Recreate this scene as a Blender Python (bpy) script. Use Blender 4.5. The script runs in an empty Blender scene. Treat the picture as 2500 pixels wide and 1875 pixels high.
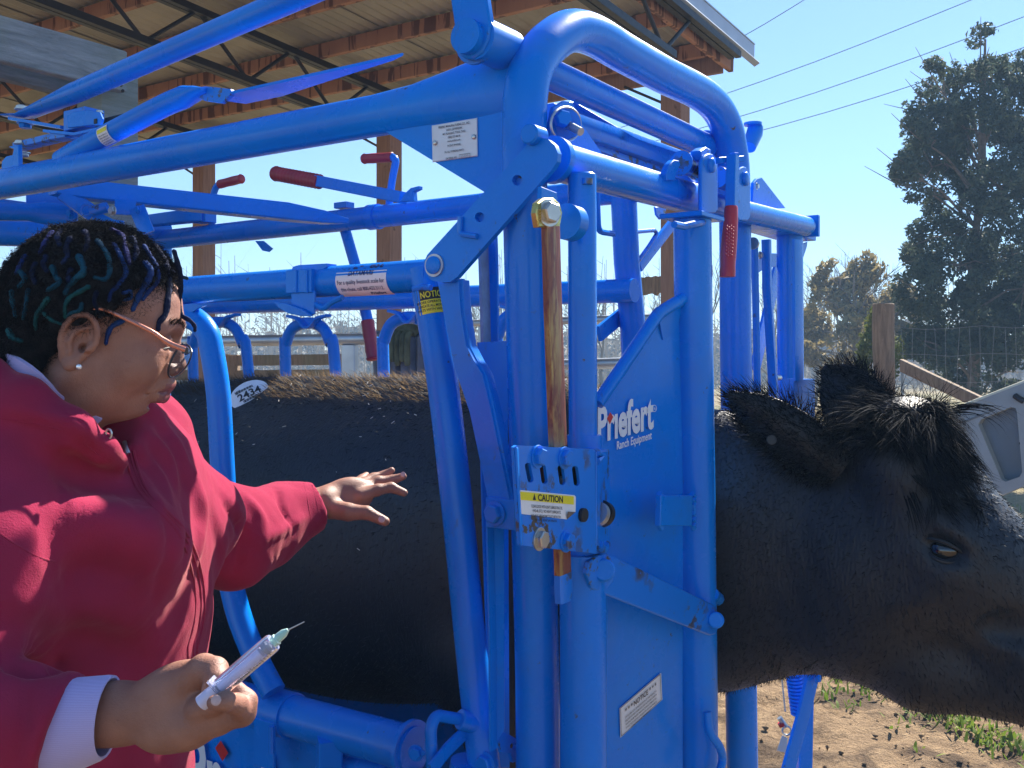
import bpy, bmesh, math, random
import numpy as np
from mathutils import Vector, Matrix, noise
from mathutils.geometry import tessellate_polygon
R = math.radians
random.seed(7)
rng = np.random.default_rng(11)
scene = bpy.context.scene
col = scene.collection

# ------------------------------------------------------------------ camera, sky, sun, exposure
CAM_Z = 1.5
FPX, HORIZ = 2500.0, 888.0          # focal length and horizon row, in photograph pixels
cam_data = bpy.data.cameras.new('camera')
cam_data.sensor_width = 36.0
cam_data.lens = 36.0
cam_data.shift_y = -(937.5 - HORIZ) / 2500.0
cam_data.clip_start = 0.05
cam_data.clip_end = 2000.0
camera = bpy.data.objects.new('camera', cam_data)
camera.location = (0, 0, CAM_Z)
camera.rotation_euler = (R(90), 0, 0)
col.objects.link(camera)
scene.camera = camera

SUN_AZ, SUN_EL = 33.0, 43.0         # degrees: azimuth clockwise from +Y, elevation
world = bpy.data.worlds.new('World')
scene.world = world
world.use_nodes = True
wn = world.node_tree
wn.nodes.clear()
w_out = wn.nodes.new('ShaderNodeOutputWorld')
w_bg = wn.nodes.new('ShaderNodeBackground')
w_sky = wn.nodes.new('ShaderNodeTexSky')
w_sky.sky_type = 'NISHITA'
w_sky.sun_disc = False
w_sky.sun_elevation = R(SUN_EL)
w_sky.sun_rotation = R(SUN_AZ)
w_sky.air_density = 1.0
w_sky.dust_density = 0.12
w_sky.ozone_density = 7.0
w_bg.inputs['Strength'].default_value = 0.060
wn.links.new(w_sky.outputs[0], w_bg.inputs['Color'])
wn.links.new(w_bg.outputs[0], w_out.inputs['Surface'])
sun_data = bpy.data.lights.new('sun', 'SUN')
sun_data.energy = 5.0
sun_data.angle = R(0.5)
sun_data.color = (1.0, 0.93, 0.82)
sun = bpy.data.objects.new('sun', sun_data)
sun_dir = Vector((math.sin(R(SUN_AZ)) * math.cos(R(SUN_EL)), math.cos(R(SUN_AZ)) * math.cos(R(SUN_EL)), math.sin(R(SUN_EL))))
sun.rotation_euler = sun_dir.to_track_quat('Z', 'Y').to_euler()
sun.location = (6, 10, 9)
col.objects.link(sun)
scene.view_settings.view_transform = 'Standard'
scene.view_settings.look = 'None'
scene.view_settings.exposure = 1.70
scene.view_settings.gamma = 1.0
scene.cycles.max_bounces = 6
scene.cycles.use_denoising = True
scene.cycles.transparent_max_bounces = 12

# ------------------------------------------------------------------ placing helpers
# the chute stands on two axes: sdir runs back along it (towards the tail), wdir runs across it
O2 = Vector((0.03, 1.80, 0.0))
sdir = Vector((-0.8257, 0.5641, 0.0))
wdir = Vector((0.5641, 0.8257, 0.0))
UP = Vector((0, 0, 1))

def C(a, b, z):
    return O2 + sdir * a + wdir * b + UP * z

def P(px, py, Y):
    return Vector(((px - 1250) / FPX * Y, Y, CAM_Z + (HORIZ - py) / FPX * Y))

def S(px, py, b):
    """point on the upright plane that runs along the chute at distance b across it"""
    k = (px - 1250) / FPX
    a = -(O2.x + b * wdir.x - k * (O2.y + b * wdir.y)) / (sdir.x - k * sdir.y)
    return P(px, py, O2.y + a * sdir.y + b * wdir.y)

def F(px, py, a):
    """point on the upright plane that runs across the chute at distance a along it"""
    k = (px - 1250) / FPX
    b = -(O2.x + a * sdir.x - k * (O2.y + a * sdir.y)) / (wdir.x - k * wdir.y)
    return P(px, py, O2.y + a * sdir.y + b * wdir.y)

# ------------------------------------------------------------------ object helpers
def tag(o, label=None, category=None, group=None, kind=None):
    if label: o['label'] = label
    if category: o['category'] = category
    if group: o['group'] = group
    if kind: o['kind'] = kind
    return o

def thing(name, loc, label, category, group=None):
    o = bpy.data.objects.new(name, None)
    o.location = loc
    o.empty_display_size = 0.1
    col.objects.link(o)
    return tag(o, label, category, group)

def world_loc(o):
    v = Vector(o.location)
    while o.parent:
        o = o.parent
        v = v + Vector(o.location)
    return v

def mesh_obj(name, verts, faces, mat=None, parent=None, smooth=True, angle=40, origin=None):
    vv = np.asarray([tuple(v) for v in verts], dtype=float) if not isinstance(verts, np.ndarray) else verts.astype(float)
    if origin is None:
        origin = (vv.min(0) + vv.max(0)) * 0.5 if parent is not None else np.array([(vv[:, 0].min() + vv[:, 0].max()) / 2, (vv[:, 1].min() + vv[:, 1].max()) / 2, vv[:, 2].min()])
    origin = np.asarray(tuple(origin))
    me = bpy.data.meshes.new(name)
    loc = vv - origin
    if isinstance(faces, np.ndarray):
        n, k = faces.shape
        me.vertices.add(len(loc)); me.vertices.foreach_set('co', loc.astype(np.float32).ravel())
        me.loops.add(n * k); me.loops.foreach_set('vertex_index', faces.astype(np.int32).ravel())
        me.polygons.add(n); me.polygons.foreach_set('loop_start', np.arange(0, n * k, k, dtype=np.int32))
        me.polygons.foreach_set('loop_total', np.full(n, k, dtype=np.int32))
        me.update(calc_edges=True)
    else:
        me.from_pydata([tuple(v) for v in loc], [], [tuple(f) for f in faces])
        me.update()
    if smooth:
        me.polygons.foreach_set('use_smooth', np.ones(len(me.polygons), dtype=bool))
        if angle is not None:
            me.set_sharp_from_angle(angle=R(angle))
    if mat: me.materials.append(mat)
    o = bpy.data.objects.new(name, me)
    col.objects.link(o)
    if parent is not None:
        o.parent = parent
        o.location = Vector(origin) - world_loc(parent)
    else:
        o.location = Vector(origin)
    return o

class MB:
    """collects pieces of one mesh"""
    def __init__(self): self.v = []; self.f = []
    def add(self, vf):
        v, f = vf
        n = len(self.v)
        self.v += [Vector(x) for x in v]
        self.f += [tuple(i + n for i in q) for q in f]
        return self
    def build(self, name, mat, parent=None, **kw):
        return mesh_obj(name, self.v, self.f, mat, parent, **kw)

def frames(pts, up=UP):
    """tangent, side, up for each point of a path (parallel transport)"""
    n = len(pts); T = []
    for i in range(n):
        a = pts[max(i - 1, 0)]; b = pts[min(i + 1, n - 1)]
        t = (b - a); t = t.normalized() if t.length > 1e-9 else Vector((0, 0, 1)); T.append(t)
    u = up - T[0] * up.dot(T[0])
    if u.length < 1e-3:
        u = Vector((0, 1, 0)) - T[0] * T[0].y
    u.normalize(); out = []
    for t in T:
        u = u - t * u.dot(t); u.normalize()
        out.append((t, t.cross(u).normalized(), u.copy()))
    return out

def sweep(pts, r, n=16, caps=True, up=UP, sec=None, bevel=0.0):
    """tube along pts. r: number, list, or list of (side, up) half sizes. sec: unit section points"""
    pts = [Vector(p) for p in pts]
    m = len(pts)
    rr = r if isinstance(r, list) else [r] * m
    rr = [(x, x) if not isinstance(x, (tuple, list)) else x for x in rr]
    if sec is None:
        sec = [(math.cos(2 * math.pi * k / n), math.sin(2 * math.pi * k / n)) for k in range(n)]
    n = len(sec)
    fr = frames(pts, up)
    rings = []
    for p, (t, sd, u), q in zip(pts, fr, rr):
        rings.append([p + sd * (q[0] * cx) + u * (q[1] * cy) for cx, cy in sec])
    if caps and bevel > 0:
        t0 = fr[0][0]; t1 = fr[-1][0]
        def shrink(ring, c, k, off): return [c + (v - c) * k + off for v in ring]
        k = 1 - bevel / max(max(rr[0]), 1e-6)
        rings.insert(0, shrink(rings[0], pts[0], k, -t0 * bevel))
        k = 1 - bevel / max(max(rr[-1]), 1e-6)
        rings.append(shrink(rings[-1], pts[-1], k, t1 * bevel))
    v = [x for ring in rings for x in ring]; f = []
    for i in range(len(rings) - 1):
        for k in range(n):
            k2 = (k + 1) % n
            f.append((i * n + k, i * n + k2, (i + 1) * n + k2, (i + 1) * n + k))
    if caps:
        f.append(tuple(range(n - 1, -1, -1)))
        b = (len(rings) - 1) * n
        f.append(tuple(range(b, b + n)))
    return v, f

SQ = [(c * (1 - e), d * (1 - g)) for c, d, e, g in
      [(1, 1, 0, .16), (1, 1, .16, 0), (-1, 1, .16, 0), (-1, 1, 0, .16), (-1, -1, 0, .16), (-1, -1, .16, 0), (1, -1, .16, 0), (1, -1, 0, .16)]]

def fillet(pts, rad, seg=6):
    pts = [Vector(p) for p in pts]
    if not isinstance(rad, (list, tuple)): rad = [rad] * len(pts)
    out = [pts[0]]
    for i in range(1, len(pts) - 1):
        a, b, c = pts[i - 1], pts[i], pts[i + 1]
        d1 = (a - b); d2 = (c - b); l = min(rad[i], d1.length * .49, d2.length * .49)
        p1 = b + d1.normalized() * l; p2 = b + d2.normalized() * l
        for k in range(seg + 1):
            t = k / seg
            out.append(p1 * (1 - t) ** 2 + b * 2 * t * (1 - t) + p2 * t ** 2)
    out.append(pts[-1])
    return out

def spline(pts, sub=6):
    """Catmull-Rom through pts"""
    pts = [Vector(p) for p in pts]
    q = [pts[0] * 2 - pts[1]] + pts + [pts[-1] * 2 - pts[-2]]
    out = []
    for i in range(1, len(q) - 2):
        for k in range(sub):
            t = k / sub
            a, b, c, d = q[i - 1], q[i], q[i + 1], q[i + 2]
            out.append(0.5 * ((2 * b) + (c - a) * t + (2 * a - 5 * b + 4 * c - d) * t * t + (3 * b - a - 3 * c + d) * t ** 3))
    out.append(pts[-1])
    return out

def plate(pts, th, normal=None, bevel=0.0012, holes=()):
    """flat plate with thickness th behind its face; normal points to the viewer's side"""
    pts = [Vector(p) for p in pts]
    n = Vector((0, 0, 0))
    for i in range(len(pts)):
        n += pts[i].cross(pts[(i + 1) % len(pts)])
    n.normalize()
    c = sum(pts, Vector()) / len(pts)
    if normal is not None:
        if n.dot(normal) < 0:
            pts = pts[::-1]; n = -n
    loops = [pts] + [[Vector(p) for p in h] for h in holes]
    loops = [[p - n * (p - c).dot(n) for p in L] for L in loops]
    v = []; f = []
    tri = tessellate_polygon(loops)
    flat = [p for L in loops for p in L]
    m = len(flat)
    k = bevel if not holes else 0
    if k:
        inset = []
        L = loops[0]; q = len(L)
        for i in range(q):
            d1 = (L[i] - L[i - 1]).normalized(); d2 = (L[(i + 1) % q] - L[i]).normalized()
            s1 = n.cross(d1); s2 = n.cross(d2); h = (s1 + s2)
            h = h.normalized() / max(0.4, math.sqrt(max(0.05, (1 + s1.dot(s2)) / 2)))
            inset.append(L[i] + h * k)
        top = inset; ring1 = [p - n * k for p in L]; ring2 = [p - n * (th - k) for p in L]; bot = [p - n * th for p in inset]
        v = top + ring1 + ring2 + bot
        for j in range(3):
            for i in range(q):
                i2 = (i + 1) % q
                f.append((j * q + i, (j + 1) * q + i, (j + 1) * q + i2, j * q + i2))
        for t in tri:
            f.append(orient(t, flat, n)); f.append(tuple(3 * q + i for i in orient(t, flat, -n)))
        return v, f
    v = flat + [p - n * th for p in flat]
    for t in tri:
        f.append(orient(t, flat, n)); f.append(tuple(m + i for i in orient(t, flat, -n)))
    b = 0
    for L in loops:
        q = len(L)
        for i in range(q):
            i2 = (i + 1) % q
            f.append((b + i, m + b + i, m + b + i2, b + i2))
        b += q
    return v, f

def orient(t, pts, n):
    a, b, c = (pts[i] for i in t)
    return tuple(t) if (b - a).cross(c - a).dot(n) > 0 else tuple(reversed(t))

def box(c, ax, ay, az, hx, hy, hz, bev=0.0015):
    c = Vector(c); ax = Vector(ax).normalized(); ay = Vector(ay).normalized(); az = Vector(az).normalized()
    p = [c + ax * (sx * hx) + ay * (sy * hy) - az * hz for sx, sy in ((1, 1), (-1, 1), (-1, -1), (1, -1))]
    q = [x + az * (2 * hz) for x in p]
    return plate(q, 2 * hz, az, bev)

def cyl(p0, p1, r, n=20, bevel=0.001):
    return sweep([Vector(p0), Vector(p1)], r, n, bevel=bevel)

def axes_of(d):
    d = Vector(d).normalized()
    u = UP if abs(d.z) < .9 else Vector((1, 0, 0))
    s_ = d.cross(u).normalized()
    return d, s_, s_.cross(d).normalized()

def hexbolt(p, d, r, h=None, washer=True, rot=0.2):
    """hexagon bolt head with washer at p, sticking out along d"""
    d, s_, u = axes_of(d); p = Vector(p); h = h or r * .7
    m = MB()
    if washer: m.add(cyl(p, p + d * (r * .18), r * 1.3, 20, .0004))
    b = p + d * (r * .18)
    sec = [(math.cos(rot + k * math.pi / 3), math.sin(rot + k * math.pi / 3)) for k in range(6)]
    rings = [(0, 1), (h * .8, 1), (h, .86)]
    v = []; f = []
    for off, k in rings:
        v += [b + d * off + s_ * (r * k * x) + u * (r * k * y) for x, y in sec]
    for i in range(2):
        for k in range(6):
            f.append((i * 6 + k, i * 6 + (k + 1) % 6, i * 6 + 6 + (k + 1) % 6, i * 6 + 6 + k))
    f.append(tuple(range(12, 18)))
    m.add((v, f))
    return m

def dome(p, d, r, h, n=18):
    d, s_, u = axes_of(d); p = Vector(p)
    prof = [(0, 1), (h * .55, 1), (h * .8, .88), (h * .95, .6), (h, .15)]
    v = []; f = []
    for off, k in prof:
        v += [p + d * off + s_ * (r * k * math.cos(2 * math.pi * i / n)) + u * (r * k * math.sin(2 * math.pi * i / n)) for i in range(n)]
    for j in range(len(prof) - 1):
        for i in range(n):
            f.append((j * n + i, j * n + (i + 1) % n, j * n + n + (i + 1) % n, j * n + n + i))
    f.append(tuple(range((len(prof) - 1) * n, len(prof) * n)))
    return v, f

def capsule2d(p, q, r, k=8):
    """outline of a bar with round ends in the plane spanned by p->q and its upright normal; p, q are 2-D"""
    ang = math.atan2(q[1] - p[1], q[0] - p[0]); out = []
    for i in range(k + 1):
        t = ang - math.pi / 2 + math.pi * i / k; out.append((q[0] + r * math.cos(t), q[1] + r * math.sin(t)))
    for i in range(k + 1):
        t = ang + math.pi / 2 + math.pi * i / k; out.append((p[0] + r * math.cos(t), p[1] + r * math.sin(t)))
    return out

# ------------------------------------------------------------------ lettering
def text_shape(s, size=1.0, bold=0.0, align='LEFT', shear=0.0):
    cu = bpy.data.curves.new('lettering', 'FONT')
    cu.body = s; cu.size = size; cu.align_x = align; cu.offset = bold * size; cu.shear = shear
    cu.resolution_u = 3; cu.fill_mode = 'FRONT'
    o = bpy.data.objects.new('lettering', cu)
    me = o.to_mesh()
    v = np.zeros(len(me.vertices) * 3); me.vertices.foreach_get('co', v); v = v.reshape(-1, 3)[:, :2].copy()
    f = [tuple(p.vertices) for p in me.polygons]
    o.to_mesh_clear(); bpy.data.objects.remove(o); bpy.data.curves.remove(cu)
    return v, f

def lettering(s, mat, parent, at, height, bold=0.0, align='CENTER', width=None, shear=0.0, name='lettering'):
    """flat print: at(x, y) maps sheet coordinates (metres) to a point on the surface; returns the object"""
    v, f = text_shape(s, 1.0, bold, align, shear)
    if len(v) == 0: return None
    cap = 0.70
    k = height / cap
    xs = k
    if width:
        xs = width / max(1e-6, v[:, 0].max() - v[:, 0].min())
        off = -(v[:, 0].max() + v[:, 0].min()) / 2 if align == 'CENTER' else -v[:, 0].min()
        v[:, 0] += off
    pts = [at(x * xs, y * k) for x, y in v]
    return mesh_obj(name, pts, f, mat, parent, smooth=False)

def sheet_map(origin, right, up, lift=0.0012):
    right = Vector(right).normalized(); up = Vector(up).normalized()
    n = right.cross(up).normalized()
    o = Vector(origin) + n * lift
    return lambda x, y: o + right * x + up * y

# ------------------------------------------------------------------ materials
MATS = {}
class NT:
    def __init__(self, name):
        self.m = bpy.data.materials.new(name); self.m.use_nodes = True
        self.t = self.m.node_tree; self.t.nodes.clear()
        self.out = self.n('OutputMaterial'); self.bsdf = self.n('BsdfPrincipled')
        self.l(self.bsdf.outputs[0], self.out.inputs['Surface'])
        self.geo = self.n('NewGeometry')
        MATS[name] = self.m
    def n(self, kind, **kw):
        x = self.t.nodes.new('ShaderNode' + kind)
        for k, v in kw.items(): setattr(x, k, v)
        return x
    def l(self, a, b): self.t.links.new(a, b)
    def noise(self, scale, detail=4, rough=.55, vec=None, stretch=None, dist=0.0):
        x = self.n('TexNoise'); x.inputs['Scale'].default_value = scale; x.inputs['Detail'].default_value = detail
        x.inputs['Roughness'].default_value = rough; x.inputs['Distortion'].default_value = dist
        v = vec or self.geo.outputs['Position']
        if stretch:
            mp = self.n('Mapping'); mp.inputs['Scale'].default_value = stretch; self.l(v, mp.inputs[0]); v = mp.outputs[0]
        self.l(v, x.inputs['Vector'])
        return x.outputs['Fac']
    def ramp(self, fac, stops):
        x = self.n('ValToRGB'); cr = x.color_ramp
        while len(cr.elements) < len(stops): cr.elements.new(0.5)
        for e, (p, c) in zip(cr.elements, stops):
            e.position = p; e.color = (c, c, c, 1) if isinstance(c, (int, float)) else (*c, 1)
        self.l(fac, x.inputs[0])
        return x.outputs[0]
    def mix(self, fac, a, b, mode='MIX'):
        x = self.n('MixRGB', blend_type=mode)
        for i, q in ((0, fac), (1, a), (2, b)):
            if isinstance(q, (int, float)): x.inputs[i].default_value = q
            elif isinstance(q, (tuple, list)): x.inputs[i].default_value = (*q, 1)
            else: self.l(q, x.inputs[i])
        return x.outputs[0]
    def math(self, op, a, b=None):
        x = self.n('Math', operation=op)
        for i, q in ((0, a), (1, b)):
            if q is None: continue
            if isinstance(q, (int, float)): x.inputs[i].default_value = q
            else: self.l(q, x.inputs[i])
        return x.outputs[0]
    def set(self, **kw):
        names = dict(color='Base Color', rough='Roughness', metal='Metallic', spec='Specular IOR Level', coat='Coat Weight',
                     coat_rough='Coat Roughness', sheen='Sheen Weight', sheen_rough='Sheen Roughness', sheen_tint='Sheen Tint', trans='Transmission Weight', alpha='Alpha',
                     sss='Subsurface Weight', ior='IOR')
        for k, q in kw.items():
            i = self.bsdf.inputs[names[k]]
            if isinstance(q, (int, float)): i.default_value = q
            elif isinstance(q, (tuple, list)): i.default_value = (*q, 1) if len(q) == 3 else q
            else: self.l(q, i)
        return self
    def bump(self, h, strength=.3, dist=.01):
        b = self.n('Bump'); b.inputs['Strength'].default_value = strength; b.inputs['Distance'].default_value = dist
        self.l(h, b.inputs['Height']); self.l(b.outputs[0], self.bsdf.inputs['Normal'])
        return self

def simple(name, color, rough=.5, metal=0.0, var=.15, scale=8.0, bump=0.0, bscale=60.0, bdist=.003, spec=.5):
    k = NT(name)
    nz = k.noise(scale, 5)
    c = k.mix(k.ramp(nz, [(.3, 0.0), (.7, 1.0)]), tuple(x * (1 - var) for x in color), tuple(min(1, x * (1 + var)) for x in color))
    k.set(color=c, metal=metal, spec=spec)
    k.set(rough=k.math('ADD', k.math('MULTIPLY', k.noise(scale * 3, 4), .25), max(.02, rough - .125)))
    if bump: k.bump(k.noise(bscale, 5), bump, bdist)
    return k.m

# blue powder-coat paint, scuffed
k = NT('blue_paint')
n1 = k.noise(2.2, 5, .6); n2 = k.noise(38, 6, .65); n3 = k.noise(9, 5, .6); n4 = k.noise(140, 3)
base = k.mix(k.ramp(n1, [(.35, 0.0), (.7, 1.0)]), (.0, .180, .74), (.0, .230, .82))
n5 = k.noise(1.3, 8, .75, dist=.6)
dust = k.mix(k.ramp(n3, [(.52, 0.0), (.80, .22)]), base, (.13, .19, .30))
dust = k.mix(k.ramp(n5, [(.60, 0.0), (.72, .30)]), dust, (.05, .075, .12))
n6 = k.noise(17, 9, .8, stretch=(1, 1, .45), dist=.4)
dust = k.mix(k.math('MULTIPLY', k.ramp(n6, [(.60, 0.0), (.66, .75)]), k.ramp(n5, [(.50, 0.0), (.62, 1.0)])), dust, (.085, .085, .08))
chip = k.math('MULTIPLY', k.ramp(n2, [(.66, 0.0), (.685, 1.0)]), k.ramp(n3, [(.48, 0.0), (.56, 1.0)]))
colr = k.mix(chip, dust, (.07, .07, .075))
k.set(color=colr, rough=k.ramp(n3, [(.3, .20), (.75, .38)]), spec=.26, coat=.09, coat_rough=.04)
k.bump(k.math('ADD', n4, k.math('MULTIPLY', chip, -1.5)), .06, .002)
BLUE = k.m
# worn paint round the bearings
k = NT('worn_blue_paint')
n1 = k.noise(30, 8, .7); n3 = k.noise(7, 4, .6)
chip = k.math('MULTIPLY', k.ramp(n1, [(.53, 0.0), (.56, 1.0)]), k.ramp(n3, [(.42, 0.0), (.56, 1.0)]))
colr = k.mix(chip, (.0, .195, .76), (.11, .10, .09))
k.set(color=colr, rough=.34, metal=k.math('MULTIPLY', chip, .6), coat=.12, coat_rough=.08)
k.bump(k.math('MULTIPLY', chip, -1.0), .25, .002)
WORN = k.m
# greased zinc lock bar
k = NT('greased_zinc')
n1 = k.noise(14, 7, .65, stretch=(2.2, 2.2, .28), dist=.8); n2 = k.noise(60, 5, .6, stretch=(1, 1, .25), dist=1.5)
c = k.mix(k.ramp(n1, [(.40, 0.0), (.56, 1.0)]), (.40, .31, .12), (.20, .055, .035))
c = k.mix(k.ramp(n2, [(.5, 0.0), (.62, .75)]), c, (.13, .03, .035))
k.set(color=c, rough=k.ramp(n1, [(.4, .25), (.6, .55)]), metal=k.ramp(n1, [(.4, .75), (.58, .05)]))
k.bump(n2, .35, .003)
GREASE = k.m
ZINC = simple('zinc_plate', (.55, .54, .50), .32, .85, .12, 30)
YZINC = simple('yellow_zinc', (.50, .42, .14), .3, .8, .2, 30)
GALV = simple('galvanised_steel', (.46, .50, .54), .42, .7, .14, 6, .1, 40)
DARKSTEEL = simple('dark_steel', (.020, .019, .022), .5, .3, .2, 10)
BLACKGAP = simple('rubber_and_gap_black', (.012, .013, .016), .6, 0, .2, 10)
RED = simple('red_vinyl', (.42, .022, .045), .42, 0, .12, 20, .05, 120)
WHITE = simple('white_decal', (.78, .79, .80), .4, 0, .05, 30)
SILVER = simple('name_plate_aluminium', (.62, .63, .64), .38, .35, .06, 20)
YEL = simple('yellow_decal', (.80, .70, .02), .4, 0, .05, 20)
BLACK = simple('black_print', (.012, .012, .014), .5, 0, .05, 20)
NAVY = simple('navy_print', (.008, .02, .12), .5, 0, .05, 20)
REDP = simple('red_print', (.52, .015, .02), .4, 0, .05, 20)
WHITEP = simple('white_print', (.72, .76, .82), .4, 0, .04, 20)
HAZE = .0040
# ================================================================== materials of the place
k = NT('ground_soil')
pos = k.geo.outputs['Position']
sep = k.n('SeparateXYZ'); k.l(pos, sep.inputs[0])
n1 = k.noise(.9, 6, .6); n2 = k.noise(14, 8, .7); n3 = k.noise(70, 5, .7); n4 = k.noise(.16, 4, .5)
dirt = k.mix(k.ramp(n2, [(.3, 0.0), (.7, 1.0)]), (.17, .11, .065), (.42, .29, .17))
dirt = k.mix(k.ramp(n3, [(.55, 0.0), (.75, .6)]), dirt, (.50, .36, .22))
n7 = k.noise(3.2, 6, .65, dist=.5)
dirt = k.mix(k.ramp(n7, [(.50, 0.0), (.60, .75)]), dirt, (.075, .050, .035))  # dark patches: moist soil, and shadows put into the colour
straw = k.mix(k.ramp(n2, [(.3, 0.0), (.7, 1.0)]), (.20, .15, .075), (.36, .29, .16))
grass = k.mix(k.ramp(n3, [(.35, 0.0), (.65, 1.0)]), (.07, .11, .025), (.20, .19, .07))
field = k.mix(k.ramp(n4, [(.45, 0.0), (.62, .55)]), straw, grass)
far = k.math('ADD', sep.outputs['Y'], k.math('MULTIPLY', k.math('SUBTRACT', n1, .5), 5.0))
fm = k.n('MapRange'); fm.inputs['From Min'].default_value = 7.0; fm.inputs['From Max'].default_value = 9.5; k.l(far, fm.inputs['Value'])
k.set(color=k.mix(fm.outputs[0], dirt, field), rough=.95, spec=.15)
k.bump(k.math('ADD', k.math('MULTIPLY', n2, 2.0), n3), .9, .03)
GROUND = k.m
k = NT('treated_pine')
st1 = k.noise(1.0, 4, .6, stretch=(14, 14, 1.5), dist=.6); st2 = k.noise(3, 6, .65, stretch=(2.4, 2.4, .5), dist=.5)
c = k.mix(k.ramp(st2, [(.25, 0.0), (.75, 1.0)]), (.29, .135, .078), (.41, .215, .125))
c = k.mix(k.ramp(st1, [(.53, 0.0), (.565, .85)]), c, (.07, .024, .015))
k.set(color=c, rough=.75); k.bump(st2, .25, .01)
PINE = k.m
k = NT('weathered_timber')
w1 = k.noise(5, 7, .7, stretch=(1.2, 1.2, 9), dist=.4); w2 = k.noise(2.2, 4)
c = k.mix(k.ramp(w1, [(.3, 0.0), (.7, 1.0)]), (.15, .17, .17), (.34, .36, .36))
c = k.mix(k.ramp(w2, [(.45, 0.0), (.68, .5)]), c, (.20, .25, .17))
k.set(color=c, rough=.85); k.bump(w1, .5, .01)
TIMBER = k.m
k = NT('post_timber')
w1 = k.noise(7, 7, .7, stretch=(6, 6, .8), dist=.6); w2 = k.noise(3, 4)
c = k.mix(k.ramp(w1, [(.3, 0.0), (.7, 1.0)]), (.11, .075, .05), (.30, .21, .14))
c = k.mix(k.ramp(w2, [(.5, 0.0), (.7, .5)]), c, (.16, .17, .10))
k.set(color=c, rough=.9); k.bump(w1, .6, .012)
POSTWOOD = k.m
k = NT('barn_post_timber')
w1 = k.noise(6, 7, .7, stretch=(7, 7, .6), dist=.5); w2 = k.noise(9, 3, .5)
c = k.mix(k.ramp(w1, [(.3, 0.0), (.7, 1.0)]), (.20, .105, .07), (.33, .19, .13))
c = k.mix(k.ramp(w2, [(.68, 0.0), (.72, .8)]), c, (.07, .03, .02))
k.set(color=c, rough=.8); k.bump(w1, .4, .008)
BARNPOST = k.m
ROOFMETAL = simple('roof_sheet_metal', (.30, .285, .24), .5, .3, .3, 1.6, .15, 25)
TRIM = simple('roof_trim', (.34, .41, .50), .4, .1, .08, 6)
WIRE = simple('fence_wire', (.26, .27, .27), .5, .6, .1, 10)
LINE = simple('power_wire', (.10, .12, .15), .6, 0, .1, 1)
BARK = simple('tree_bark', (.15, .12, .095), .9, 0, .35, 18, .6, 30, .02)
TWIG = simple('bare_twig', (.17, .145, .12), .9, 0, .25, 3)
def leaf_mat(name, c1, c2, c3):
    k = NT(name)
    n1 = k.noise(1.1, 4); n2 = k.noise(23, 3)
    c = k.mix(k.ramp(n1, [(.35, 0.0), (.65, 1.0)]), c1, c2)
    c = k.mix(k.ramp(n2, [(.5, 0.0), (.75, .7)]), c, c3)
    k.set(color=c, rough=.7, spec=.2)
    tr = k.n('BsdfTranslucent'); k.l(c, tr.inputs['Color'])
    mx = k.n('MixShader'); mx.inputs[0].default_value = .3
    k.l(k.bsdf.outputs[0], mx.inputs[1]); k.l(tr.outputs[0], mx.inputs[2]); k.l(mx.outputs[0], k.out.inputs['Surface'])
    return k.m
CEDAR = leaf_mat('cedar_foliage', (.060, .090, .066), (.088, .112, .066), (.16, .14, .07))
OLIVE = leaf_mat('olive_foliage', (.20, .165, .07), (.32, .25, .10), (.42, .32, .13))
YOUNGCEDAR = leaf_mat('young_cedar_foliage', (.07, .11, .025), (.13, .15, .03), (.20, .17, .05))
WEED = leaf_mat('weed_leaf', (.10, .17, .02), (.17, .24, .03), (.30, .30, .07))
WOODS = leaf_mat('woodland_brush', (.13, .105, .07), (.17, .135, .085), (.21, .155, .09))

# ================================================================== ground, one sheet to the horizon
gx = np.unique(np.concatenate([np.array([-400, -200, -100, -60, -40, -25, -15, -10, -7, -5]), np.arange(-4, .6, .35), np.arange(.6, 3.2, .035), np.arange(3.2, 8, .4), np.array([10, 15, 25, 40, 60, 100, 200, 400])]))
gy = np.unique(np.concatenate([np.array([-60, -25, -12, -6, -3, -1]), np.arange(0, 3.0, .35), np.arange(3.0, 7.5, .04), np.arange(7.5, 20, .5), np.array([22, 26, 32, 40, 55, 80, 120, 200, 400, 700])]))
GXm, GYm = np.meshgrid(gx, gy, indexing='ij')
gz = np.zeros_like(GXm)
for i in range(GXm.shape[0]):
    for j in range(GXm.shape[1]):
        x, y = GXm[i, j], GYm[i, j]
        if .3 < x < 4 and 2.8 < y < 8:
            a = (.5 - abs(noise.noise((x * 4.5, y * 4.5, 0)))) * .05 + noise.noise((x * 11, y * 11, 3)) * .026 + abs(noise.noise((x * 26, y * 26, 7))) * .018 + noise.noise((x * 2, y * 2, 5)) * .02 - .025
            gz[i, j] = a
        elif y < 60 and abs(x) < 60:
            gz[i, j] = noise.noise((x * .4, y * .4, 0)) * .02
nx_, ny_ = GXm.shape
gv = np.stack([GXm, GYm, gz], -1).reshape(-1, 3)
ii, jj = np.meshgrid(np.arange(nx_ - 1), np.arange(ny_ - 1), indexing='ij')
a_ = (ii * ny_ + jj).ravel()
gf = np.stack([a_, a_ + ny_, a_ + ny_ + 1, a_ + 1], -1)
tag(mesh_obj('ground', gv, gf, GROUND, origin=(0, 0, 0), angle=None), kind='structure')

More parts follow.
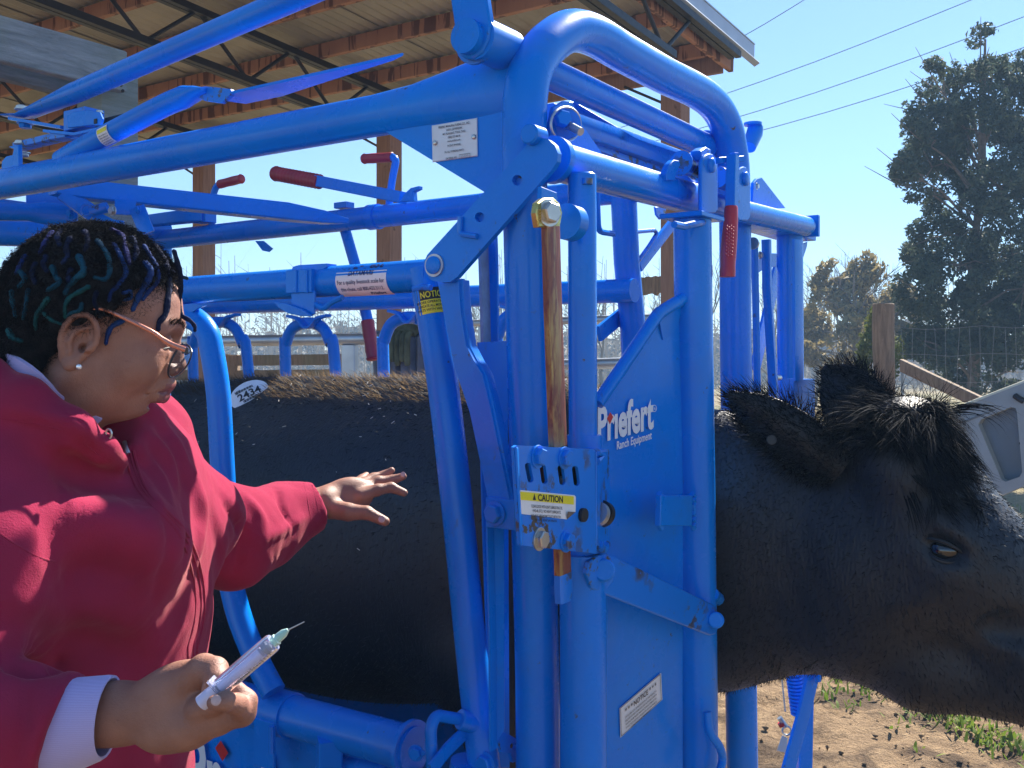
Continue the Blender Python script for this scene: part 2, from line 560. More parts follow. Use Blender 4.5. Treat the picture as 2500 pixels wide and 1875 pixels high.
# ================================================================== barn
CN = Vector((1.434, 6.18, 0)) + sdir * .20; EAVE = 3.47; PITCH = .067
def RC(u, t, off=0.0): return CN + sdir * u - wdir * t + UP * (EAVE + PITCH * t + off)
barn = thing('barn', CN + sdir * 4 + UP * 0, 'open pole barn with ribbed metal roof, orange pine purlins and black trusses', 'barn')
for i in range(11):
    u0 = -.12 + i * .90
    xs = []
    for q in range(12):
        xs += [(q * .075, 0), (q * .075 + .019, .007), (q * .075 + .0375, .013), (q * .075 + .056, .007)]
    xs.append((.925, 0)); v = []; f = []
    for t in (-.22, 3.5):
        for x, z in xs: v.append(RC(u0 + x + .001, t, z + (.003 if i % 2 else 0)))
        for x, z in xs: v.append(RC(u0 + x + .001, t, z + .0015 + (.003 if i % 2 else 0)))
    m = len(xs)
    for j in range(m - 1):
        f.append((j, j + 1, 2 * m + j + 1, 2 * m + j)); f.append((m + j + 1, m + j, 3 * m + j, 3 * m + j + 1))
    mesh_obj('roof_panel', v, f, ROOFMETAL, barn, angle=20)
for i in range(7):
    t = .06 + i * .56
    mesh_obj('purlin', *box(RC(4.85, t, -.047), sdir, wdir, UP, 4.85, .019, .045, .003), PINE, barn)
mesh_obj('eave_board', *box(RC(4.9, -.06, -.08), sdir, wdir, UP, 4.9, .017, .085, .003), BARNPOST, barn)
mesh_obj('rake_board', *box(RC(-.045, 1.64, -.09), wdir + UP * -PITCH, sdir, UP, 1.74, .016, .07, .003), PINE, barn)
mesh_obj('rake_trim', *box(RC(-.135, 1.62, -.020), wdir + UP * -PITCH, sdir, UP, 1.86, .006, .060, .002), TRIM, barn)
mesh_obj('rake_trim', *box(RC(-.08, 1.62, .045), wdir + UP * -PITCH, sdir, UP, 1.86, .065, .004, .001), TRIM, barn)
mesh_obj('rake_trim', *box(RC(-.155, 1.62, -.085), wdir + UP * -PITCH, sdir + UP * -.5, UP, 1.86, .02, .004, .001), TRIM, barn)
for u in (.29, 2.67, 4.82, 7.1):
    pw = .068
    p0 = RC(u, .0, 0); p0.z = -.05
    mesh_obj('barn_post', *box(Vector((p0.x, p0.y, (EAVE - .17) / 2)), sdir, wdir, UP, pw, pw, (EAVE - .17) / 2 + .03, .004), BARNPOST, barn)
    ut = u - .42
    for off, t0_, t1_ in ((-.115, .05, 3.45), (-.40, .95, 3.30)):
        tr = MB()
        for sgn in (-1, 1):
            tr.add(box(RC(ut + sgn * .022, (t0_ + t1_) / 2, off), wdir + UP * -PITCH, sdir, UP, (t1_ - t0_) / 2, .018, .020, .001))
        tag(tr.build('truss_chord', DARKSTEEL, barn), kind='stuff')
    for q in range(8):
        t0 = .70 + q * .36
        if q % 2 == 0: wbp = [RC(ut, t0, -.125), RC(ut, t0 + .32, -.39)]
        else: wbp = [RC(ut, t0 - .02, -.39), RC(ut, t0 + .32, -.125)]
        mesh_obj('truss_web', *sweep(wbp, .012, 8), DARKSTEEL, barn)
    T0 = RC(u, 0, -.36); T0.z = EAVE - .36
    mesh_obj('knee_brace', *sweep([T0, RC(u + .36, .0, -.17)], .010, 6), DARKSTEEL, barn)

# ================================================================== timber frame at the tail end
E0 = P(310, 125, 3.5)
tf = thing('timber_frame', Vector((E0.x, E0.y, 0)), 'weathered grey timber post with two header boards behind the person', 'timber frame')
for off, nm in ((0.0, 'header_board'), (.19, 'header_board')):
    c = E0 + sdir * (off + .02) - wdir * 1.1 - UP * .07
    mesh_obj(nm, *box(c, wdir, sdir, UP, 1.1, .02, .07, .004), TIMBER, tf)
pc = P(263, 300, 3.62)
mesh_obj('post', *box(Vector((pc.x, pc.y, 1.24)), sdir, wdir, UP, .072, .072, 1.29, .006), TIMBER, tf)
for x in (296, 300):
    mesh_obj('nail', *dome(P(x, 208 if x == 296 else 222, 3.47), (0, -1, 0), .006, .003, 8), DARKSTEEL, tf)
for z in (1.62, 1.30, .95):
    mesh_obj('rail_board', *box(Vector((pc.x, pc.y, z)) - wdir * 1.05 + sdir * .09, wdir, sdir, UP, 1.05, .019, .07, .004), TIMBER, tf)

# ================================================================== galvanised pipe gate, plank fence, jacket
g0, g1 = P(380, 838, 6.15), P(1075, 815, 5.15)
gd = (g1 - g0); gd.z = 0; gl = gd.length; gdn = gd.normalized()
gate = thing('pipe_gate', Vector(((g0.x + g1.x) / 2, (g0.y + g1.y) / 2, 0)), 'galvanised pipe gate standing behind the cow', 'gate')
def gp_(t, z): return Vector((g0.x, g0.y, 0)) + gdn * (gl * t) + UP * z
for z in (1.63, 1.30, 1.0, .65, .30):
    mesh_obj('gate_pipe', *sweep([gp_(0, z), gp_(1, z)], .031 if z > 1.5 else .024, 14), GALV, gate)
for t in (0.0, .72, 1.0):
    mesh_obj('gate_upright', *box(gp_(t, .86) , gdn, UP, gdn.cross(UP), .043, .78 if t != .72 else .74, .02, .003), GALV, gate)
j0 = gp_(.90, 1.63)
n_j = gdn.cross(UP); n_j = n_j if n_j.y < 0 else -n_j
jv = []; jf = []
NU, NV = 26, 22
for side_ in (0, 1):
    for iv in range(NV + 1):
        for iu in range(NU + 1):
            u = iu / NU - .5; v_ = iv / NV
            drop = v_ * .82
            fold = .030 * math.sin(u * 26 + v_ * 2.2) * (0.3 + v_) + .018 * math.sin(u * 51 + 1.3)
            wx = .40 * (1 - .22 * v_) * u + .05 * v_
            th = .036 + .015 * math.cos(u * math.pi)
            if side_ == 0: off = th + fold * .8
            else: off = -th - fold * .5
            z = 1.665 - drop if v_ > .04 else 1.672
            jv.append(j0 + gdn * wx + n_j * (off if v_ > .02 else off * .2) + UP * (z - 1.63))
    b = side_ * (NU + 1) * (NV + 1)
    for iv in range(NV):
        for iu in range(NU):
            q = b + iv * (NU + 1) + iu
            jf.append((q, q + 1, q + NU + 2, q + NU + 1))
JACKET = simple('grey_jacket_cloth', (.16, .16, .19), .85, 0, .2, 9, .3, 200)
jk = thing('draped_jacket', Vector((j0.x, j0.y, .8)), 'grey jacket draped over the pipe gate', 'jacket')
mesh_obj('cloth', jv, jf, JACKET, jk)
GLOVE = simple('camouflage_glove', (.10, .10, .055), .9, 0, .6, 14, .3, 90)
glv = MB()
for i in range(4):
    b0 = j0 - gdn * (.03 - .03 * i) + n_j * .05 + UP * .03
    glv.add(sweep(spline([b0, b0 + n_j * .03 - UP * .03, b0 + n_j * .035 - UP * (.11 + .02 * (i % 2)), b0 + n_j * .03 - UP * (.15 + .02 * (i % 2))], 4), [.016] * 12 + [.010], 10))
glv.add(sweep([j0 - gdn * .06 + UP * .045 + n_j * .02, j0 + gdn * .08 + UP * .05 + n_j * .02], .045, 12, bevel=.02))
glv.add(sweep([j0 + gdn * .05 + UP * .05 + n_j * .03, j0 + gdn * .16 + UP * .045 + n_j * .02], [.026, .018], 10, bevel=.008))
tag(glv.build('work_glove', GLOVE), 'camouflage work glove lying on the grey jacket', 'glove')

pf = thing('plank_fence', P(640, 888, 9.0) - UP * 1.5, 'low brown plank fence beyond the pipe gate', 'fence')
for y0, y1 in ((868, 893), (905, 930), (945, 970)):
    for x0, x1, q in ((300, 560, 0), (560, 848, 1)):
        a, b = P(x0, (y0 + y1) / 2, 9.6 - q * .45), P(x1, (y0 + y1) / 2 - 3, 9.15 - q * .45)
        d = (b - a); mesh_obj('plank', *box((a + b) / 2, d, UP, d.cross(UP), d.length / 2 - .004, .047, .018, .003), POSTWOOD, pf)
for x in (330, 565, 838):
    c = P(x, 880, 9.3 if x < 500 else 9.1 if x < 700 else 8.7)
    mesh_obj('fence_post', *box(Vector((c.x, c.y + .06, .78)), (1, 0, 0), (0, 1, 0), UP, .05, .05, .80, .006), POSTWOOD, pf)
def wire_panel(name, x0, x1, Y0, Y1, zt, zb, nh, nv, label, parent_post=()):
    w_ = thing(name, Vector((P((x0 + x1) / 2, 888, (Y0 + Y1) / 2).x, (Y0 + Y1) / 2, 0)), label, 'wire fence')
    a0, b0 = P(x0, 888, Y0), P(x1, 888, Y1)
    for i in range(nh):
        z = zb + (zt - zb) * i / (nh - 1)
        pts = [a0.lerp(b0, j / 6) + UP * (z - 1.5 + .012 * math.sin(j * 2.1 + i)) for j in range(7)]
        mesh_obj('wire', *sweep(pts, .0014, 5), WIRE, w_)
    for i in range(nv):
        t = (i + .5) / nv; p = a0.lerp(b0, t)
        pts = [Vector((p.x + .012 * math.sin(j * 1.7 + i * 2), p.y, zb + (zt - zb) * j / 6)) for j in range(7)]
        mesh_obj('wire', *sweep(pts, .0012, 5), WIRE, w_)
    return w_
wire_panel('wire_fence', 420, 1260, 9.9, 8.4, 2.0, .15, 9, 22, 'wire mesh fence behind the plank fence and pipe gate')

# bark-edged board and rails beside the barn post
bb = P(1590, 700, 7.2)
bf = thing('bark_board_rail', Vector((bb.x, bb.y, 0)), 'bark-edged slab rail nailed to the barn post at the head gate', 'rail')
v = []; f = []
for i in range(21):
    t = i / 20; p = P(1540 + 110 * t, 700 - 6 * t, 7.3 - .55 * t)
    up_e = .062 + .004 * math.sin(i * 1.9); lo_e = .055 + .010 * math.sin(i * 1.3) + .006 * math.sin(i * 4.1)
    v += [p + UP * up_e, p - UP * lo_e, p + Vector((.02, .035, up_e)), p + Vector((.02, .035, -lo_e))]
for i in range(20):
    a = i * 4
    f += [(a, a + 1, a + 5, a + 4), (a + 2, a + 6, a + 7, a + 3), (a, a + 4, a + 6, a + 2), (a + 1, a + 3, a + 7, a + 5)]
mesh_obj('slab', v, f, POSTWOOD, bf)
rp = thing('pipe_rails', P(1475, 888, 4.9) - UP * 1.5, 'short galvanised pipe rails seen through the head gate opening', 'rail')
for y0, y1, r in ((783, 775, .019), (890, 883, .026), (960, 955, .026)):
    mesh_obj('rail_pipe', *sweep([P(1150, y0 + 6, 5.6), P(1640, y1, 4.6)], r, 12), GALV, rp)
for x, Y in ((1180, 5.55), (1625, 4.64)):
    c = P(x, 800, Y); mesh_obj('rail_upright', *sweep([Vector((c.x, c.y + .04, 0)), Vector((c.x, c.y + .04, 1.72))], .03, 12), GALV, rp)

# ================================================================== right: wire fence with corner post and brace
cp = P(2158, 888, 7.6); cp.z = 0
fr = thing('corner_post', cp, 'brown wooden corner post with a slanting brace behind the cow', 'fence post')
pv = []
for i in range(13):
    z = 1.97 * i / 12 - .03
    pv.append(Vector((cp.x + .006 * math.sin(i), cp.y, z)))
mesh_obj('post', *sweep(pv, [.078 + .003 * math.sin(i * 1.3) for i in range(13)], 18, bevel=.006), POSTWOOD, fr)
mesh_obj('brace', *box((P(2190, 892, 7.5) + P(2400, 992, 7.1)) / 2, P(2400, 992, 7.1) - P(2190, 892, 7.5), UP, (0, -1, 0), (P(2400, 992, 7.1) - P(2190, 892, 7.5)).length / 2, .045, .045, .008), POSTWOOD, fr)
mesh_obj('brace_stub', *box(Vector((P(2362, 1000, 7.2).x, 7.24, .55)), (1, 0, 0), (0, 1, 0), UP, .05, .05, .58, .008), POSTWOOD, fr)
wire_panel('wire_fence', 2190, 2620, 7.65, 7.0, 1.76, .2, 9, 15, 'woven wire fence strung right of the wooden corner post')
wire_panel('wire_fence', 1930, 2140, 8.6, 7.65, 1.40, .2, 7, 9, 'woven wire fence left of the wooden corner post')

# utility cart whose grey plastic bed panel rises behind the cow's head
cart = thing('utility_cart', Vector((P(2560, 888, 4.3).x, 4.4, 0)), 'grey plastic utility cart panel tilted up behind the cow head', 'utility cart')
CARTP = simple('grey_plastic_panel', (.30, .32, .31), .55, 0, .1, 6, .08, 150)
CARTD = simple('dark_panel_recess', (.15, .17, .18), .6, 0, .12, 6)
def K(px, py, d=0.0): return P(px, py, 4.2 + (px - 2400) * -.0011 + d)
outer = [(2318, 1004), (2660, 874), (2662, 1120), (2440, 1212), (2395, 1180)]
hole = [(2389, 1036), (2396, 1024), (2470, 994), (2481, 996), (2484, 1004), (2497, 1152), (2490, 1164), (2455, 1176), (2445, 1170)]
mesh_obj('bed_panel', *plate([K(x, y) for x, y in outer], .05, (0, -1, 0), holes=[[K(x, y) for x, y in hole]]), CARTP, cart, angle=30)
mesh_obj('panel_recess', *plate([K(x, y, .035) for x, y in [(2380, 1020), (2486, 985), (2502, 1170), (2440, 1185)]], .004, (0, -1, 0)), CARTD, cart)
lp = [(2423, 984), (2448, 972), (2452, 984), (2427, 996)]
mesh_obj('latch_frame', *plate([K(x, y, -.006) for x, y in [(2421, 981), (2450, 967), (2455, 985), (2425, 1000)]], .012, (0, -1, 0), holes=[[K(x, y, -.006) for x, y in lp]]), CARTP, cart)
mesh_obj('latch', *plate([K(x, y, .001) for x, y in lp], .003, (0, -1, 0)), DARKSTEEL, cart)
mesh_obj('top_edge', *sweep([K(2322, 1003, .01), K(2660, 873, .01)], .010, 10), simple('painted_sunlit_edge', (.62, .58, .42), .5), cart)  # pale strip: sunlight on the top edge put into the colour
mesh_obj('panel_groove', *sweep([K(2352, 1030, -.002), K(2420, 1004, -.002), K(2484, 972, -.002)], .005, 8), CARTD, cart)
mesh_obj('hinge', *sweep([K(2478, 966, -.01), K(2486, 972, -.015), K(2500, 980, -.01)], .012, 10), DARKSTEEL, cart)
mesh_obj('screw', *dome(K(2492, 1082), (0, -1, 0), .008, .004, 10), DARKSTEEL, cart)
mesh_obj('cart_frame', *box(Vector((P(3050, 888, 4.3).x, 4.7, .62)), (1, -.15, 0), (.15, 1, 0), UP, .45, .35, .16, .02), CARTP, cart)
for sx in (2900, 3200):
    for dy in (0, .55):
        c = Vector((P(sx, 888, 4.4).x, 4.25 + dy, .28))
        mesh_obj('wheel', *sweep([c - Vector((0, .07, 0)), c - Vector((0, .05, 0)), c + Vector((0, .05, 0)), c + Vector((0, .07, 0))], [.2, .27, .27, .2], 24), BLACKGAP, cart)

# ================================================================== trees
def leaf_cloud(lobes, n, size, seed, density_noise=2.2, thr=-.12):
    """leaf-sized faces filling ellipsoid lobes ((x,y,z),(rx,ry,rz)), clumped by noise"""
    r = np.random.default_rng(seed)
    vol = np.array([rx * ry * rz for _, (rx, ry, rz) in lobes]) ** .75; vol /= vol.sum()
    v = []; f = []
    tries = 0; got = 0
    while got < n and tries < n * 6:
        tries += 1
        c, rad = lobes[r.choice(len(lobes), p=vol)]
        d = r.normal(size=3); d /= np.linalg.norm(d); q = r.uniform(.25, 1) ** .6
        p = np.array(c) + d * np.array(rad) * q
        if noise.noise((p[0] * density_noise, p[1] * density_noise, p[2] * density_noise)) < thr + .25 * (q - .6): continue
        got += 1
        a = r.normal(size=3); a /= np.linalg.norm(a); a = a * .8 + d * .5 + np.array([0, 0, -.15]); a /= np.linalg.norm(a)
        b = np.cross(a, r.normal(size=3)); b /= np.linalg.norm(b)
        L = size * r.uniform(.6, 1.5); W = L * r.uniform(.28, .5)
        i = len(v)
        nrm = np.cross(a, b) * L * .18
        v += [p - a * L * .5, p + b * W * .5 + nrm, p + a * L * .5, p - b * W * .5 + nrm]
        f += [(i, i + 1, i + 2, i + 3)]
    return np.array(v), np.array(f)

def limbs(base, top, lobes, seed, r0):
    r = random.Random(seed); m = MB()
    tr = [Vector(base).lerp(Vector(top), t) + Vector((r.uniform(-1, 1), r.uniform(-1, 1), 0)) * .05 for t in np.linspace(0, 1, 8)]
    m.add(sweep(tr, [r0 * (1 - .85 * t) for t in np.linspace(0, 1, 8)], 8))
    for c, rad in lobes:
        c = Vector(c); z = max(tr[0].z + .3, min(tr[-1].z - .1, c.z - .35 * (c - tr[3]).length))
        t = (z - tr[0].z) / max(.01, (tr[-1].z - tr[0].z)); p = Vector(base).lerp(Vector(top), t)
        mid = p.lerp(c, .5) + Vector((0, 0, .12))
        m.add(sweep([p, mid, c, c + (c - p) * .35], [r0 * .22, r0 * .14, r0 * .08, r0 * .03], 6))
        for _ in range(5):
            e = c + Vector((r.gauss(0, rad[0] * .5), r.gauss(0, rad[1] * .5), r.gauss(0, rad[2] * .5)))
            m.add(sweep([mid.lerp(c, .5), (mid + e) / 2 + Vector((0, 0, .05)), e], [r0 * .12, r0 * .08, r0 * .03], 5))
    return m
def lobe(px, py, rx, ry, Y):
    p = P(px, py, Y); s_ = Y / FPX
    return ((p.x, p.y, p.z), (rx * s_, (rx + ry) * .5 * s_, ry * s_))
def tree(name, label, lobes, base, top, n, size, mat, seed, r0, cat='tree', group=None, thr=-.12, dn=2.2):
    t = thing(name, Vector(base), label, cat, group)
    limbs(base, top, lobes, seed, r0).build('trunk', BARK, t)
    v, f = leaf_cloud(lobes, n, size, seed, dn, thr)
    mesh_obj('crown', v, f, mat, t, angle=None, smooth=False)
    return t
YC = 14.0
cl = [(2402, 125, 46, 62), (2430, 190, 70, 50), (2345, 185, 38, 46), (2285, 190, 30, 48), (2265, 250, 48, 60), (2330, 290, 60, 62), (2400, 290, 75, 80), (2490, 210, 46, 80), (2480, 330, 60, 70), (2240, 330, 40, 48),
      (2285, 380, 70, 55), (2215, 415, 34, 40), (2250, 455, 52, 40), (2370, 400, 80, 70), (2470, 440, 80, 80), (2190, 445, 16, 14), (2340, 500, 70, 50), (2420, 540, 90, 70), (2300, 570, 70, 42), (2260, 620, 45, 55),
      (2340, 650, 90, 70), (2450, 660, 100, 90), (2250, 710, 55, 70), (2340, 780, 100, 80), (2460, 800, 90, 80), (2280, 850, 80, 60), (2380, 890, 110, 70), (2480, 900, 60, 60), (2550, 700, 90, 200), (2560, 400, 70, 160), (2470, 960, 40, 30)]
tree('cedar_tree', 'tall dark cedar with ragged crown standing right behind the corner post', [lobe(q[0] - 8, q[1], q[2] * 1.16, q[3] * 1.12, YC + ((i * 37) % 11 - 5) * .12) for i, q in enumerate(cl)],
     (P(2368, 888, YC).x, YC, 0), (P(2400, 90, YC).x, YC, 1.5 + 790 / 2500 * YC), 62000, .075, CEDAR, 3, .10, thr=-.02, dn=2.6)
yl = [(2140, 800, 26, 60), (2128, 860, 38, 60), (2118, 920, 40, 50), (2150, 910, 40, 60), (2170, 860, 34, 60)]
tree('young_cedar', 'small sunlit yellow-green cedar beside the corner post', [lobe(*q, 9.6) for q in yl], (P(2140, 888, 9.6).x, 9.6, 0), (P(2142, 770, 9.6).x, 9.6, 1.92), 2600, .05, YOUNGCEDAR, 5, .03, thr=-.2, dn=5)
bl = [(1990, 720, 40, 60), (2040, 690, 60, 60), (2100, 670, 50, 60), (2150, 700, 55, 70), (1985, 800, 50, 60), (2050, 790, 70, 70), (2130, 790, 70, 70), (2010, 860, 60, 40), (2100, 860, 80, 40), (2200, 760, 50, 80), (2185, 860, 50, 40), (1960, 850, 30, 40)]
tree('olive_shrub', 'bushy olive and gold shrub tree left of the corner post', [lobe(*q, 21 + (i % 5) * .25) for i, q in enumerate(bl)], (P(2080, 888, 21).x, 21, 0), (P(2090, 660, 21).x, 21, 3.4), 9000, .14, OLIVE, 8, .10, thr=-.05, dn=1.6)

def bare_tree(base, h, seed, spread=.5, r0=.07, depth=5):
    r = random.Random(seed); segs = []
    def grow(p, d, L, rad, k):
        q = p + d * L
        mid = (p + q) / 2 + Vector((r.uniform(-1, 1), r.uniform(-1, 1), r.uniform(-1, 1))) * L * .06
        segs.append(([p, mid, q], [rad, rad * .85, rad * .7]))
        if k == 0: return
        for i in range(r.choice((2, 2, 3)) if k < depth else 3):
            nd = (d + Vector((r.gauss(0, spread), r.gauss(0, spread), r.uniform(.0, .35)))).normalized()
            grow(q if i else p.lerp(q, r.uniform(.6, 1)), nd, L * r.uniform(.58, .82), rad * .6, k - 1)
    grow(Vector(base), Vector((r.uniform(-.08, .08), 0, 1)).normalized(), h * .30, r0, depth)
    m = MB()
    for p, q in segs: m.add(sweep(p, q, 4, caps=False))
    return m
bt = [(1990, 36, 585, 'thin bare tree rising left of the olive shrub'), (2050, 38, 560, 'bare tree with upright twigs above the olive shrub'), (2105, 34, 575, 'bare forked tree just right of the shrub top'), (2160, 40, 555, 'bare tree seen between shrub and tall cedar'),
      (2205, 37, 590, 'slim bare tree close against the tall cedar'), (1470, 30, 590, 'bare tree seen left in the head gate opening'), (1590, 31, 600, 'bare tree seen right in the head gate opening'), (1690, 33, 570, 'bare tree seen past the barn post by the gate tube'),
      (1225, 32, 600, 'bare tree behind the near front post of the chute'), (1140, 35, 650, 'faint bare tree seen over the sticker rail'), (1880, 33, 610, 'bare tree seen between the far gate bars'), (2490, 42, 560, 'bare tree at the right edge beyond the cedar'), (1950, 42, 610, 'distant bare tree just right of the far gate post')]
for i, (px, Y, yt, lab) in enumerate(bt):
    b = P(px, 888, Y); b.z = 0
    h = 1.5 + (888 - yt) / FPX * Y
    o = thing('bare_tree', b, lab, 'tree', 'bare winter trees along the field edge')
    bare_tree(b, h * .98, 40 + i, .42, .075).build('branches', TWIG, o)
# far woods as one mass
r = np.random.default_rng(21); v = []; f = []
def quad(p, a, b):
    i = len(v); v.extend([p - a - b, p + a - b, p + a + b, p - a + b]); f.append((i, i + 1, i + 2, i + 3))
for i in range(30000):
    x = r.uniform(-45, 50); Y = r.uniform(58, 74); top = 4.2 + 1.6 * noise.noise((x * .12, 3, 0)) + .8 * noise.noise((x * .5, 9, 0))
    z = r.uniform(0, 1) ** 1.25 * top
    a = r.normal(size=3); a /= np.linalg.norm(a); b = np.cross(a, r.normal(size=3)); b /= np.linalg.norm(b)
    quad(np.array([x, Y, z]), a * r.uniform(.05, .22), b * r.uniform(.015, .05))
for i in range(700):
    x = r.uniform(-48, 52); Y = r.uniform(57, 72); h = r.uniform(4, 8.5); w_ = r.uniform(.02, .06)
    lean = r.normal() * .25
    i0 = len(v); v.extend([np.array([x - w_, Y, 0]), np.array([x + w_, Y, 0]), np.array([x + lean + w_ * .3, Y, h]), np.array([x + lean - w_ * .3, Y, h])]); f.append((i0, i0 + 1, i0 + 2, i0 + 3))
    for q in range(7):
        z = h * r.uniform(.35, .95); s_ = r.choice([-1, 1]); e = r.uniform(.4, 1.3)
        p0 = np.array([x + lean * z / h, Y, z]); p1 = p0 + np.array([s_ * e, r.normal() * .3, e * r.uniform(.5, 1.3)]); ww = np.array([.014, 0, .012])
        i0 = len(v); v.extend([p0 - ww, p0 + ww, p1 + ww * .3, p1 - ww * .3]); f.append((i0, i0 + 1, i0 + 2, i0 + 3))
for i in range(5000):
    x = r.uniform(-60, 62); Y = r.uniform(74, 80); top = 4.0 + 1.4 * noise.noise((x * .12, 3, 0)) + .7 * noise.noise((x * .5, 9, 0))
    z = r.uniform(0, 1) * top * .9
    a = r.normal(size=3); a /= np.linalg.norm(a); b = np.cross(a, r.normal(size=3)); b /= np.linalg.norm(b)
    quad(np.array([x, Y, z]), a * r.uniform(.3, .6), b * r.uniform(.15, .3))
tag(mesh_obj('woodland', np.array(v), np.array(f), WOODS, smooth=False), 'hazy brown winter woods along the far edge of the field', kind='stuff')

# ================================================================== weeds and grass on the dirt
def blades(spots, seed):
    r = np.random.default_rng(seed); v = []; f = []
    for (cx, cy, rad, n, h) in spots:
        for _ in range(n):
            a = r.uniform(0, 6.28); d = rad * math.sqrt(r.uniform(0, 1))
            x, y = cx + d * math.cos(a), cy + d * math.sin(a) * 1.5
            yaw = r.uniform(0, 6.28); L = h * r.uniform(.5, 1.3); lean = r.uniform(.3, 1.3); w_ = r.uniform(.004, .011)
            dx, dy = math.cos(yaw), math.sin(yaw); i = len(v)
            for k_ in range(4):
                t = k_ / 3; out = L * (t * lean * .7); z = L * (t - .45 * lean * t * t)
                ww = w_ * (1 - t) ** .6 * (1 if t > 0 else .6)
                c = np.array([x + dx * out, y + dy * out, max(.004, z) + .005]); s_ = np.array([-dy, dx, 0]) * ww
                v.extend([c - s_, c + s_])
            for k_ in range(3): f.append((i + 2 * k_, i + 2 * k_ + 1, i + 2 * k_ + 3, i + 2 * k_ + 2))
    return np.array(v), np.array(f)
def G(px, py):
    Y = CAM_Z * FPX / (py - HORIZ); return ((px - 1250) / FPX * Y, Y)
sp = []
for px, py, rad, n, h in ((2310, 1760, .10, 60, .09), (2360, 1785, .12, 80, .09), (2410, 1800, .12, 80, .08), (2450, 1825, .10, 50, .08), (2260, 1745, .10, 50, .08), (2330, 1740, .10, 60, .07), (2010, 1700, .06, 26, .08), (2050, 1735, .05, 14, .08), (2090, 1725, .05, 14, .06), (2200, 1775, .08, 20, .05),
                       (2080, 1690, .08, 20, .07), (1875, 1640, .07, 16, .10), (2020, 1665, .09, 20, .09), (2130, 1700, .08, 20, .06), (2480, 1250, .3, 90, .09), (2460, 1850, .08, 30, .06), (2250, 1840, .06, 12, .04), (2490, 1290, .25, 80, .08), (2100, 1660, .12, 30, .08), (2200, 1690, .12, 30, .08)):
    x, y = G(px, py); sp.append((x, y, rad, max(6, int(n * .55)), h * .85))
v, f = blades(sp, 4)
tag(mesh_obj('weeds', v, f, WEED, angle=None), 'bright green weeds growing in the trampled dirt', kind='stuff')
# clods and straw bits
r = np.random.default_rng(31); v = []; f = []
ico = [(0, 0, 1), (.9, 0, .3), (.28, .85, .3), (-.72, .53, .3), (-.72, -.53, .3), (.28, -.85, .3), (0, 0, -.6)]
icf = [(0, 1, 2), (0, 2, 3), (0, 3, 4), (0, 4, 5), (0, 5, 1), (6, 2, 1), (6, 3, 2), (6, 4, 3), (6, 5, 4), (6, 1, 5)]
for _ in range(220):
    px = r.uniform(1850, 2560); py = r.uniform(1560, 1900); x, y = G(px, py)
    s_ = .003 + .013 * r.uniform(0, 1) ** 3; i = len(v); q = r.uniform(.6, 1.4, 3)
    v.extend([np.array([x, y, .004]) + np.array(c) * s_ * q * r.uniform(.8, 1.2) for c in ico]); f.extend([tuple(i + j for j in t) for t in icf])
tag(mesh_obj('soil_clods', np.array(v), np.array(f), GROUND, angle=None), 'loose brown soil clods scattered on the dirt', kind='stuff')

# ================================================================== power lines
for i, (a, b, lab) in enumerate((((1560, 200), (1990, -17), 'uppermost power line crossing the sky at the top edge'), ((1380, 352), (2420, -20), 'second power line from the top, crossing the sky'),
                                 ((1500, 372), (2560, 18), 'third power line from the top, running behind the cedar'), ((1560, 392), (2560, 95), 'lowest power line above the head gate'))):
    p0, p1 = P(*a, 52), P(*b, 44)
    pts = [p0.lerp(p1, t) - UP * (.35 * math.sin(math.pi * t)) for t in np.linspace(0, 1, 9)]
    tag(mesh_obj('power_line', *sweep(pts, .022, 5), LINE), lab, 'power line', 'overhead power lines')

# ================================================================== added air volume, stands in for the veil of lens glare
hz_ = box((0, 58, 10.5), (1, 0, 0), (0, 1, 0), UP, 175, 66, 11.5, 0)
k = NT('lens_veil_haze'); k.t.nodes.remove(k.bsdf)
pv_ = k.n('VolumePrincipled'); pv_.inputs['Color'].default_value = (.40, .66, 1.0, 1); pv_.inputs['Density'].default_value = HAZE; pv_.inputs['Anisotropy'].default_value = 0.0
k.l(pv_.outputs[0], k.out.inputs['Volume'])
tag(mesh_obj('haze', *hz_, k.m, smooth=False), kind='stuff')

# a low rise behind the woods
hxs = np.linspace(-160, 160, 81); hv_ = []; 
for j, (Y, hgt) in enumerate(((81, 0), (84, .75), (90, 1.0), (110, 1.05))):
    for x in hxs: hv_.append((x, Y, -.02 + hgt * (2.6 + .9 * noise.noise((x * .05, 1.3, 0)) + .35 * noise.noise((x * .3, 4, 0)))))
hf_ = [(j * 81 + i, j * 81 + i + 1, (j + 1) * 81 + i + 1, (j + 1) * 81 + i) for j in range(3) for i in range(80)]
tag(mesh_obj('hill', hv_, hf_, simple('brush_slope', (.17, .14, .095), .95, 0, .4, 1.4, .5, 3, .2), angle=None), kind='structure')
# ================================================================== the squeeze chute
chute = thing('cattle_chute', C(0.9, 0.55, 0.0), 'blue steel squeeze chute with head gate, holding the black cow', 'cattle chute')
NB = -wdir          # towards the near side
NF = -sdir          # towards the front (head) end

def T(name, pts, r, mat=None, parent=None, **kw):
    return mesh_obj(name, *sweep(pts, r, **kw), mat or BLUE, parent or chute)
def PL(name, pts, th, nrm, mat=None, parent=None, holes=(), **kw):
    return mesh_obj(name, *plate(pts, th, nrm, holes=holes, **kw), mat or BLUE, parent or chute, angle=30)
def BOLT(p, d, r, mat=None, parent=None, name='bolt', **kw):
    return hexbolt(p, d, r, **kw).build(name, mat or BLUE, parent or chute, angle=25)

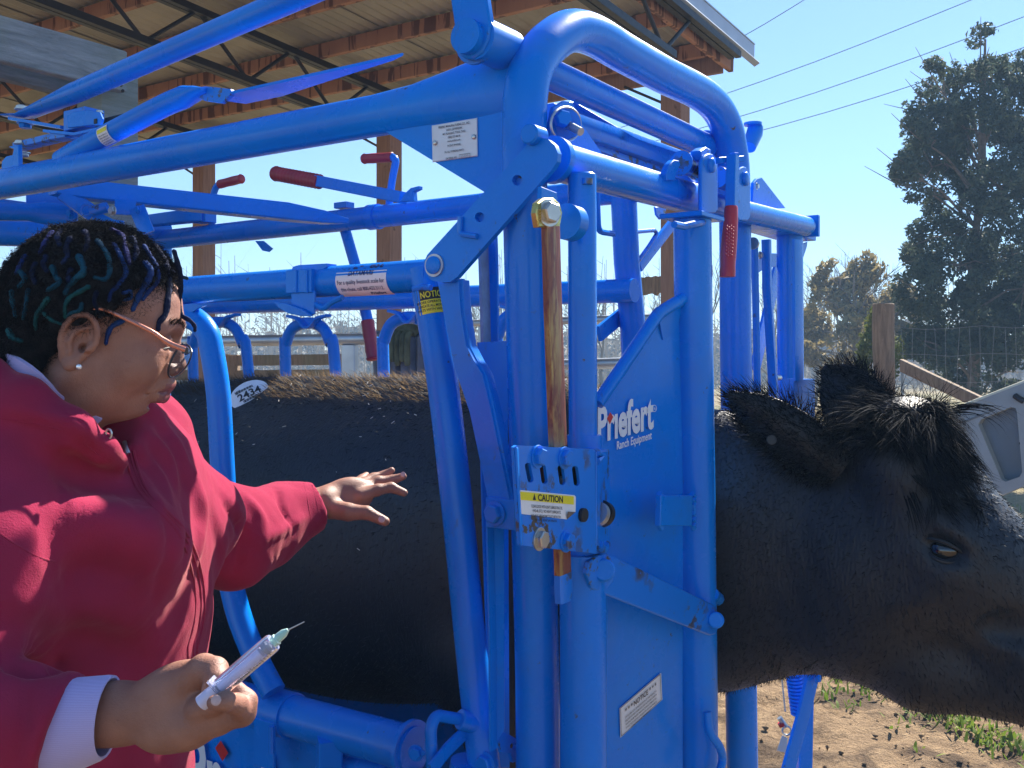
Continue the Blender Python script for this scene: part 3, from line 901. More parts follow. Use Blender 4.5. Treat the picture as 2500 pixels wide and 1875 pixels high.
# ---- near side, rails and side bars
def near_rail():
    pts = [C(2.45, 0, 1.984), C(1.2, 0, 1.984), C(.36, 0, 1.985), C(.26, 0, 1.987), C(.17, 0, 1.992), C(.09, 0, 1.998), C(.03, 0, 2.0)]
    r = [.040, .040, .040, (.037, .043), (.030, .052), (.024, .061), (.020, .066)]
    return T('top_rail', pts, r, n=24)
near_rail()
gus = PL('gusset_plate', [S(905, 300, -.012), S(1165, 258, -.012), S(1236, 250, -.012), S(1232, 452, -.012), S(1189, 473, -.012)], .006, NB)
T('weld_bead', [S(902, 300, -.014), S(925, 297, -.014)], .008, n=10)
npl = PL('name_plate', [S(1053, 306, -.0155), S(1164, 287, -.0155), S(1165, 381, -.0155), S(1055, 396, -.0155)], .003, NB, SILVER)
o_ = S(1109, 343, -.0165); m_ = sheet_map(o_, -sdir, UP, .0012)
def lines(parent, mp, rows, mat, x0=0.0):
    for (txt, y, h, wd) in rows:
        lettering(txt, mat, parent, (lambda mp, y: (lambda x, yy: mp(x + x0, y + yy)))(mp, y), h, .012, 'CENTER', wd)
lines(npl, m_, [('PRIEFERT MANUFACTURING CO., INC.', .026, .0042, .072), ('2630 S. JEFFERSON', .0195, .0038, .036), ('MT. PLEASANT, TEXAS 75455', .0125, .0038, .052),
                ('(800) 527-8616', .0055, .0038, .028), ('www.priefert.com', -.0015, .0038, .030), ('PATENT PENDING', -.010, .0036, .030),
                ('OIL ALL WORKING PARTS', -.021, .0036, .044)], BLACK)
lines(npl, m_, [('S04 SERIAL NO.', -.033, .0036, .026)], BLACK, -.006)
lines(npl, m_, [('63720', -.033, .0042, .018)], simple('stamped_number', (.35, .36, .37), .4), .024)
bx = MB()
for x0, x1, y0, y1 in ((.012, .037, -.0278, -.0272), (.012, .037, -.0354, -.0348), (.012, .0126, -.0354, -.0272), (.0364, .037, -.0354, -.0272)):
    bx.add(([m_(x0, y0), m_(x1, y0), m_(x1, y1), m_(x0, y1)], [(0, 1, 2, 3)]))
tag(bx.build('serial_box', BLACK, npl, smooth=False), kind='stuff')
for px, py in ((1062, 349), (1157, 334)):
    mesh_obj('rivet', *dome(S(px, py, -.0165), NB, .0045, .003), ZINC, npl)

# push rod above the near side, running from the tail end up to the paddle lever
pr = [S(22, 284, .07), S(60, 283, .07), S(105, 262, .06), S(180, 228, .05)]
T('push_rod', pr + [S(420, 124, .03), S(760, -22, 0), S(1010, -130, -.05)],
  [(.030, .004), (.030, .005), (.028, .016), .027, .0265, .0265, .0265], n=20)
BOLT(S(52, 268, .07), UP, .014, ZINC); BOLT(S(62, 300, .07), -UP, .017)
# bent brace tube welded on the rail
T('brace_tube', spline([S(150, 392, .0), S(200, 362, .0), S(300, 310, .005), S(400, 258, .012), S(452, 236, .02)], 5) + [S(482, 226, .025), S(512, 224, .03)],
  [.026] * 21 + [(.028, .014), (.032, .006)], n=18)
PL('folded_lug', [S(466, 218, .02), S(500, 210, .02), S(562, 217, .02), S(566, 228, .02), S(540, 252, .02), S(500, 246, .02), S(470, 232, .02)], .012, NB, WORN)
zs_ = S(600, 221, .02).z
def flat_at(px, b):
    q = S(px, 300, b); return Vector((q.x, q.y, zs_))
PL('strap', [flat_at(548, .02), flat_at(985, .02), flat_at(960, .035), flat_at(800, .07), flat_at(690, .10), flat_at(600, .10), flat_at(556, .06)], .006, -UP)
st = MB(); q0 = S(270, 325, -.003); dv = (S(300, 310, .005) - S(200, 362, 0)).normalized()
_, sd_, up_ = axes_of(dv)
def cylmap(c, ax, upv, r, phi0=0.0):
    """sheet wrapped on a tube: x along ax, y round it (0 faces the camera side)"""
    ax = ax.normalized(); n0 = (Vector((0, 0, CAM_Z)) - c); n0 = (n0 - ax * n0.dot(ax)).normalized()
    u0 = upv - ax * upv.dot(ax) - n0 * upv.dot(n0); u0.normalize()
    def f(x, y):
        t = y / r + phi0
        return c + ax * x + (n0 * math.cos(t) + u0 * math.sin(t)) * r
    return f
def wrap_patch(mp, x0, x1, y0, y1, nx=2, ny=10):
    v = [mp(x0 + (x1 - x0) * i / nx, y0 + (y1 - y0) * j / ny) for j in range(ny + 1) for i in range(nx + 1)]
    f = [(j * (nx + 1) + i, j * (nx + 1) + i + 1, (j + 1) * (nx + 1) + i + 1, (j + 1) * (nx + 1) + i) for j in range(ny) for i in range(nx)]
    return v, f
c_ = S(272, 325, .003)
mp = cylmap(c_, -dv, UP, .0275)
d1 = mesh_obj('warning_decal', *wrap_patch(mp, -.02, .02, -.026, .026), WHITE, chute)
mp2 = cylmap(c_, -dv, UP, .0281)
mesh_obj('print', *wrap_patch(mp2, -.018, .018, .012, .022), YEL, d1)
for j in range(5): lettering('OIL ALL MOVING PARTS', BLACK, d1, (lambda j: (lambda x, y: cylmap(c_, -dv, UP, .0283)(x, y + .004 - j * .006)))(j), .003, .01, 'CENTER', .032)

# ratchet and links at the tail end of the top rail
mesh_obj('ratchet_block', *box(S(205, 295, .06), sdir, wdir, UP, .046, .028, .026), WORN, chute)
PL('ratchet_cheek', [S(163, 282, .02), S(178, 273, .02), S(215, 268, .02), S(243, 274, .02), S(250, 290, .02), S(246, 306, .02), S(222, 305, .02), S(165, 312, .02)], .006, NB)
mesh_obj('ratchet_slot_shade', *box(S(233, 296, .0185), sdir, UP, -wdir, .006, .006, .001, .0003), BLACKGAP, chute)  # raised dark block: the slot's shade is put into its colour
T('link_bar', [S(38, 292, .06), S(166, 314, .06)], (.022, .0045), sec=SQ)
T('link_bar', [S(120, 322, .04), S(196, 330, .04), S(250, 318, .04)], (.018, .004), sec=SQ)
T('link_bar', [S(48, 358, .05), S(140, 336, .05), S(175, 330, .05)], (.02, .009), sec=SQ, mat=WORN)
T('pull_arm', [S(250, 303, .07), S(330, 283, .1), S(420, 262, .16)], (.012, .010), sec=SQ, mat=DARKSTEEL)
PL('rail_lug', [S(2, 440, -.02), S(4, 394, -.02), S(14, 382, -.02), S(30, 378, -.02), S(33, 364, -.02), S(20, 358, -.02), S(44, 353, -.02), S(46, 420, -.02)], .012, NB)
BOLT(S(48, 352, .03), UP, .012, ZINC); BOLT(S(58, 372, .03), -UP, .013, ZINC)
BOLT(S(243, 276, .05), UP, .008, ZINC)

# mid rail with its bracket, sticker and hooks
RZ = 1.6665
T('mid_rail', [C(2.35, 0, RZ), C(.215, 0, RZ)], .031, n=24)
mc = S(733, 690, 0.0)
mesh_obj('slide_block', *box(S(733, 687, -.035), sdir, UP, -wdir, .036, .0235, .006), BLUE, chute)
for px in (722, 748):
    mesh_obj('slide_rib', *box(S(px, 687, -.0425), sdir, UP, -wdir, .0035, .023, .003), BLUE, chute)
PL('saddle', [S(709, 664, -.02), S(714, 651, -.02), S(728, 647, -.02), S(797, 643, -.02), S(797, 652, -.02), S(775, 668, -.02)], .03, NB)
PL('hanger_plate', [S(710, 712, -.036), S(768, 710, -.036), S(766, 766, -.036), S(755, 773, -.036), S(735, 764, -.036), S(711, 744, -.036)], .006, NB)
PL('scoop_plate', [S(668, 737, -.045), S(700, 741, -.045), S(735, 754, -.045), S(762, 772, -.045), S(735, 772, -.045), S(702, 765, -.045), S(680, 752, -.045)], .005, NB)
T('hook_rod', fillet([S(770, 742, -.03), S(790, 756, -.03), S(808, 738, -.03), S(836, 726, -.03)], .015), .006, n=8)
PL('rail_tab', [S(418, 745, -.02), S(470, 740, -.02), S(503, 745, -.02), S(485, 752, -.02), S(470, 762, -.02), S(440, 764, -.02)], .006, NB)
c_ = S(906, 683, 0); mp = cylmap(c_, -sdir, UP, .0316)
scs = mesh_obj('sticker', *wrap_patch(mp, -.066, .066, -.042, .044), WHITE, chute)
def wl(txt, y, h, wd, mat, bold=.01, shear=0.0, x0=0.0):
    mm = cylmap(c_, -sdir, UP, .0323)
    lettering(txt, mat, scs, lambda x, yy: mm(x + x0, y + yy), h, bold, 'CENTER', wd, shear)
wl('Tru-Test', .026, .022, .108, NAVY, .03, .2)
wl('DATAMARS', .0105, .0098, .066, NAVY, .02, .15)
wl('For a quality livestock scale for', -.006, .0082, .122, NAVY, .008)
wl('this chute, call 800.433.3112.', -.021, .0082, .112, NAVY, .008)
wl('Priefert', -.034, .0075, .04, NAVY, .03, .15, .034)

# side bars (hoops) of the near panel: a bar in front of the cow's ribs, its twins further back
hoop = [S(452, 772, .0), S(478, 780, .0), S(506, 812, .0), S(518, 860, .0), S(533, 960, .0), S(541, 1100, .0), S(549, 1250, .0), S(556, 1370, .0), S(580, 1490, .0), S(622, 1600, .0), S(668, 1690, .0)]
T('side_bar', spline(hoop, 5), .0265, n=20)
hl = [S(478, 780, .0), S(445, 772, 0), S(415, 790, 0), S(396, 840, 0), S(388, 960, 0), S(392, 1200, .0), S(402, 1400, 0), S(430, 1550, .0), S(470, 1640, .0)]
T('side_bar', spline(hl, 5), .0265, n=20)
h3 = [S(-60, 790, 0), S(-20, 785, 0), S(6, 815, 0), S(16, 880, 0), S(24, 1000, 0), S(40, 1300, 0), S(120, 1560, 0)]
T('side_bar', spline(h3, 5), .0265, n=20)
T('side_bar', spline([S(1036, 655, -.004), S(1046, 720, -.004), S(1083, 950, -.002), S(1120, 1275, -.002), S(1145, 1530, 0), S(1168, 1748, 0), S(1185, 1900, 0)], 4), .0295, n=20)
T('weld_bead', [S(1010, 706, -.03), S(1030, 702, -.03), S(1052, 702, -.03)], .006, n=8, mat=WORN)
c_ = S(1052, 742, -.003); axb = (S(1046, 720, -.004) - S(1083, 950, -.002)).normalized()
mpn = cylmap(c_, Vector((1, 0, 0)) - axb * axb.x, axb, .03)
def notice_map(x, y, rr=.0303):
    d = axb; n0 = (Vector((0, 0, CAM_Z)) - c_); n0 = (n0 - d * n0.dot(d)).normalized(); sd = n0.cross(d) * -1
    t = x / rr
    return c_ + d * y + (n0 * math.cos(t) + sd * math.sin(t)) * rr
nd = mesh_obj('notice_decal', [notice_map(-.034 + .068 * i / 8, y) for y in (-.022, .004) for i in range(9)], [(i, i + 1, i + 10, i + 9) for i in range(8)], YEL, chute)
mesh_obj('print', [notice_map(-.034 + .068 * i / 8, y) for y in (.004, .026) for i in range(9)], [(i, i + 1, i + 10, i + 9) for i in range(8)], BLACK, nd)
lettering('NOTICE', YEL, nd, lambda x, y: notice_map(x + .006, y + .008, .031), .0115, .02, 'CENTER', .048)
for j, tx in enumerate(('BEFORE OPERATION', 'LUBRICATE ALL MOVING', 'PARTS WITH WD-40')):
    lettering(tx, BLACK, nd, lambda x, y, j=j: notice_map(x, y - .0028 - j * .0072, .031), .0046, .012, 'CENTER', .06)

# lower side pipe, clamps, side sheet with lettering
T('lower_pipe', [C(2.3, 0.03, .752), C(.285, 0.03, .752)], .043, n=24)
for pa in (.655, 1.5):
    T('pipe_clamp', [C(pa + .034, .03, .752), C(pa - .034, .03, .752)], .048, n=24)
    mesh_obj('clamp_plate', *box(C(pa, -.017, .70), sdir, UP, -wdir, .03, .05, .004), BLUE, chute)
    T('clamp_rib', [C(pa - .03, -.026, .745), C(pa - .03, -.026, .69)], .006, n=8)
T('pipe_flange', [C(.300, .03, .752), C(.29, .03, .752)], .055, n=28)
BOLT(S(1016, 1838, -.02), NB + NF * .3, .012); BOLT(S(1036, 1838, -.018), NB, .005, washer=False)
side = PL('side_sheet', [C(2.2, .045, .70), C(.34, .045, .70), C(.34, .07, .12), C(2.2, .07, .12)], .004, NB)
T('sheet_lip', [C(2.2, .04, .702), C(.34, .04, .702)], .007, n=8)
sp = S(560, 1990, .045)
mps = sheet_map(sp, -sdir, UP * 1 + wdir * -.04, .004)
g1 = lettering('Pr', WHITEP, side, lambda x, y: mps(x - .075, y + .0), .165, .03, 'CENTER', .12)
g2 = lettering('\u0131efert', WHITEP, side, lambda x, y: mps(x + .165, y + .0), .165, .03, 'CENTER', .30)
def diamond(c, rx, ry, mp, name, parent):
    mesh_obj(name, [mp(c[0] - rx * .5, c[1] + ry * .55), mp(c[0] + rx * .1, c[1] + ry), mp(c[0] + rx, c[1] - ry * .25), mp(c[0] + rx * .35, c[1] - ry)], [(3, 2, 1, 0)], REDP, parent, smooth=False)
mesh_obj('print', [S(525, 1826, .039), S(539, 1808, .039), S(557, 1838, .039), S(543, 1859, .039)], [(0, 1, 2, 3)], REDP, side, smooth=False)
T('panel_leg', [S(805, 1800, 0.0), S(800, 2150, .02)], .024, sec=SQ)
T('lower_rail', [S(830, 1868, .04), S(1040, 1910, .04)], .024, n=16)

# ---- far side
FB = 1.03
T('far_top_rail', [C(2.6, FB, 1.984), C(.03, FB, 1.984)], .037, n=20)
T('rail_collar', [C(1.31, FB, 1.984), C(1.27, FB, 1.984)], .042, n=20)
mesh_obj('clamp_block', *box(S(840, 502, FB), sdir, wdir, UP, .028, .02, .010), BLUE, chute)
PL('rail_tab', [S(622, 588, FB - .03), S(642, 588, FB - .03), S(665, 607, FB - .03), S(656, 615, FB - .03), S(640, 612, FB - .03)], .006, NB)
T('far_mid_rail', [S(330, 752, 1.0), S(1550, 709, 1.0)], .033, n=20)
def far_hoop(x0, x1, ytop, ybot, b=.97):
    w_ = x1 - x0
    pts = [S(x0 + w_ * .10, ybot + 330, b), S(x0, ybot - 40, b), S(x0 + w_ * .02, ytop + w_ * .40, b), S(x0 + w_ * .14, ytop + w_ * .12, b), S(x0 + w_ * .36, ytop, b), S(x0 + w_ * .6, ytop, b), S(x0 + w_ * .80, ytop + w_ * .12, b), S(x0 + w_ * .93, ytop + w_ * .40, b),
           S(x1, ybot - 40, b), S(x1 + w_ * .25, ybot + 330, b)]
    T('far_side_bar', spline(pts, 5), .0195, n=16)
    xm = x0 + w_ * .45
    T('hanger_strap', fillet([S(xm - 44, ytop - 18, b - .03), S(xm - 20, ytop - 12, b - .03), S(xm - 4, ytop + 10, b - .03), S(xm + 8, ytop + 10, b - .03), S(xm + 26, ytop - 14, b - .03), S(xm + 52, ytop - 20, b - .03)], .015, 3), (.014, .0045), sec=SQ)
far_hoop(470, 602, 788, 900)
far_hoop(696, 815, 790, 900)
far_hoop(935, 1070, 777, 900)
far_hoop(1213, 1340, 766, 900)
far_hoop(265, 385, 797, 900)
# levers with red grips on the far side
def grip(pts, r0, parent, ridges=12):
    a, b = Vector(pts[0]), Vector(pts[1]); p = []; r = []
    p += [a, a + (b - a) * .02, a + (b - a) * .06]; r += [r0 * .7, r0 * .98, r0 * 1.12]
    for i in range(ridges):
        t = .1 + .86 * i / ridges
        p += [a + (b - a) * t, a + (b - a) * (t + .3 / ridges), a + (b - a) * (t + .6 / ridges)]; r += [r0, r0 * 1.07, r0]
    p += [a + (b - a) * .985, b]; r += [r0 * 1.05, r0 * .95]
    return T('grip', p, r, RED, parent, n=16)
LB = .93
lv = T('lever', [S(775, 442, LB), S(985, 483, LB)], .0185, sec=SQ); grip([S(668, 423, LB), S(782, 444, LB)], .024, lv)
PL('lever_bracket', [S(975, 492, LB - .03), S(992, 468, LB - .03), S(1002, 459, LB - .03), S(1022, 454, LB - .03), S(1022, 461, LB - .03), S(1008, 468, LB - .03), S(1010, 490, LB - .03)], .02, NB)
lv = T('lever', fillet([S(950, 500, FB), S(957, 440, FB), S(968, 388, FB), S(950, 381, FB), S(935, 383, FB)], .04), .0125, n=12)
grip([S(886, 388, FB), S(958, 384, FB)], .016, lv, 1)
lv = T('lever', fillet([S(516, 560, FB), S(522, 470, FB), S(530, 452, FB), S(552, 446, FB)], .04), .0125, n=12)
grip([S(592, 436, FB), S(536, 450, FB)], .016, lv, 1)
mesh_obj('lever_box', *box(S(500, 532, FB - .02), sdir, wdir, UP, .035, .025, .02), BLUE, chute)
T('lever_rod', [S(262, 552, .9), S(320, 545, .92), S(470, 527, .98), S(500, 525, 1.0)], [.018, .020, .024, .026], sec=SQ)
lv = T('lever', [S(842, 560, 1.06), S(868, 650, 1.07), S(898, 785, 1.09)], .019, n=14)
grip([S(912, 880, 1.09), S(897, 782, 1.09)], .022, lv, 2)
cb = T('cross_bar', [P(130, 452, 2.95), P(163, 460, 2.98), P(700, 518, 3.22), P(790, 531, 3.25), P(850, 540, 3.28)], [.027, .027, .027, (.018, .020), (.006, .008)], sec=SQ)
# tail-gate works seen under the rail at the left
T('tail_tube', [P(-60, 515, 3.0), P(70, 518, 3.05), P(108, 520, 3.06), P(190, 524, 3.08)], [.028, .027, (.012, .034), (.008, .030)], n=16)
BOLT(P(174, 522, 3.03), NB, .013)
T('tail_tube', [P(-60, 565, 3.3), P(60, 570, 3.35), P(110, 575, 3.36)], [.045, .043, (.03, .05)], n=16)
T('link_bar', [P(152, 468, 2.95), P(228, 524, 3.0)], (.006, .024), sec=SQ)
mesh_obj('cross_plate', *box(P(130, 488, 3.1), (1, 0.2, -.1), (0, 0, 1), (0, -1, 0), .075, .022, .006), BLUE, chute)
T('pin', [P(222, 518, 2.95), P(262, 505, 2.95)], .016, n=12, mat=WORN)
T('spring_ring', [P(212 + 13 * math.cos(t), 512 + 13 * math.sin(t), 2.94) for t in np.linspace(0, 6.2, 18)], .004, n=8, mat=WORN)
BOLT(P(276, 515, 2.93), NB, .012, ZINC)
T('link_bar', [P(280, 505, 3.0), P(332, 508, 3.02)], (.006, .022), sec=SQ)
T('link_bar', [P(334, 506, 2.98), P(360, 570, 2.98)], (.006, .022), sec=SQ)
BOLT(P(338, 512, 2.96), NB, .010)
T('link_bar', [P(228, 530, 2.98), P(272, 552, 2.99), P(300, 556, 2.99)], (.006, .020), sec=SQ)

# ---- front: posts, arch, shaft, pivot tube
arch = [C(-.02, -.012, .10), F(1313, 1800, 0), F(1300, 1200, 0), F(1287, 700, 0), F(1281, 420, 0), F(1281, 300, 0), F(1284, 225, 0), F(1300, 160, 0), F(1338, 108, 0), F(1390, 76, 0), F(1446, 85, 0), F(1520, 128, 0),
        F(1620, 183, 0), F(1700, 222, 0), F(1745, 258, 0), F(1772, 305, 0), F(1785, 360, 0), F(1792, 430, 0), F(1795, 600, 0), F(1797, 900, 0), F(1812, 1875, 0)]
T('front_arch', spline(arch, 5), .0395, n=28)
sha = .055
shaft_z = 2.045
T('lever_shaft', [C(sha, -.115, shaft_z + .012), C(sha, .95, shaft_z)], .030, n=24)
T('shaft_sleeve', [C(sha - .01, -.095, shaft_z + .012), C(sha - .01, .0, shaft_z + .012)], .0375, n=24)
pd = [S(1060, -300, -.10), S(1150, -300, -.10), S(1188, 0, -.10), S(1197, 60, -.10), S(1192, 95, -.10), S(1178, 125, -.10), S(1155, 142, -.10), S(1135, 143, -.10), S(1121, 134, -.10), S(1117, 122, -.10), S(1099, 0, -.10)]
PL('paddle_lever', pd, .016, NB, bevel=.003)
T('shaft_collar', [C(sha, -.086, shaft_z + .012), C(sha, -.078, shaft_z + .012)], .042, n=24, mat=WORN)
T('shaft_collar', [F(1722, 352, .055), F(1734, 357, .055)], .035, n=24)
# channel and slanted plate behind the shaft
T('gate_channel', [F(1335, 283, .12), F(1705, 412, .12)], (.02, .024), sec=SQ)
PL('gate_wedge', [F(1387, 250, .10), F(1402, 247, .10), F(1555, 338, .10), F(1660, 374, .10), F(1655, 392, .10), F(1400, 300, .10)], .01, NF)
T('gate_bar', [F(1340, 330, .15), F(1560, 410, .15), F(1690, 450, .15)], (.03, .008), sec=SQ, mat=WORN)
PL('pin_plate', [F(1352, 262, -.03), F(1378, 246, -.03), F(1398, 250, -.03), F(1420, 300, -.03), F(1478, 385, -.03), F(1345, 385, -.03), F(1344, 300, -.03)], .008, NF)
T('pin_boss', [F(1380, 304, -.02), F(1380, 304, -.045)], .028, n=24)
T('pin_ring', [F(1381 + 36 * math.cos(t), 303 + 42 * math.sin(t), -.055) for t in np.linspace(0, 2 * math.pi, 30)], .0025, n=6, mat=GALV, caps=False)
BOLT(F(1368, 294, -.045), NF + NB * .8, .015, h=.02, washer=False)
T('pin_bolt', [F(1383, 303, -.05), F(1418, 322, -.085)], .0075, n=12, mat=GALV)

PA = -.06
T('pivot_tube', [F(1352, 392, PA), F(1695, 487, PA)], .0345, n=28, bevel=.003)
T('tube_end_ring', [F(1344, 388, PA), F(1356, 393, PA)], .0405, n=28)
T('pivot_tube', [F(1700, 490, PA), F(1968, 553, PA)], .027, n=24, bevel=.004)
mesh_obj('header_plate', *box(F(1890, 566, .0), wdir, sdir, UP, .22, .045, .006), BLUE, chute)
mesh_obj('end_cap', *box(F(1974, 553, PA), wdir, sdir, UP, .006, .03, .03), BLUE, chute)
PL('header_bracket', [F(1836, 512, -.03), F(1840, 446, -.03), F(1848, 436, -.03), F(1860, 433, -.03), F(1918, 508, -.03)], .008, NF)
BOLT(F(1847, 455, -.04), NF, .007, ZINC)
T('stop_post', [F(1829, 360, .02), F(1842, 326, .02), F(1845, 310, .02)], [.018, .022, .02], n=14)
T('stop_post', [F(1838, 300, .02), F(1838, 306, .02)], .024, n=14)

# big slanted arm with holes, its pin and the curved link hanging from it
ab = -.075
def S2(px, py): return S(px, py, ab)
c0 = (1066, 644); c1 = (1318, 366)
def bar_outline(p, q, r, k=8): return [S2(x, y) for x, y in capsule2d(p, q, r, k)]
def ringpts(c, r, n=14): return [S2(c[0] + r * math.cos(2 * math.pi * i / n), c[1] + r * math.sin(2 * math.pi * i / n)) for i in range(n)]
arm_out = []
for x, y in [(1035, 640), (1043, 622), (1288, 352), (1300, 342), (1318, 336), (1338, 340), (1354, 354), (1362, 374), (1360, 394), (1349, 412), (1116, 676), (1100, 688), (1078, 690), (1052, 684), (1040, 668)]:
    arm_out.append(S2(x, y))
arm = PL('lock_arm', arm_out, .012, NB, holes=[ringpts((1263, 440), 13), ringpts((1171, 530), 12)])
T('hole_boss', [S2(1263, 440) + wdir * .012, S2(1263, 440) + wdir * .03], .011, mat=WORN)
T('hole_boss', [S2(1171, 530) + wdir * .012, S2(1171, 530) + wdir * .03], .011, mat=WORN)
T('arm_hook', fillet([S2(1127, 530) + NB * .004, S2(1126, 572) + NB * .004, S2(1168, 578) + NB * .004], .008), .005, n=8, mat=WORN)
mesh_obj('pivot_pin', *cyl(S2(1302, 330) + wdir * .02, S2(1302, 330) + NB * .012 , .0175, 24, .003), BLUE, chute)
T('arm_disc', [S2(1062, 648), S2(1062, 648) + NB * .004], .0205, n=24, mat=GALV)
mesh_obj('arm_pin', *dome(S2(1062, 648) + NB * .004, NB, .016, .006), BLUE, chute)
lb = -.058
lk = [(1066, 685), (1128, 680), (1133, 760), (1146, 845), (1165, 882), (1186, 915), (1203, 985), (1226, 1095), (1252, 1220), (1190, 1222), (1168, 1115), (1145, 1007), (1128, 955), (1108, 899), (1088, 800)]
PL('curved_link', [S(x, y, lb) for x, y in lk], .010, NB, bevel=.002)
T('link_flange', [S(x + 2, y, lb + .01) for x, y in [(1128, 684), (1133, 760), (1146, 845), (1165, 882), (1186, 915), (1203, 985), (1226, 1095), (1252, 1218)]], (.016, .003), sec=SQ, up=UP)
mesh_obj('link_bracket', *box(S(1232, 1252, -.05), sdir, UP, -wdir, .031, .026, .014), BLUE, chute)
BOLT(S(1209, 1253, -.066), NB, .0165, WORN)
T('angle_strip', [S(1196, 1275, -.05), S(1202, 1560, -.05), S(1204, 1830, -.05)], (.002, .010), sec=SQ, up=wdir)
PL('angle_web', [S(1197, 1275, -.045), S(1232, 1275, -.02), S(1232, 1780, -.02), S(1204, 1830, -.045)], .004, NB)
PL('front_wing', [F(1168, 836, .1), F(1240, 832, .1), F(1245, 1875, .1), F(1200, 1875, .1), F(1180, 1300, .1)], .004, NF)
T('perforated_strip', [S(1179, 590, .04), S(1184, 750, .04), S(1188, 905, .04)], (.004, .012), sec=SQ, up=wdir, mat=simple('dull_blue_steel', (.16, .26, .42), .5, .2, .2, 40, .3, 120))
T('wing_angle', [S(1190, 470, .06), S(1196, 640, .06), S(1198, 840, .06)], (.003, .018), sec=SQ)

# second post: inner tube in an outer sleeve
qa = -.10
T('sliding_post', [F(1421, 428, qa), F(1422, 760, qa), F(1425, 1400, qa)], .0245, n=24, bevel=.003)
T('sleeve_rim', [F(1428, 1062, qa), F(1428, 1078, qa)], .0305, n=24)
T('post_sleeve', [F(1428, 1074, qa), F(1428, 1360, qa)], .030, n=24)
T('post_sleeve', [F(1423, 1350, qa), F(1424, 1600, qa), F(1424, 2350, qa)], .0405, n=28)
T('grease_fitting', [F(1434, 436, qa - .02), F(1434, 450, qa - .02)], .009, n=10, mat=WORN)
# lock bar
la = -.145
T('lock_bar', [F(1344, 545, la), F(1350, 760, la), F(1362, 1090, la)], (.006, .0195), sec=SQ, up=wdir, mat=GREASE)
T('lock_bar', [F(1372, 1330, la), F(1374, 1400, la)], (.006, .0175), sec=SQ, up=wdir, mat=GREASE)
T('lock_bar_end', [F(1374, 1392, la + .001), F(1375, 1440, la + .001), F(1375, 1470, la + .001)], [(.0062, .018), (.0064, .018), (.006, .016)], sec=SQ, up=wdir, mat=WORN)
eye = [(1316, 555), (1310, 520), (1314, 495), (1328, 484), (1352, 482), (1368, 496), (1374, 520), (1368, 555)]
PL('lock_bar_eye', [F(x, y, la - .006) for x, y in eye], .012, NF, YZINC, bevel=.002)
BOLT(F(1338, 520, la - .008), NF + NB * .35, .0165, ZINC)
PL('eye_shim', [F(1322, 455, la + .03), F(1360, 470, la + .03), F(1366, 520, la + .03), F(1318, 520, la + .03)], .008, NF)
T('post_boss', [F(1380, 540, la + .03), F(1400, 546, la + .03)], .03, n=20)

# lock box with slots, bolts and caution sticker
xa = -.165
def X(px, py, d=0.0): return F(px, py, xa - d)
slots = []
for (x, y, dx) in ((1292, 1154, 8), (1327, 1157, 6), (1371, 1160, 6), (1406, 1162, 5)):
    slots.append([X(px, py) for px, py in capsule2d((x - dx * .4, y - 17), (x + dx * .4, y + 17), 7.5, 5)])
fo = [(1254, 1092), (1262, 1087), (1446, 1097), (1452, 1104), (1457, 1352), (1269, 1331)]
PL('lock_box_face', [X(x, y) for x, y in fo], .005, NF, WORN, holes=slots)
bk = [(1256, 1094), (1450, 1103), (1456, 1350), (1270, 1330)]
PL('lock_box_back', [F(x, y, xa + .045) for x, y in bk], .004, NF, DARKSTEEL)
def quad_strip(a, b, th, name, nrm, mat=BLUE):
    PL(name, a + b[::-1], th, nrm, mat, bevel=.0008)
PL('lock_box_side', [X(1457, 1103), F(1487, 1100, xa + .045), F(1491, 1338, xa + .045), X(1457, 1212 + 120), ], .004, -wdir * -1, WORN)
PL('lock_box_top', [X(1254, 1091), X(1450, 1098), F(1486, 1098, xa + .045), F(1290, 1087, xa + .045)], .004, UP, WORN)
PL('lock_box_side', [X(1255, 1092), F(1290, 1090, xa + .045), F(1300, 1330, xa + .045), X(1269, 1331)], .004, wdir * -1)
T('lock_dog', [X(1330, 1140, -.02), X(1330, 1185, -.02)], .012, n=8, mat=GREASE)
T('lock_dog', [X(1375, 1165, -.018), X(1376, 1190, -.018)], .010, n=8, mat=ZINC)
T('lock_wheel', [F(1456, 1252, xa + .020), F(1464, 1256, xa + .020)], .020, n=28, mat=GALV)
T('lock_wheel', [F(1466, 1252, xa + .022), F(1474, 1256, xa + .022)], .022, n=28, mat=DARKSTEEL)
for x, y, mt in ((1312, 1115, WORN), (1377, 1118, WORN), (1316, 1316, ZINC), (1381, 1321, WORN)):
    BOLT(X(x, y), NF, .0135, mt, rot=.3)
mesh_obj('lock_pin', *cyl(X(1420, 1257), X(1420, 1257) + NF * .006, .011, 18), DARKSTEEL, chute)
T('corner_weld', [X(1456, 1104, -.004), X(1468, 1112, -.01), X(1456, 1126, -.004)], .007, n=8, mat=WORN)
T('corner_weld', [X(1462, 1330, -.01), X(1472, 1342, -.02), X(1480, 1330, -.03)], .008, n=8, mat=WORN)
cs = [(1266, 1196), (1402, 1209), (1406, 1213), (1405, 1250), (1384, 1268), (1267, 1254)]
cau = PL('caution_sticker', [X(x, y, .0006) for x, y in cs], .0008, NF, WHITE, bevel=0)
mesh_obj('print', [X(x, y, .0012) for x, y in [(1269, 1200), (1401, 1212), (1401, 1232), (1269, 1220)]], [(0, 1, 2, 3)], YEL, cau, smooth=False)
cr = (X(1405, 1213) - X(1266, 1200)).normalized()
mpc = sheet_map(X(1336, 1217, .0016), cr, UP, 0)
mesh_obj('print', [mpc(-.040, -.004), mpc(-.031, -.004), mpc(-.0355, .006)], [(0, 1, 2)], BLACK, cau, smooth=False)
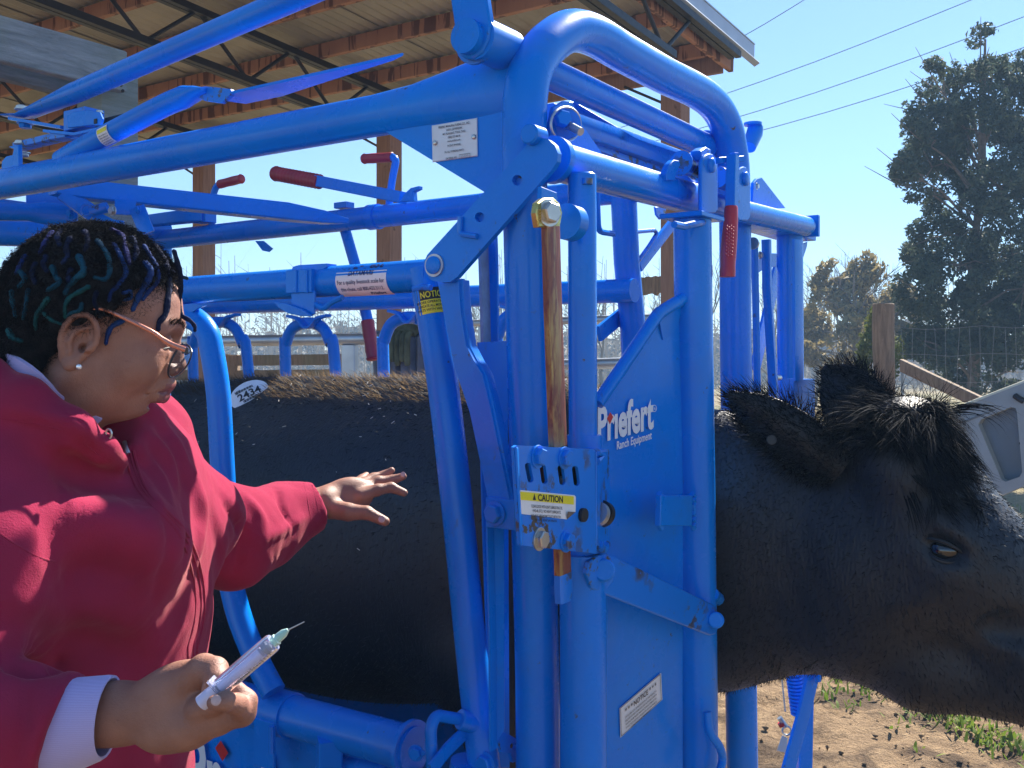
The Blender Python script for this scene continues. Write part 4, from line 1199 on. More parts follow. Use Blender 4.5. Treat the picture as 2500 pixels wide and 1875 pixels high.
lettering('CAUTION', BLACK, cau, lambda x, y: mpc(x + .010, y - .0042), .0095, .03, 'CENTER', .072)
for j, (tx, wd, hh) in enumerate((('CLEAN LOCKS WITH LIGHT LUBRICATING OIL', .088, .0042), ('(WD-40, ETC.)  NO HEAVY LUBRICANTS.', .080, .0042), ('NOTE: HEAVY LUBRICANTS MAY COLLECT OBSTRUCTION', .084, .0034), ('WHICH WILL PREVENT SAFE OPERATION', .062, .0034))):
    lettering(tx, BLACK, cau, lambda x, y, j=j: mpc(x - (.003 if j > 1 else 0), y - .0150 - j * .0066), hh, .012, 'CENTER', wd)
mesh_obj('curled_corner', [X(1405, 1250, .001), X(1384, 1268, .001), X(1386, 1249, .005)], [(0, 1, 2)], simple('sticker_back', (.16, .13, .11), .6), cau, smooth=False)

# head gate: near door tube, sheet with lettering, link bar, pads
ga = -.135
def FG(px, py, d=0.0):
    """on the swung-out gate door: from the second post to the door tube"""
    return F(px, py, -.058 - .075 * (px - 1460) / 240 - d)
G1 = [F(1690, 538, ga), F(1692, 700, ga), F(1700, 1200, ga), F(1706, 1700, ga), F(1710, 2200, ga)]
T('gate_tube', G1, .0378, n=28, bevel=.004)
T('weld_bead', [F(1646, 548, ga - .03), F(1670, 553, ga - .03), F(1690, 548, ga - .04), F(1715, 543, ga - .03), F(1736, 530, ga - .01)], .007, n=8, mat=WORN)
mesh_obj('gate_top_plate', *box(F(1690, 532, ga), wdir, sdir, UP, .055, .045, .005), BLUE, chute)
sh = [(1462, 978), (1606, 768), (1640, 742), (1668, 727), (1668, 2200), (1462, 2200)]
sheet = PL('gate_sheet', [FG(x, y) for x, y in sh], .004, NF)
T('sheet_roll', spline([FG(1458, 985, .005), FG(1530, 880, .005), FG(1600, 776, .005), FG(1614, 762, .005), FG(1640, 745, .005), FG(1672, 727, .005)], 4), .0125, n=14)
PL('sheet_crease', [FG(1606, 770, .003), FG(1640, 745, .006), FG(1668, 730, .003), FG(1655, 800, .002), FG(1620, 830, .002)], .003, NF, bevel=0)
lx = (FG(1596, 1044) - FG(1450, 1083)).normalized()
mg = sheet_map(FG(1528, 1060, .0015), lx, UP, .0015)
lettering('Pr\u0131efert', WHITEP, sheet, lambda x, y: mg(x, y), .062, .035, 'CENTER', .150)
mesh_obj('print', [FG(x, y, .003) for x, y in [(1490, 1006), (1497, 1018), (1489, 1036), (1482, 1022)]], [(0, 3, 2, 1)], REDP, sheet, smooth=False)
mg2 = sheet_map(FG(1548, 1084, .0015), (FG(1600, 1064) - FG(1496, 1096)).normalized(), UP, .0015)
lettering('Ranch Equipment', WHITEP, sheet, lambda x, y: mg2(x, y), .015, .02, 'CENTER', .096)
lettering('R', WHITEP, sheet, lambda x, y: sheet_map(FG(1598, 1001, .0015), (FG(1600, 1064) - FG(1496, 1064)).normalized(), UP, .0015)(x, y), .005, .02, 'CENTER', .004)
mesh_obj('print', *sweep([FG(1598 + 5 * math.cos(t), 997 + 8 * math.sin(t), .003) for t in np.linspace(0, 2 * math.pi, 16)], .0006, 4, caps=False), WHITEP, sheet, smooth=False)
nt = [(1513, 1729), (1614, 1643), (1617, 1708), (1515, 1801)]
nsd = PL('notice_decal', [FG(x, y, .0012) for x, y in nt], .0008, NF, WHITE, bevel=0)
nr = (FG(1614, 1643) - FG(1513, 1729)).normalized()
mn = sheet_map(FG(1565, 1722, .0020), nr, (FG(1513, 1729) - FG(1515, 1801)), .0006)
lettering('* * * NOTICE * * *', BLACK, nsd, lambda x, y: mn(x, y + .010), .0095, .015, 'CENTER', .092)
for j, tx in enumerate(('ANY ALTERATION OR MODIFICATION OF THIS PRODUCT IS', 'REQUIRES EXPRESS PERMISSION AND AUTHORIZATION IN', 'WRITING FROM PRIEFERT MANUFACTURING COMPANY INC.', 'WITHOUT SUCH WRITTEN AUTHORIZATION ANY UNAUTHORIZED', 'ALTERATION VOIDS THE WARRANTY')):
    lettering(tx, BLACK, nsd, lambda x, y, j=j: mn(x, y + .001 - j * .0068), .0034, .01, 'CENTER', .092 if j < 4 else .06)
fr_ = MB()
for a_, b_ in ((0, 1), (1, 2), (2, 3), (3, 0)):
    ctr = sum((FG(x, y, .0024) for x, y in nt), Vector()) / 4
    p_, q_ = (ctr + (FG(*nt[i], .0024) - ctr) * .955 for i in (a_, b_))
    fr_.add(sweep([p_, q_], .0005, 4))
tag(fr_.build('print', BLACK, nsd, smooth=False), kind='stuff')
lk2 = [F(x, y, -.135) for x, y in capsule2d((1470, 1392), (1742, 1512), 44, 8)]
lk2 = [F(x, y, -.140 - .045 * (x - 1470) / 280) for x, y in [(1432, 1400), (1440, 1372), (1458, 1356), (1480, 1352), (1500, 1358), (1745, 1478), (1756, 1500), (1758, 1524), (1748, 1548), (1735, 1552), (1470, 1448), (1446, 1436)]]
PL('link_bar', lk2, .011, NF, WORN, bevel=.002)
for i, dx in enumerate((0, 8)):
    T('link_washer', [F(1444 + dx, 1395, -.105 - .010 * i), F(1444 + dx, 1395, -.112 - .010 * i)], .034, n=28, mat=WORN)
mesh_obj('link_pin', *cyl(F(1475, 1392, -.135), F(1475, 1392, -.146), .019, 24, .003), BLUE, chute)
mesh_obj('link_pin', *cyl(F(1748, 1514, -.18), F(1748, 1514, -.195), .016, 24, .003), BLUE, chute)
pad = [F(x, y, -.168) for x, y in [(1614, 1210), (1692, 1210), (1690, 1284), (1612, 1284)]]
PL('weld_pad', pad, .012, NF, bevel=.0015)
for x in (1612, 1692):
    T('weld_bead', [F(x + 3 * math.sin(y * .4), y, -.160) for y in range(1206, 1292, 7)], .006, n=8)
T('weld_foot', [F(1738, 1450, ga - .03), F(1752, 1462, ga - .02)], .014, n=10)
T('hook_rod', spline([F(1727, 1738, ga - .045), F(1733, 1785, ga - .05), F(1756, 1822, ga - .06), F(1764, 1850, ga - .06), F(1758, 1880, ga - .06), F(1740, 1905, ga - .05)], 5), .0085, n=12)

# roller brackets on the pivot tube, handle with red grip
def bracket(px, y0, y1, hw, a, pin):
    o = [(px - hw, y1), (px - hw, y0 + 26)] + [(px - hw * math.cos(t), y0 + 26 - 26 * math.sin(t)) for t in np.linspace(.25, math.pi - .25, 7)] + [(px + hw, y0 + 26), (px + hw, y1), (px + hw - 6, y1 + 8), (px - hw + 6, y1 + 8)]
    b = PL('roller_bracket', [F(x, y, a) for x, y in o], .008, NF, bevel=.002)
    T('roller_bracket_side', [F(px - hw - 1, y0 + 30, a + .02), F(px - hw - 1, y1, a + .02)], (.003, .022), sec=SQ)
    mesh_obj('roller_pin', *dome(F(px + 2, pin, a), NF, .0155, .009), BLUE, chute)
bracket(1733, 374, 512, 20, -.135, 404)
bracket(1816, 406, 530, 16, -.135, 437)
T('roller', [F(1662, 398, -.09), F(1676, 404, -.09), F(1690, 408, -.09), F(1706, 414, -.09)], [.026, .020, .020, .027], n=20, mat=WORN)
T('roller', [F(1752, 432, -.09), F(1805, 452, -.09)], .024, n=20, mat=WORN)
PL('roller_cheek', [F(x, y, -.10) for x, y in [(1626, 425), (1634, 402), (1646, 390), (1658, 392), (1662, 402), (1652, 420), (1648, 440), (1628, 440)]], .014, NF)
T('roller_cheek', [F(1700, 380, -.11), F(1712, 372, -.11), F(1722, 378, -.11)], (.012, .01), sec=SQ, mat=WORN)
hz = T('lever', [F(1789, 380, -.175), F(1786, 510, -.175)], .0105, sec=SQ)
T('lever_tie', [F(1752, 392, -.15), F(1812, 388, -.175)], .006, sec=SQ)
BOLT(F(1793, 384, -.175), UP, .010, washer=False)
gp = [(1785, 503), (1785, 508), (1784, 540), (1781, 580), (1778, 620), (1777, 650), (1776, 664), (1776, 676)]
gr_ = [(13.5), 15.5, 16.5, 18, 18.5, 17, 18.5, 17.5]
hg = T('grip', [F(x, y, -.175) for x, y in gp], [r * 2.22 / 2500 for r in gr_], RED, hz, n=18)
for i in range(9):
    for j in range(4):
        x, y = 1783 - 6 - i * .4 + j * 5.2 - 2, 552 + i * 8.5 + (j % 2) * 4
        mesh_obj('grip_dimple', *dome(F(x, y, -.175 - .0158), NF, .0022, .0014, 8), RED, hg)

# far half of the head gate
T('gate_tube', [F(1842, 600, .05), F(1846, 800, .05), F(1850, 1010, .05)], .010, n=14)
T('gate_post', [F(1928, 572, -.02), F(1930, 930, -.02), F(1931, 1180, -.02)], (.036, .036), n=24)
T('gate_rib', [FG(1946, 585, .005), FG(1948, 930, .005)], (.004, .018), sec=SQ)
T('gate_strap', [F(1871, 585, -.03), F(1873, 700, -.03), F(1884, 880, -.03), F(1890, 985, -.03)], (.011, .008), sec=SQ, mat=BLUE)
T('gate_brace', [F(1842, 905, .08), F(1866, 800, .08), F(1898, 660, .08)], (.004, .030), sec=SQ)
PL('gate_corner', [F(1834, 680, .06), F(1836, 640, .06), F(1870, 618, .06), F(1902, 618, .06), F(1902, 650, .06), F(1868, 655, .06)], .006, NF)
PL('gate_sheet', [F(1818, 870, -.0), F(1850, 960, -.0), F(1850, 1080, -.0), F(1818, 1080, 0)], .004, NF)
BOLT(F(1838, 594, -.03), wdir, .012, ZINC, h=.02); BOLT(F(1855, 623, -.02), NF, .008, ZINC)
T('far_post', [F(1908, 600, .1), F(1908, 980, .1)], .010, n=12, mat=GALV)
T('pin', [F(1893, 922, -.03), F(1903, 922, -.03)], .008, n=10, mat=ZINC)
PL('end_wing', [F(1958, 596, -.02), F(1972, 590, -.02), F(1970, 604, -.02), F(1958, 640, -.02)], .004, NF)
PL('tail_box', [FG(1938, 925, .005), FG(1990, 925, .005), FG(1990, 1060, .005), FG(1938, 1060, .005)], .03, NF)
# frame behind, seen through the gate window
RB = 1.0
T('rear_upright', [F(1522, 470, .36), F(1530, 640, .36), F(1545, 800, .36), F(1562, 1150, .36)], .0365, n=20)
T('window_rod', fillet([F(1457, 470, .30), F(1461, 565, .30), F(1497, 571, .30)], .02), .008, n=8)
T('window_brace', [F(1560, 650, .34), F(1650, 535, .34)], (.006, .017), sec=SQ)
T('window_rod', fillet([F(1552, 566, .33), F(1598, 562, .33), F(1604, 570, .33), F(1585, 600, .33), F(1556, 640, .33)], .02), .006, n=8, mat=WORN)
T('window_brace', [F(1552, 742, .40), F(1462, 815, .40)], (.006, .022), sec=SQ)
PL('window_ear', [F(1600, 505, .30), F(1628, 505, .30), F(1622, 530, .30), F(1612, 536, .30), F(1603, 525, .30)], .006, NF, WORN)

# bottom corner: drop pin handle, sleeve, latch
T('drop_handle', fillet([F(1056, 1900, .14), F(1051, 1776, .14), F(1064, 1746, .14), F(1135, 1758, .12)], .03), .0108, n=14)
T('handle_sleeve', [F(1124, 1756, .12), F(1206, 1778, .09)], .0185, n=18, bevel=.002)
T('foot_strap', [F(1052, 1880, .12), F(1092, 1830, .12), F(1138, 1785, .12)], (.003, .013), sec=SQ)
PL('latch_plate', [F(1212, 1788, .05), F(1230, 1786, .05), F(1268, 1808, .05), F(1270, 1856, .05), F(1252, 1862, .05), F(1246, 1838, .05), F(1224, 1838, .05)], .006, NF, WORN, holes=[[F(1252 + 7 * math.cos(t), 1822 + 8 * math.sin(t), .05) for t in np.linspace(0, 5.6, 9)]])
BOLT(F(1186, 1862, .08), NB, .016); BOLT(F(1204, 1862, .08), NB, .010)
mesh_obj('base_beam', *box(C(.08, .02, .62), sdir, wdir, UP, .26, .04, .05), BLUE, chute)
T('side_leg', [F(1140, 1860, .12), C(.30, .03, .02)], .03, n=16)

# right below the cow's neck: spring, chain, tag, slanted bar
sb = P(1933, 1610, 2.95); se = P(1950, 1742, 2.95)
N_ = 15; coil = []
ax = (se - sb); du, ds, dn = axes_of(ax)
for i in range(N_ * 12 + 1):
    t = i / 12 * 2 * math.pi
    coil.append(sb + ax * (i / (N_ * 12)) + (ds * math.cos(t) + dn * math.sin(t)) * .0195)
T('coil_spring', coil, .0046, n=6)
T('spring_core', [sb, se], .015, n=10, mat=BLUE)
T('gate_link', [P(1985, 1645, 2.9), P(1962, 1740, 2.88), P(1918, 1900, 2.86)], (.006, .023), sec=SQ)
T('gate_link_back', [P(1958, 1620, 2.98), P(1966, 1700, 2.98), P(1962, 1900, 2.98)], (.02, .02), sec=SQ)
BOLT(P(1994, 1655, 2.88), NF, .012)
chn = MB()
for i in range(26):
    chn.add(dome(P(1906 + i * .42, 1628 + i * 4.3, 2.93), (0, -1, 0), .0026, .004, 6))
tag(chn.build('bead_chain', ZINC, chute), kind='stuff')
T('quick_clip', [P(1903, 1752, 2.93), P(1918, 1774, 2.93)], .008, n=10, mat=ZINC)
T('quick_clip_sleeve', [P(1906, 1764, 2.93), P(1910, 1772, 2.93)], .010, n=10, mat=REDP)
T('clip_ring', [P(1921 + 11 * math.cos(t), 1784 + 11 * math.sin(t), 2.93) for t in np.linspace(0, 6.28, 14)], .003, n=6, mat=GALV, caps=False)
PL('tag_plate', [P(1910, 1795, 2.92), P(1923, 1802, 2.92), P(1922, 1840, 2.92), P(1897, 1832, 2.92)], .002, (0, -1, 0), simple('cream_tag', (.75, .72, .60), .5))
# floor, far side sheet, tail frame
mesh_obj('floor_plate', *box(C(1.15, .5, .10), sdir, wdir, UP, 1.15, .42, .02), simple('chute_floor', (.10, .08, .06), .8, 0, .3, 12, .4, 30), chute)
PL('far_side_sheet', [C(2.3, .96, .72), C(.25, .96, .72), C(.25, .92, .12), C(2.3, .92, .12)], .004, NB)
for b_ in (0.0, FB):
    T('rear_post', [C(2.4, b_, .02), C(2.4, b_, 2.02)], .04, n=20)
T('rear_header', [C(2.4, -.02, 2.02), C(2.4, FB + .02, 2.02)], .04, n=20)
T('front_sill', [C(.02, -.02, .06), C(.02, 1.3, .06)], .04, sec=SQ)
T('far_lower_pipe', [C(2.3, .97, .752), C(.2, .97, .752)], .043, n=20)
# ================================================================== smooth solid modelling (distance fields meshed with surface nets)
def nets(fn, lo, hi, h):
    lo = np.array(lo, float); hi = np.array(hi, float)
    n = np.ceil((hi - lo) / h).astype(int) + 1
    ax = [lo[i] + h * np.arange(n[i]) for i in range(3)]
    X, Y, Z = np.meshgrid(*ax, indexing='ij')
    D = fn(X.astype(np.float32), Y.astype(np.float32), Z.astype(np.float32))
    inside = D < 0
    nc = n - 1
    cnt = np.zeros(nc, np.float32); acc = [np.zeros(nc, np.float32) for _ in range(3)]
    for axis in range(3):
        sl0 = [slice(None)] * 3; sl1 = [slice(None)] * 3
        sl0[axis] = slice(0, -1); sl1[axis] = slice(1, None)
        d0 = D[tuple(sl0)]; d1 = D[tuple(sl1)]
        cross = (d0 < 0) != (d1 < 0)
        t = np.where(cross, d0 / np.where(cross, d0 - d1, 1), 0).astype(np.float32)
        o1, o2 = [i for i in range(3) if i != axis]
        for a in (0, 1):
            for b in (0, 1):
                s_ = [None] * 3; s_[axis] = slice(0, nc[axis]); s_[o1] = slice(a, a + nc[o1]); s_[o2] = slice(b, b + nc[o2])
                c = cross[tuple(s_)]; tt = t[tuple(s_)]
                cnt += c
                acc[axis] += np.where(c, tt, 0)
                if a: acc[o1] += c
                if b: acc[o2] += c
    act = cnt > 0
    idx = -np.ones(nc, np.int64); idx[act] = np.arange(act.sum())
    I = np.argwhere(act); c = cnt[act]
    V = np.stack([lo[k_] + h * (I[:, k_] + acc[k_][act] / c) for k_ in range(3)], -1)
    faces = []
    for axis in range(3):
        sl0 = [slice(None)] * 3; sl1 = [slice(None)] * 3
        sl0[axis] = slice(0, -1); sl1[axis] = slice(1, None)
        ins0 = inside[tuple(sl0)]; ins1 = inside[tuple(sl1)]
        o1, o2 = [i for i in range(3) if i != axis]
        e = np.argwhere(ins0 != ins1)
        ok = (e[:, o1] > 0) & (e[:, o2] > 0) & (e[:, o1] < n[o1] - 1) & (e[:, o2] < n[o2] - 1)
        e = e[ok]
        def cell(a, b):
            q = e.copy(); q[:, o1] -= a; q[:, o2] -= b; return idx[q[:, 0], q[:, 1], q[:, 2]]
        q = np.stack([cell(1, 1), cell(0, 1), cell(0, 0), cell(1, 0)], -1)
        flip = ins0[e[:, 0], e[:, 1], e[:, 2]]
        if axis == 1: flip = ~flip
        q[~flip] = q[~flip][:, ::-1]
        faces.append(q)
    return V, np.concatenate(faces)

def smin(a, b, k):
    if k <= 0: return np.minimum(a, b)
    h = np.clip(.5 + .5 * (b - a) / k, 0, 1)
    return b + (a - b) * h - k * h * (1 - h)
def smax(a, b, k): return -smin(-a, -b, k)
def ell(X, Y, Z, c, r, ax=None):
    x, y, z = X - c[0], Y - c[1], Z - c[2]
    if ax is not None:
        (a, b, d) = [np.array(v, float) / np.linalg.norm(v) for v in ax]
        x, y, z = x * a[0] + y * a[1] + z * a[2], x * b[0] + y * b[1] + z * b[2], x * d[0] + y * d[1] + z * d[2]
    k0 = np.sqrt((x / r[0]) ** 2 + (y / r[1]) ** 2 + (z / r[2]) ** 2)
    k1 = np.sqrt((x / r[0] ** 2) ** 2 + (y / r[1] ** 2) ** 2 + (z / r[2] ** 2) ** 2) + 1e-6
    return k0 * (k0 - 1) / k1
def cone(X, Y, Z, a, b, ra, rb, sy=1.0, sx=1.0):
    """rounded cone from a to b; sy / sx squash the y / x direction"""
    a = np.array(a, float); b = np.array(b, float); d = b - a; L = float(d @ d) + 1e-9
    x, y, z = (X - a[0]) / sx, (Y - a[1]) / sy, Z - a[2]
    dd = np.array([d[0] / sx, d[1] / sy, d[2]]); LL = float(dd @ dd) + 1e-9
    t = np.clip((x * dd[0] + y * dd[1] + z * dd[2]) / LL, 0, 1)
    return np.sqrt((x - t * dd[0]) ** 2 + (y - t * dd[1]) ** 2 + (z - t * dd[2]) ** 2) - (ra + (rb - ra) * t)
def chain(X, Y, Z, pts, rad, k=.01, sy=1.0):
    d = None
    for i in range(len(pts) - 1):
        q = cone(X, Y, Z, pts[i], pts[i + 1], rad[i], rad[i + 1], sy)
        d = q if d is None else smin(d, q, k)
    return d
def join(parts):
    v = []; f = []; n = 0
    for a, b in parts:
        v.append(a); f.append(b + n); n += len(a)
    return np.concatenate(v), np.concatenate(f)
def tri_data(v, f):
    t = np.concatenate([f[:, [0, 1, 2]], f[:, [0, 2, 3]]]) if f.shape[1] == 4 else f
    a, b, c = v[t[:, 0]], v[t[:, 1]], v[t[:, 2]]
    n = np.cross(b - a, c - a); ar = np.linalg.norm(n, axis=1)
    return a, b, c, n / (ar[:, None] + 1e-12), ar * .5
def scatter_on(v, f, n, r, weight=None):
    a, b, c, nr, ar = tri_data(v, f)
    w_ = ar.copy()
    if weight is not None: w_ = w_ * weight((a + b + c) / 3, nr)
    w_ /= w_.sum()
    k_ = r.choice(len(w_), n, p=w_)
    s_ = np.sqrt(r.uniform(size=n)); t = r.uniform(size=n)
    p = a[k_] * (1 - s_)[:, None] + b[k_] * (s_ * (1 - t))[:, None] + c[k_] * (s_ * t)[:, None]
    return p, nr[k_]
def strands(p, d0, d1, length, width, r, seg=3, side=None):
    """tapered hair ribbons: start direction d0 bends to d1"""
    n = len(p)
    d0 = d0 / (np.linalg.norm(d0, axis=1, keepdims=True) + 1e-9); d1 = d1 / (np.linalg.norm(d1, axis=1, keepdims=True) + 1e-9)
    sd = np.cross(d0, r.normal(size=(n, 3))); sd /= np.linalg.norm(sd, axis=1, keepdims=True) + 1e-9
    V = []; q = p.copy()
    for i in range(seg + 1):
        t = i / seg
        w_ = width * (1 - .92 * t)
        V.append(q - sd * w_[:, None]); V.append(q + sd * w_[:, None])
        dd = d0 * (1 - t) + d1 * t; dd /= np.linalg.norm(dd, axis=1, keepdims=True) + 1e-9
        q = q + dd * (length / seg)[:, None]
    V = np.stack(V, 1).reshape(-1, 3)
    base = (np.arange(n) * 2 * (seg + 1))[:, None]
    F_ = np.concatenate([base + np.array([2 * i, 2 * i + 1, 2 * i + 3, 2 * i + 2]) for i in range(seg)], 0)
    return V, F_

# ================================================================== the cow
B0 = .62
def cow_w(V):
    """cow axes (t forward, l towards the near side, z up) to the world"""
    o = np.array(O2 + wdir * B0); s_ = np.array(sdir); w_ = np.array(wdir)
    return o + V[:, :1] * -s_ + V[:, 1:2] * -w_ + V[:, 2:] * np.array([0, 0, 1.0])
def cow_dir(D):
    s_ = np.array(sdir); w_ = np.array(wdir)
    return D[:, :1] * -s_ + D[:, 1:2] * -w_ + D[:, 2:] * np.array([0, 0, 1.0])

def neck_field(X, Y, Z):
    d = cone(X, Y, Z, (-.42, 0, 1.10), (.08, -.01, 1.095), .33, .285, .46)
    d = smin(d, cone(X, Y, Z, (.08, -.01, 1.095), (.34, 0, 1.10), .285, .225, .48), .08)
    return d
def cow_body(X, Y, Z):
    A = np.abs(Y)
    d = ell(X, Y, Z, (-1.12, 0, 1.02), (.98, .32, .455))
    d = smin(d, ell(X, Y, Z, (-1.15, 0, 1.18), (.90, .25, .275)), .1)
    d = smin(d, ell(X, A, Z, (-.42, .12, 1.04), (.30, .19, .40)), .12)
    d = smin(d, ell(X, A, Z, (-1.78, .13, 1.12), (.34, .20, .34)), .12)
    d = smin(d, ell(X, Y, Z, (-.55, 0, 1.38), (.35, .10, .10)), .1)
    d = smax(d, (Z + .85 * A - 1.50 - .02 * np.sin(X * 2.2 + 1)) / 1.31, .06)
    d = smin(d, neck_field(X, Y, Z), .10)
    d = smin(d, cone(X, Y, Z, (-.22, 0, .80), (.05, 0, .90), .14, .10, .6), .1)
    for s_ in (-1, 1):
        d = smin(d, chain(X, Y, Z, [(-.40, s_ * .17, .80), (-.36, s_ * .17, .52), (-.37, s_ * .17, .27), (-.36, s_ * .17, .15)], [.13, .062, .045, .05], .05), .08)
        d = smin(d, chain(X, Y, Z, [(-1.78, s_ * .18, .92), (-1.62, s_ * .18, .70), (-1.86, s_ * .17, .46), (-1.82, s_ * .17, .15)], [.20, .11, .058, .05], .06), .08)
    return d
def cow_head(X, Y, Z):
    A = np.abs(Y)
    d = cone(X, Y, Z, (.475, 0, 1.305), (.60, 0, 1.12), .112, .125, 1.05)
    d = smin(d, cone(X, Y, Z, (.60, 0, 1.10), (.80, 0, .885), .112, .080, .98), .06)
    d = smin(d, ell(X, A, Z, (.445, .045, 1.08), (.145, .085, .175), ((.75, 0, -.66), (0, 1, 0), (.66, 0, .75))), .06)
    d = smin(d, cone(X, Y, Z, (.36, 0, .955), (.52, 0, .905), .085, .078, .9), .07)
    d = smin(d, cone(X, Y, Z, (.52, 0, .905), (.72, 0, .885), .078, .060, .85), .05)
    d = smin(d, ell(X, A, Z, (.515, .075, 1.30), (.07, .045, .06)), .05)
    d = smin(d, ell(X, Y, Z, (.50, 0, 1.385), (.055, .065, .045)), .05)
    d = smin(d, ell(X, A, Z, (.600, .100, 1.195), (.060, .034, .026), ((.62, 0, -.5), (0, 1, 0), (.5, 0, .62))), .03)
    d = smin(d, ell(X, A, Z, (.565, .098, 1.125), (.060, .026, .026), ((.62, 0, -.5), (0, 1, 0), (.5, 0, .62))), .03)
    d = smax(d, -ell(X, A, Z, (.592, .146, 1.160), (.042, .030, .024), ((.9, 0, -.35), (0, 1, 0), (.35, 0, .9))), .012)
    d = smax(d, -ell(X, A, Z, (.69, .095, 1.02), (.05, .02, .03)), .03)
    d = smin(d, ell(X, A, Z, (.800, .050, .90), (.055, .035, .05)), .04)
    d = smax(d, -ell(X, A, Z, (.845, .052, .925), (.022, .020, .014)), .01)
    d = smin(d, neck_field(X, Y, Z), .07)
    d = smin(d, chain(X, A, Z, [(.600, .112, 1.120), (.560, .108, 1.075), (.500, .110, 1.050)], [.020, .016, .010], .01), .03)
    d = smax(d, -chain(X, A, Z, [(.520, .150, .985), (.600, .125, .975), (.680, .100, .955)], [.012, .014, .010], .01), .03)
    d = smax(d, -chain(X, A, Z, [(.345, .150, 1.22), (.325, .150, 1.08), (.350, .140, .95)], [.010, .014, .008], .01), .03)
    d = smax(d, .10 - X, .0)
    d = d + .0012 * np.sin(X * 95 + Z * 40) * np.exp(-((X - .30) / .14) ** 2) * np.exp(-((Z - 1.0) / .25) ** 2)
    return d
cvb, cfb = nets(cow_body, (-2.2, -.42, .08), (.26, .42, 1.62), .016)
cvh, cfh = nets(cow_head, (.06, -.26, .74), (.92, .26, 1.47), .0075)
def ear(base, tip, side, wd, cupsign=-1, nU=14, nV=10):
    base = np.array(base); tip = np.array(tip); ax_ = tip - base; L = np.linalg.norm(ax_); ax_ /= L
    side = np.array(side, float); side -= ax_ * (side @ ax_); side /= np.linalg.norm(side); nr = np.cross(ax_, side)
    v = []; f = []
    for lay in (0, 1):
        for i in range(nU + 1):
            u = i / nU
            w_ = wd * max(.10, math.sin(math.pi * (u * .70 + .20)) ** .8 * (1 - .10 * u) * (1 - max(0, u - .8) ** 2 * 12))
            for j in range(nV + 1):
                q = j / nV * 2 - 1
                cup = .55 * w_ * (1 - q * q) * (1 - .5 * u)
                th = .007 * (1 - q * q) ** .5 + .001
                v.append(base + ax_ * (u * L - .010 * q * q * u) + side * (w_ * q) + nr * (cupsign * cup + (th if lay else -th)))
    m = (nU + 1) * (nV + 1)
    for i in range(nU):
        for j in range(nV):
            a = i * (nV + 1) + j
            f.append((a, a + 1, a + nV + 2, a + nV + 1)); b = a + m
            f.append((b, b + nV + 1, b + nV + 2, b + 1))
    for i in range(nU):
        for j in (0, nV):
            a = i * (nV + 1) + j; b = a + m
            f.append((a, a + nV + 1, b + nV + 1, b) if j == 0 else (a, b, b + nV + 1, a + nV + 1))
    return np.array(v), np.array(f)
EARS = [ear((.385, .085, 1.290), (.185, .170, 1.442), (.45, .25, .9), .062, 1), ear((.415, -.080, 1.340), (.262, -.205, 1.492), (.7, .1, .7), .082, -1)]
bv, bfc = join([(cvb, cfb), (cvh, cfh)] + EARS)
tailv, tailf = sweep([Vector((-2.08, 0, 1.35)), Vector((-2.16, 0, 1.2)), Vector((-2.17, .02, .8)), Vector((-2.16, .03, .45))], [.035, .026, .016, .03], 10)
bv, bfc = join([(bv, bfc), (np.array([tuple(x) for x in tailv]), np.array([q for q in tailf if len(q) == 4]))])

k = NT('black_hide')
n1 = k.noise(5, 5); n2 = k.noise(150, 3, .6, stretch=(1, 1, .3)); n3 = k.noise(26, 5, .6)
c = k.mix(k.ramp(n1, [(.35, 0.0), (.7, 1.0)]), (.0070, .0095, .0165), (.013, .0145, .021))
k.set(color=c, rough=.46, spec=.42, sheen=.05, sheen_rough=.4)
k.bsdf.inputs['Sheen Tint'].default_value = (.35, .45, .65, 1)
k.bump(k.math('ADD', k.math('MULTIPLY', n2, .7), n3), .5, .006)
HIDE = k.m
k = NT('black_hair')
n1 = k.noise(60, 3)
c = k.mix(k.ramp(n1, [(.35, 0.0), (.7, 1.0)]), (.007, .0085, .013), (.017, .0155, .017))
k.set(color=c, rough=.58, spec=.25)
tr = k.n('BsdfTranslucent'); tr.inputs['Color'].default_value = (.36, .25, .14, 1)
mx = k.n('MixShader'); mx.inputs[0].default_value = .28
k.l(k.bsdf.outputs[0], mx.inputs[1]); k.l(tr.outputs[0], mx.inputs[2]); k.l(mx.outputs[0], k.out.inputs['Surface'])
HAIR = k.m
cowroot = np.array(O2 + wdir * B0 + sdir * 1.1)
cow = thing('cow', Vector((cowroot[0], cowroot[1], .12)), 'black cow standing in the blue chute, its head through the gate', 'cow')
wv = cow_w(bv)
cow_obj = mesh_obj('body', wv, bfc[:, ::-1] if False else bfc, HIDE, cow, angle=None)

# coat: short hair everywhere in view, long on ears, poll and back ridge
rc = np.random.default_rng(5)
def coat_weight(c, n):
    t, l, z = c[:, 0], c[:, 1], c[:, 2]
    w_ = np.where(t > .08, 2.2, 1.0) * np.where((l > -.12) | (z > 1.25), 1, .15) * np.where(z < .6, .05, 1)
    w_ = w_ * np.where((t < -.1) & (z > 1.38), 3.0, 1) * np.where(t < -1.95, .2, 1)
    return w_
p, n = scatter_on(bv, bfc, 46000, rc, coat_weight)
flow = np.zeros_like(p)
hd = p[:, 0] > .12
flow[:, 0] = np.where(hd, -.25, -.8); flow[:, 2] = np.where(hd, -.2, -.55)
fc = hd & (p[:, 2] < 1.30) & (p[:, 0] > .50)
flow[fc] = np.array([.45, 0, -.75])
ridge = (~hd) & (p[:, 2] > 1.40)
L = np.where(ridge, .026, np.where(hd, .010, .011)) * rc.uniform(.6, 1.4, len(p))
lift = np.where(ridge, .95, np.where(hd, .22, .22))[:, None]
jit = rc.normal(size=p.shape) * .22
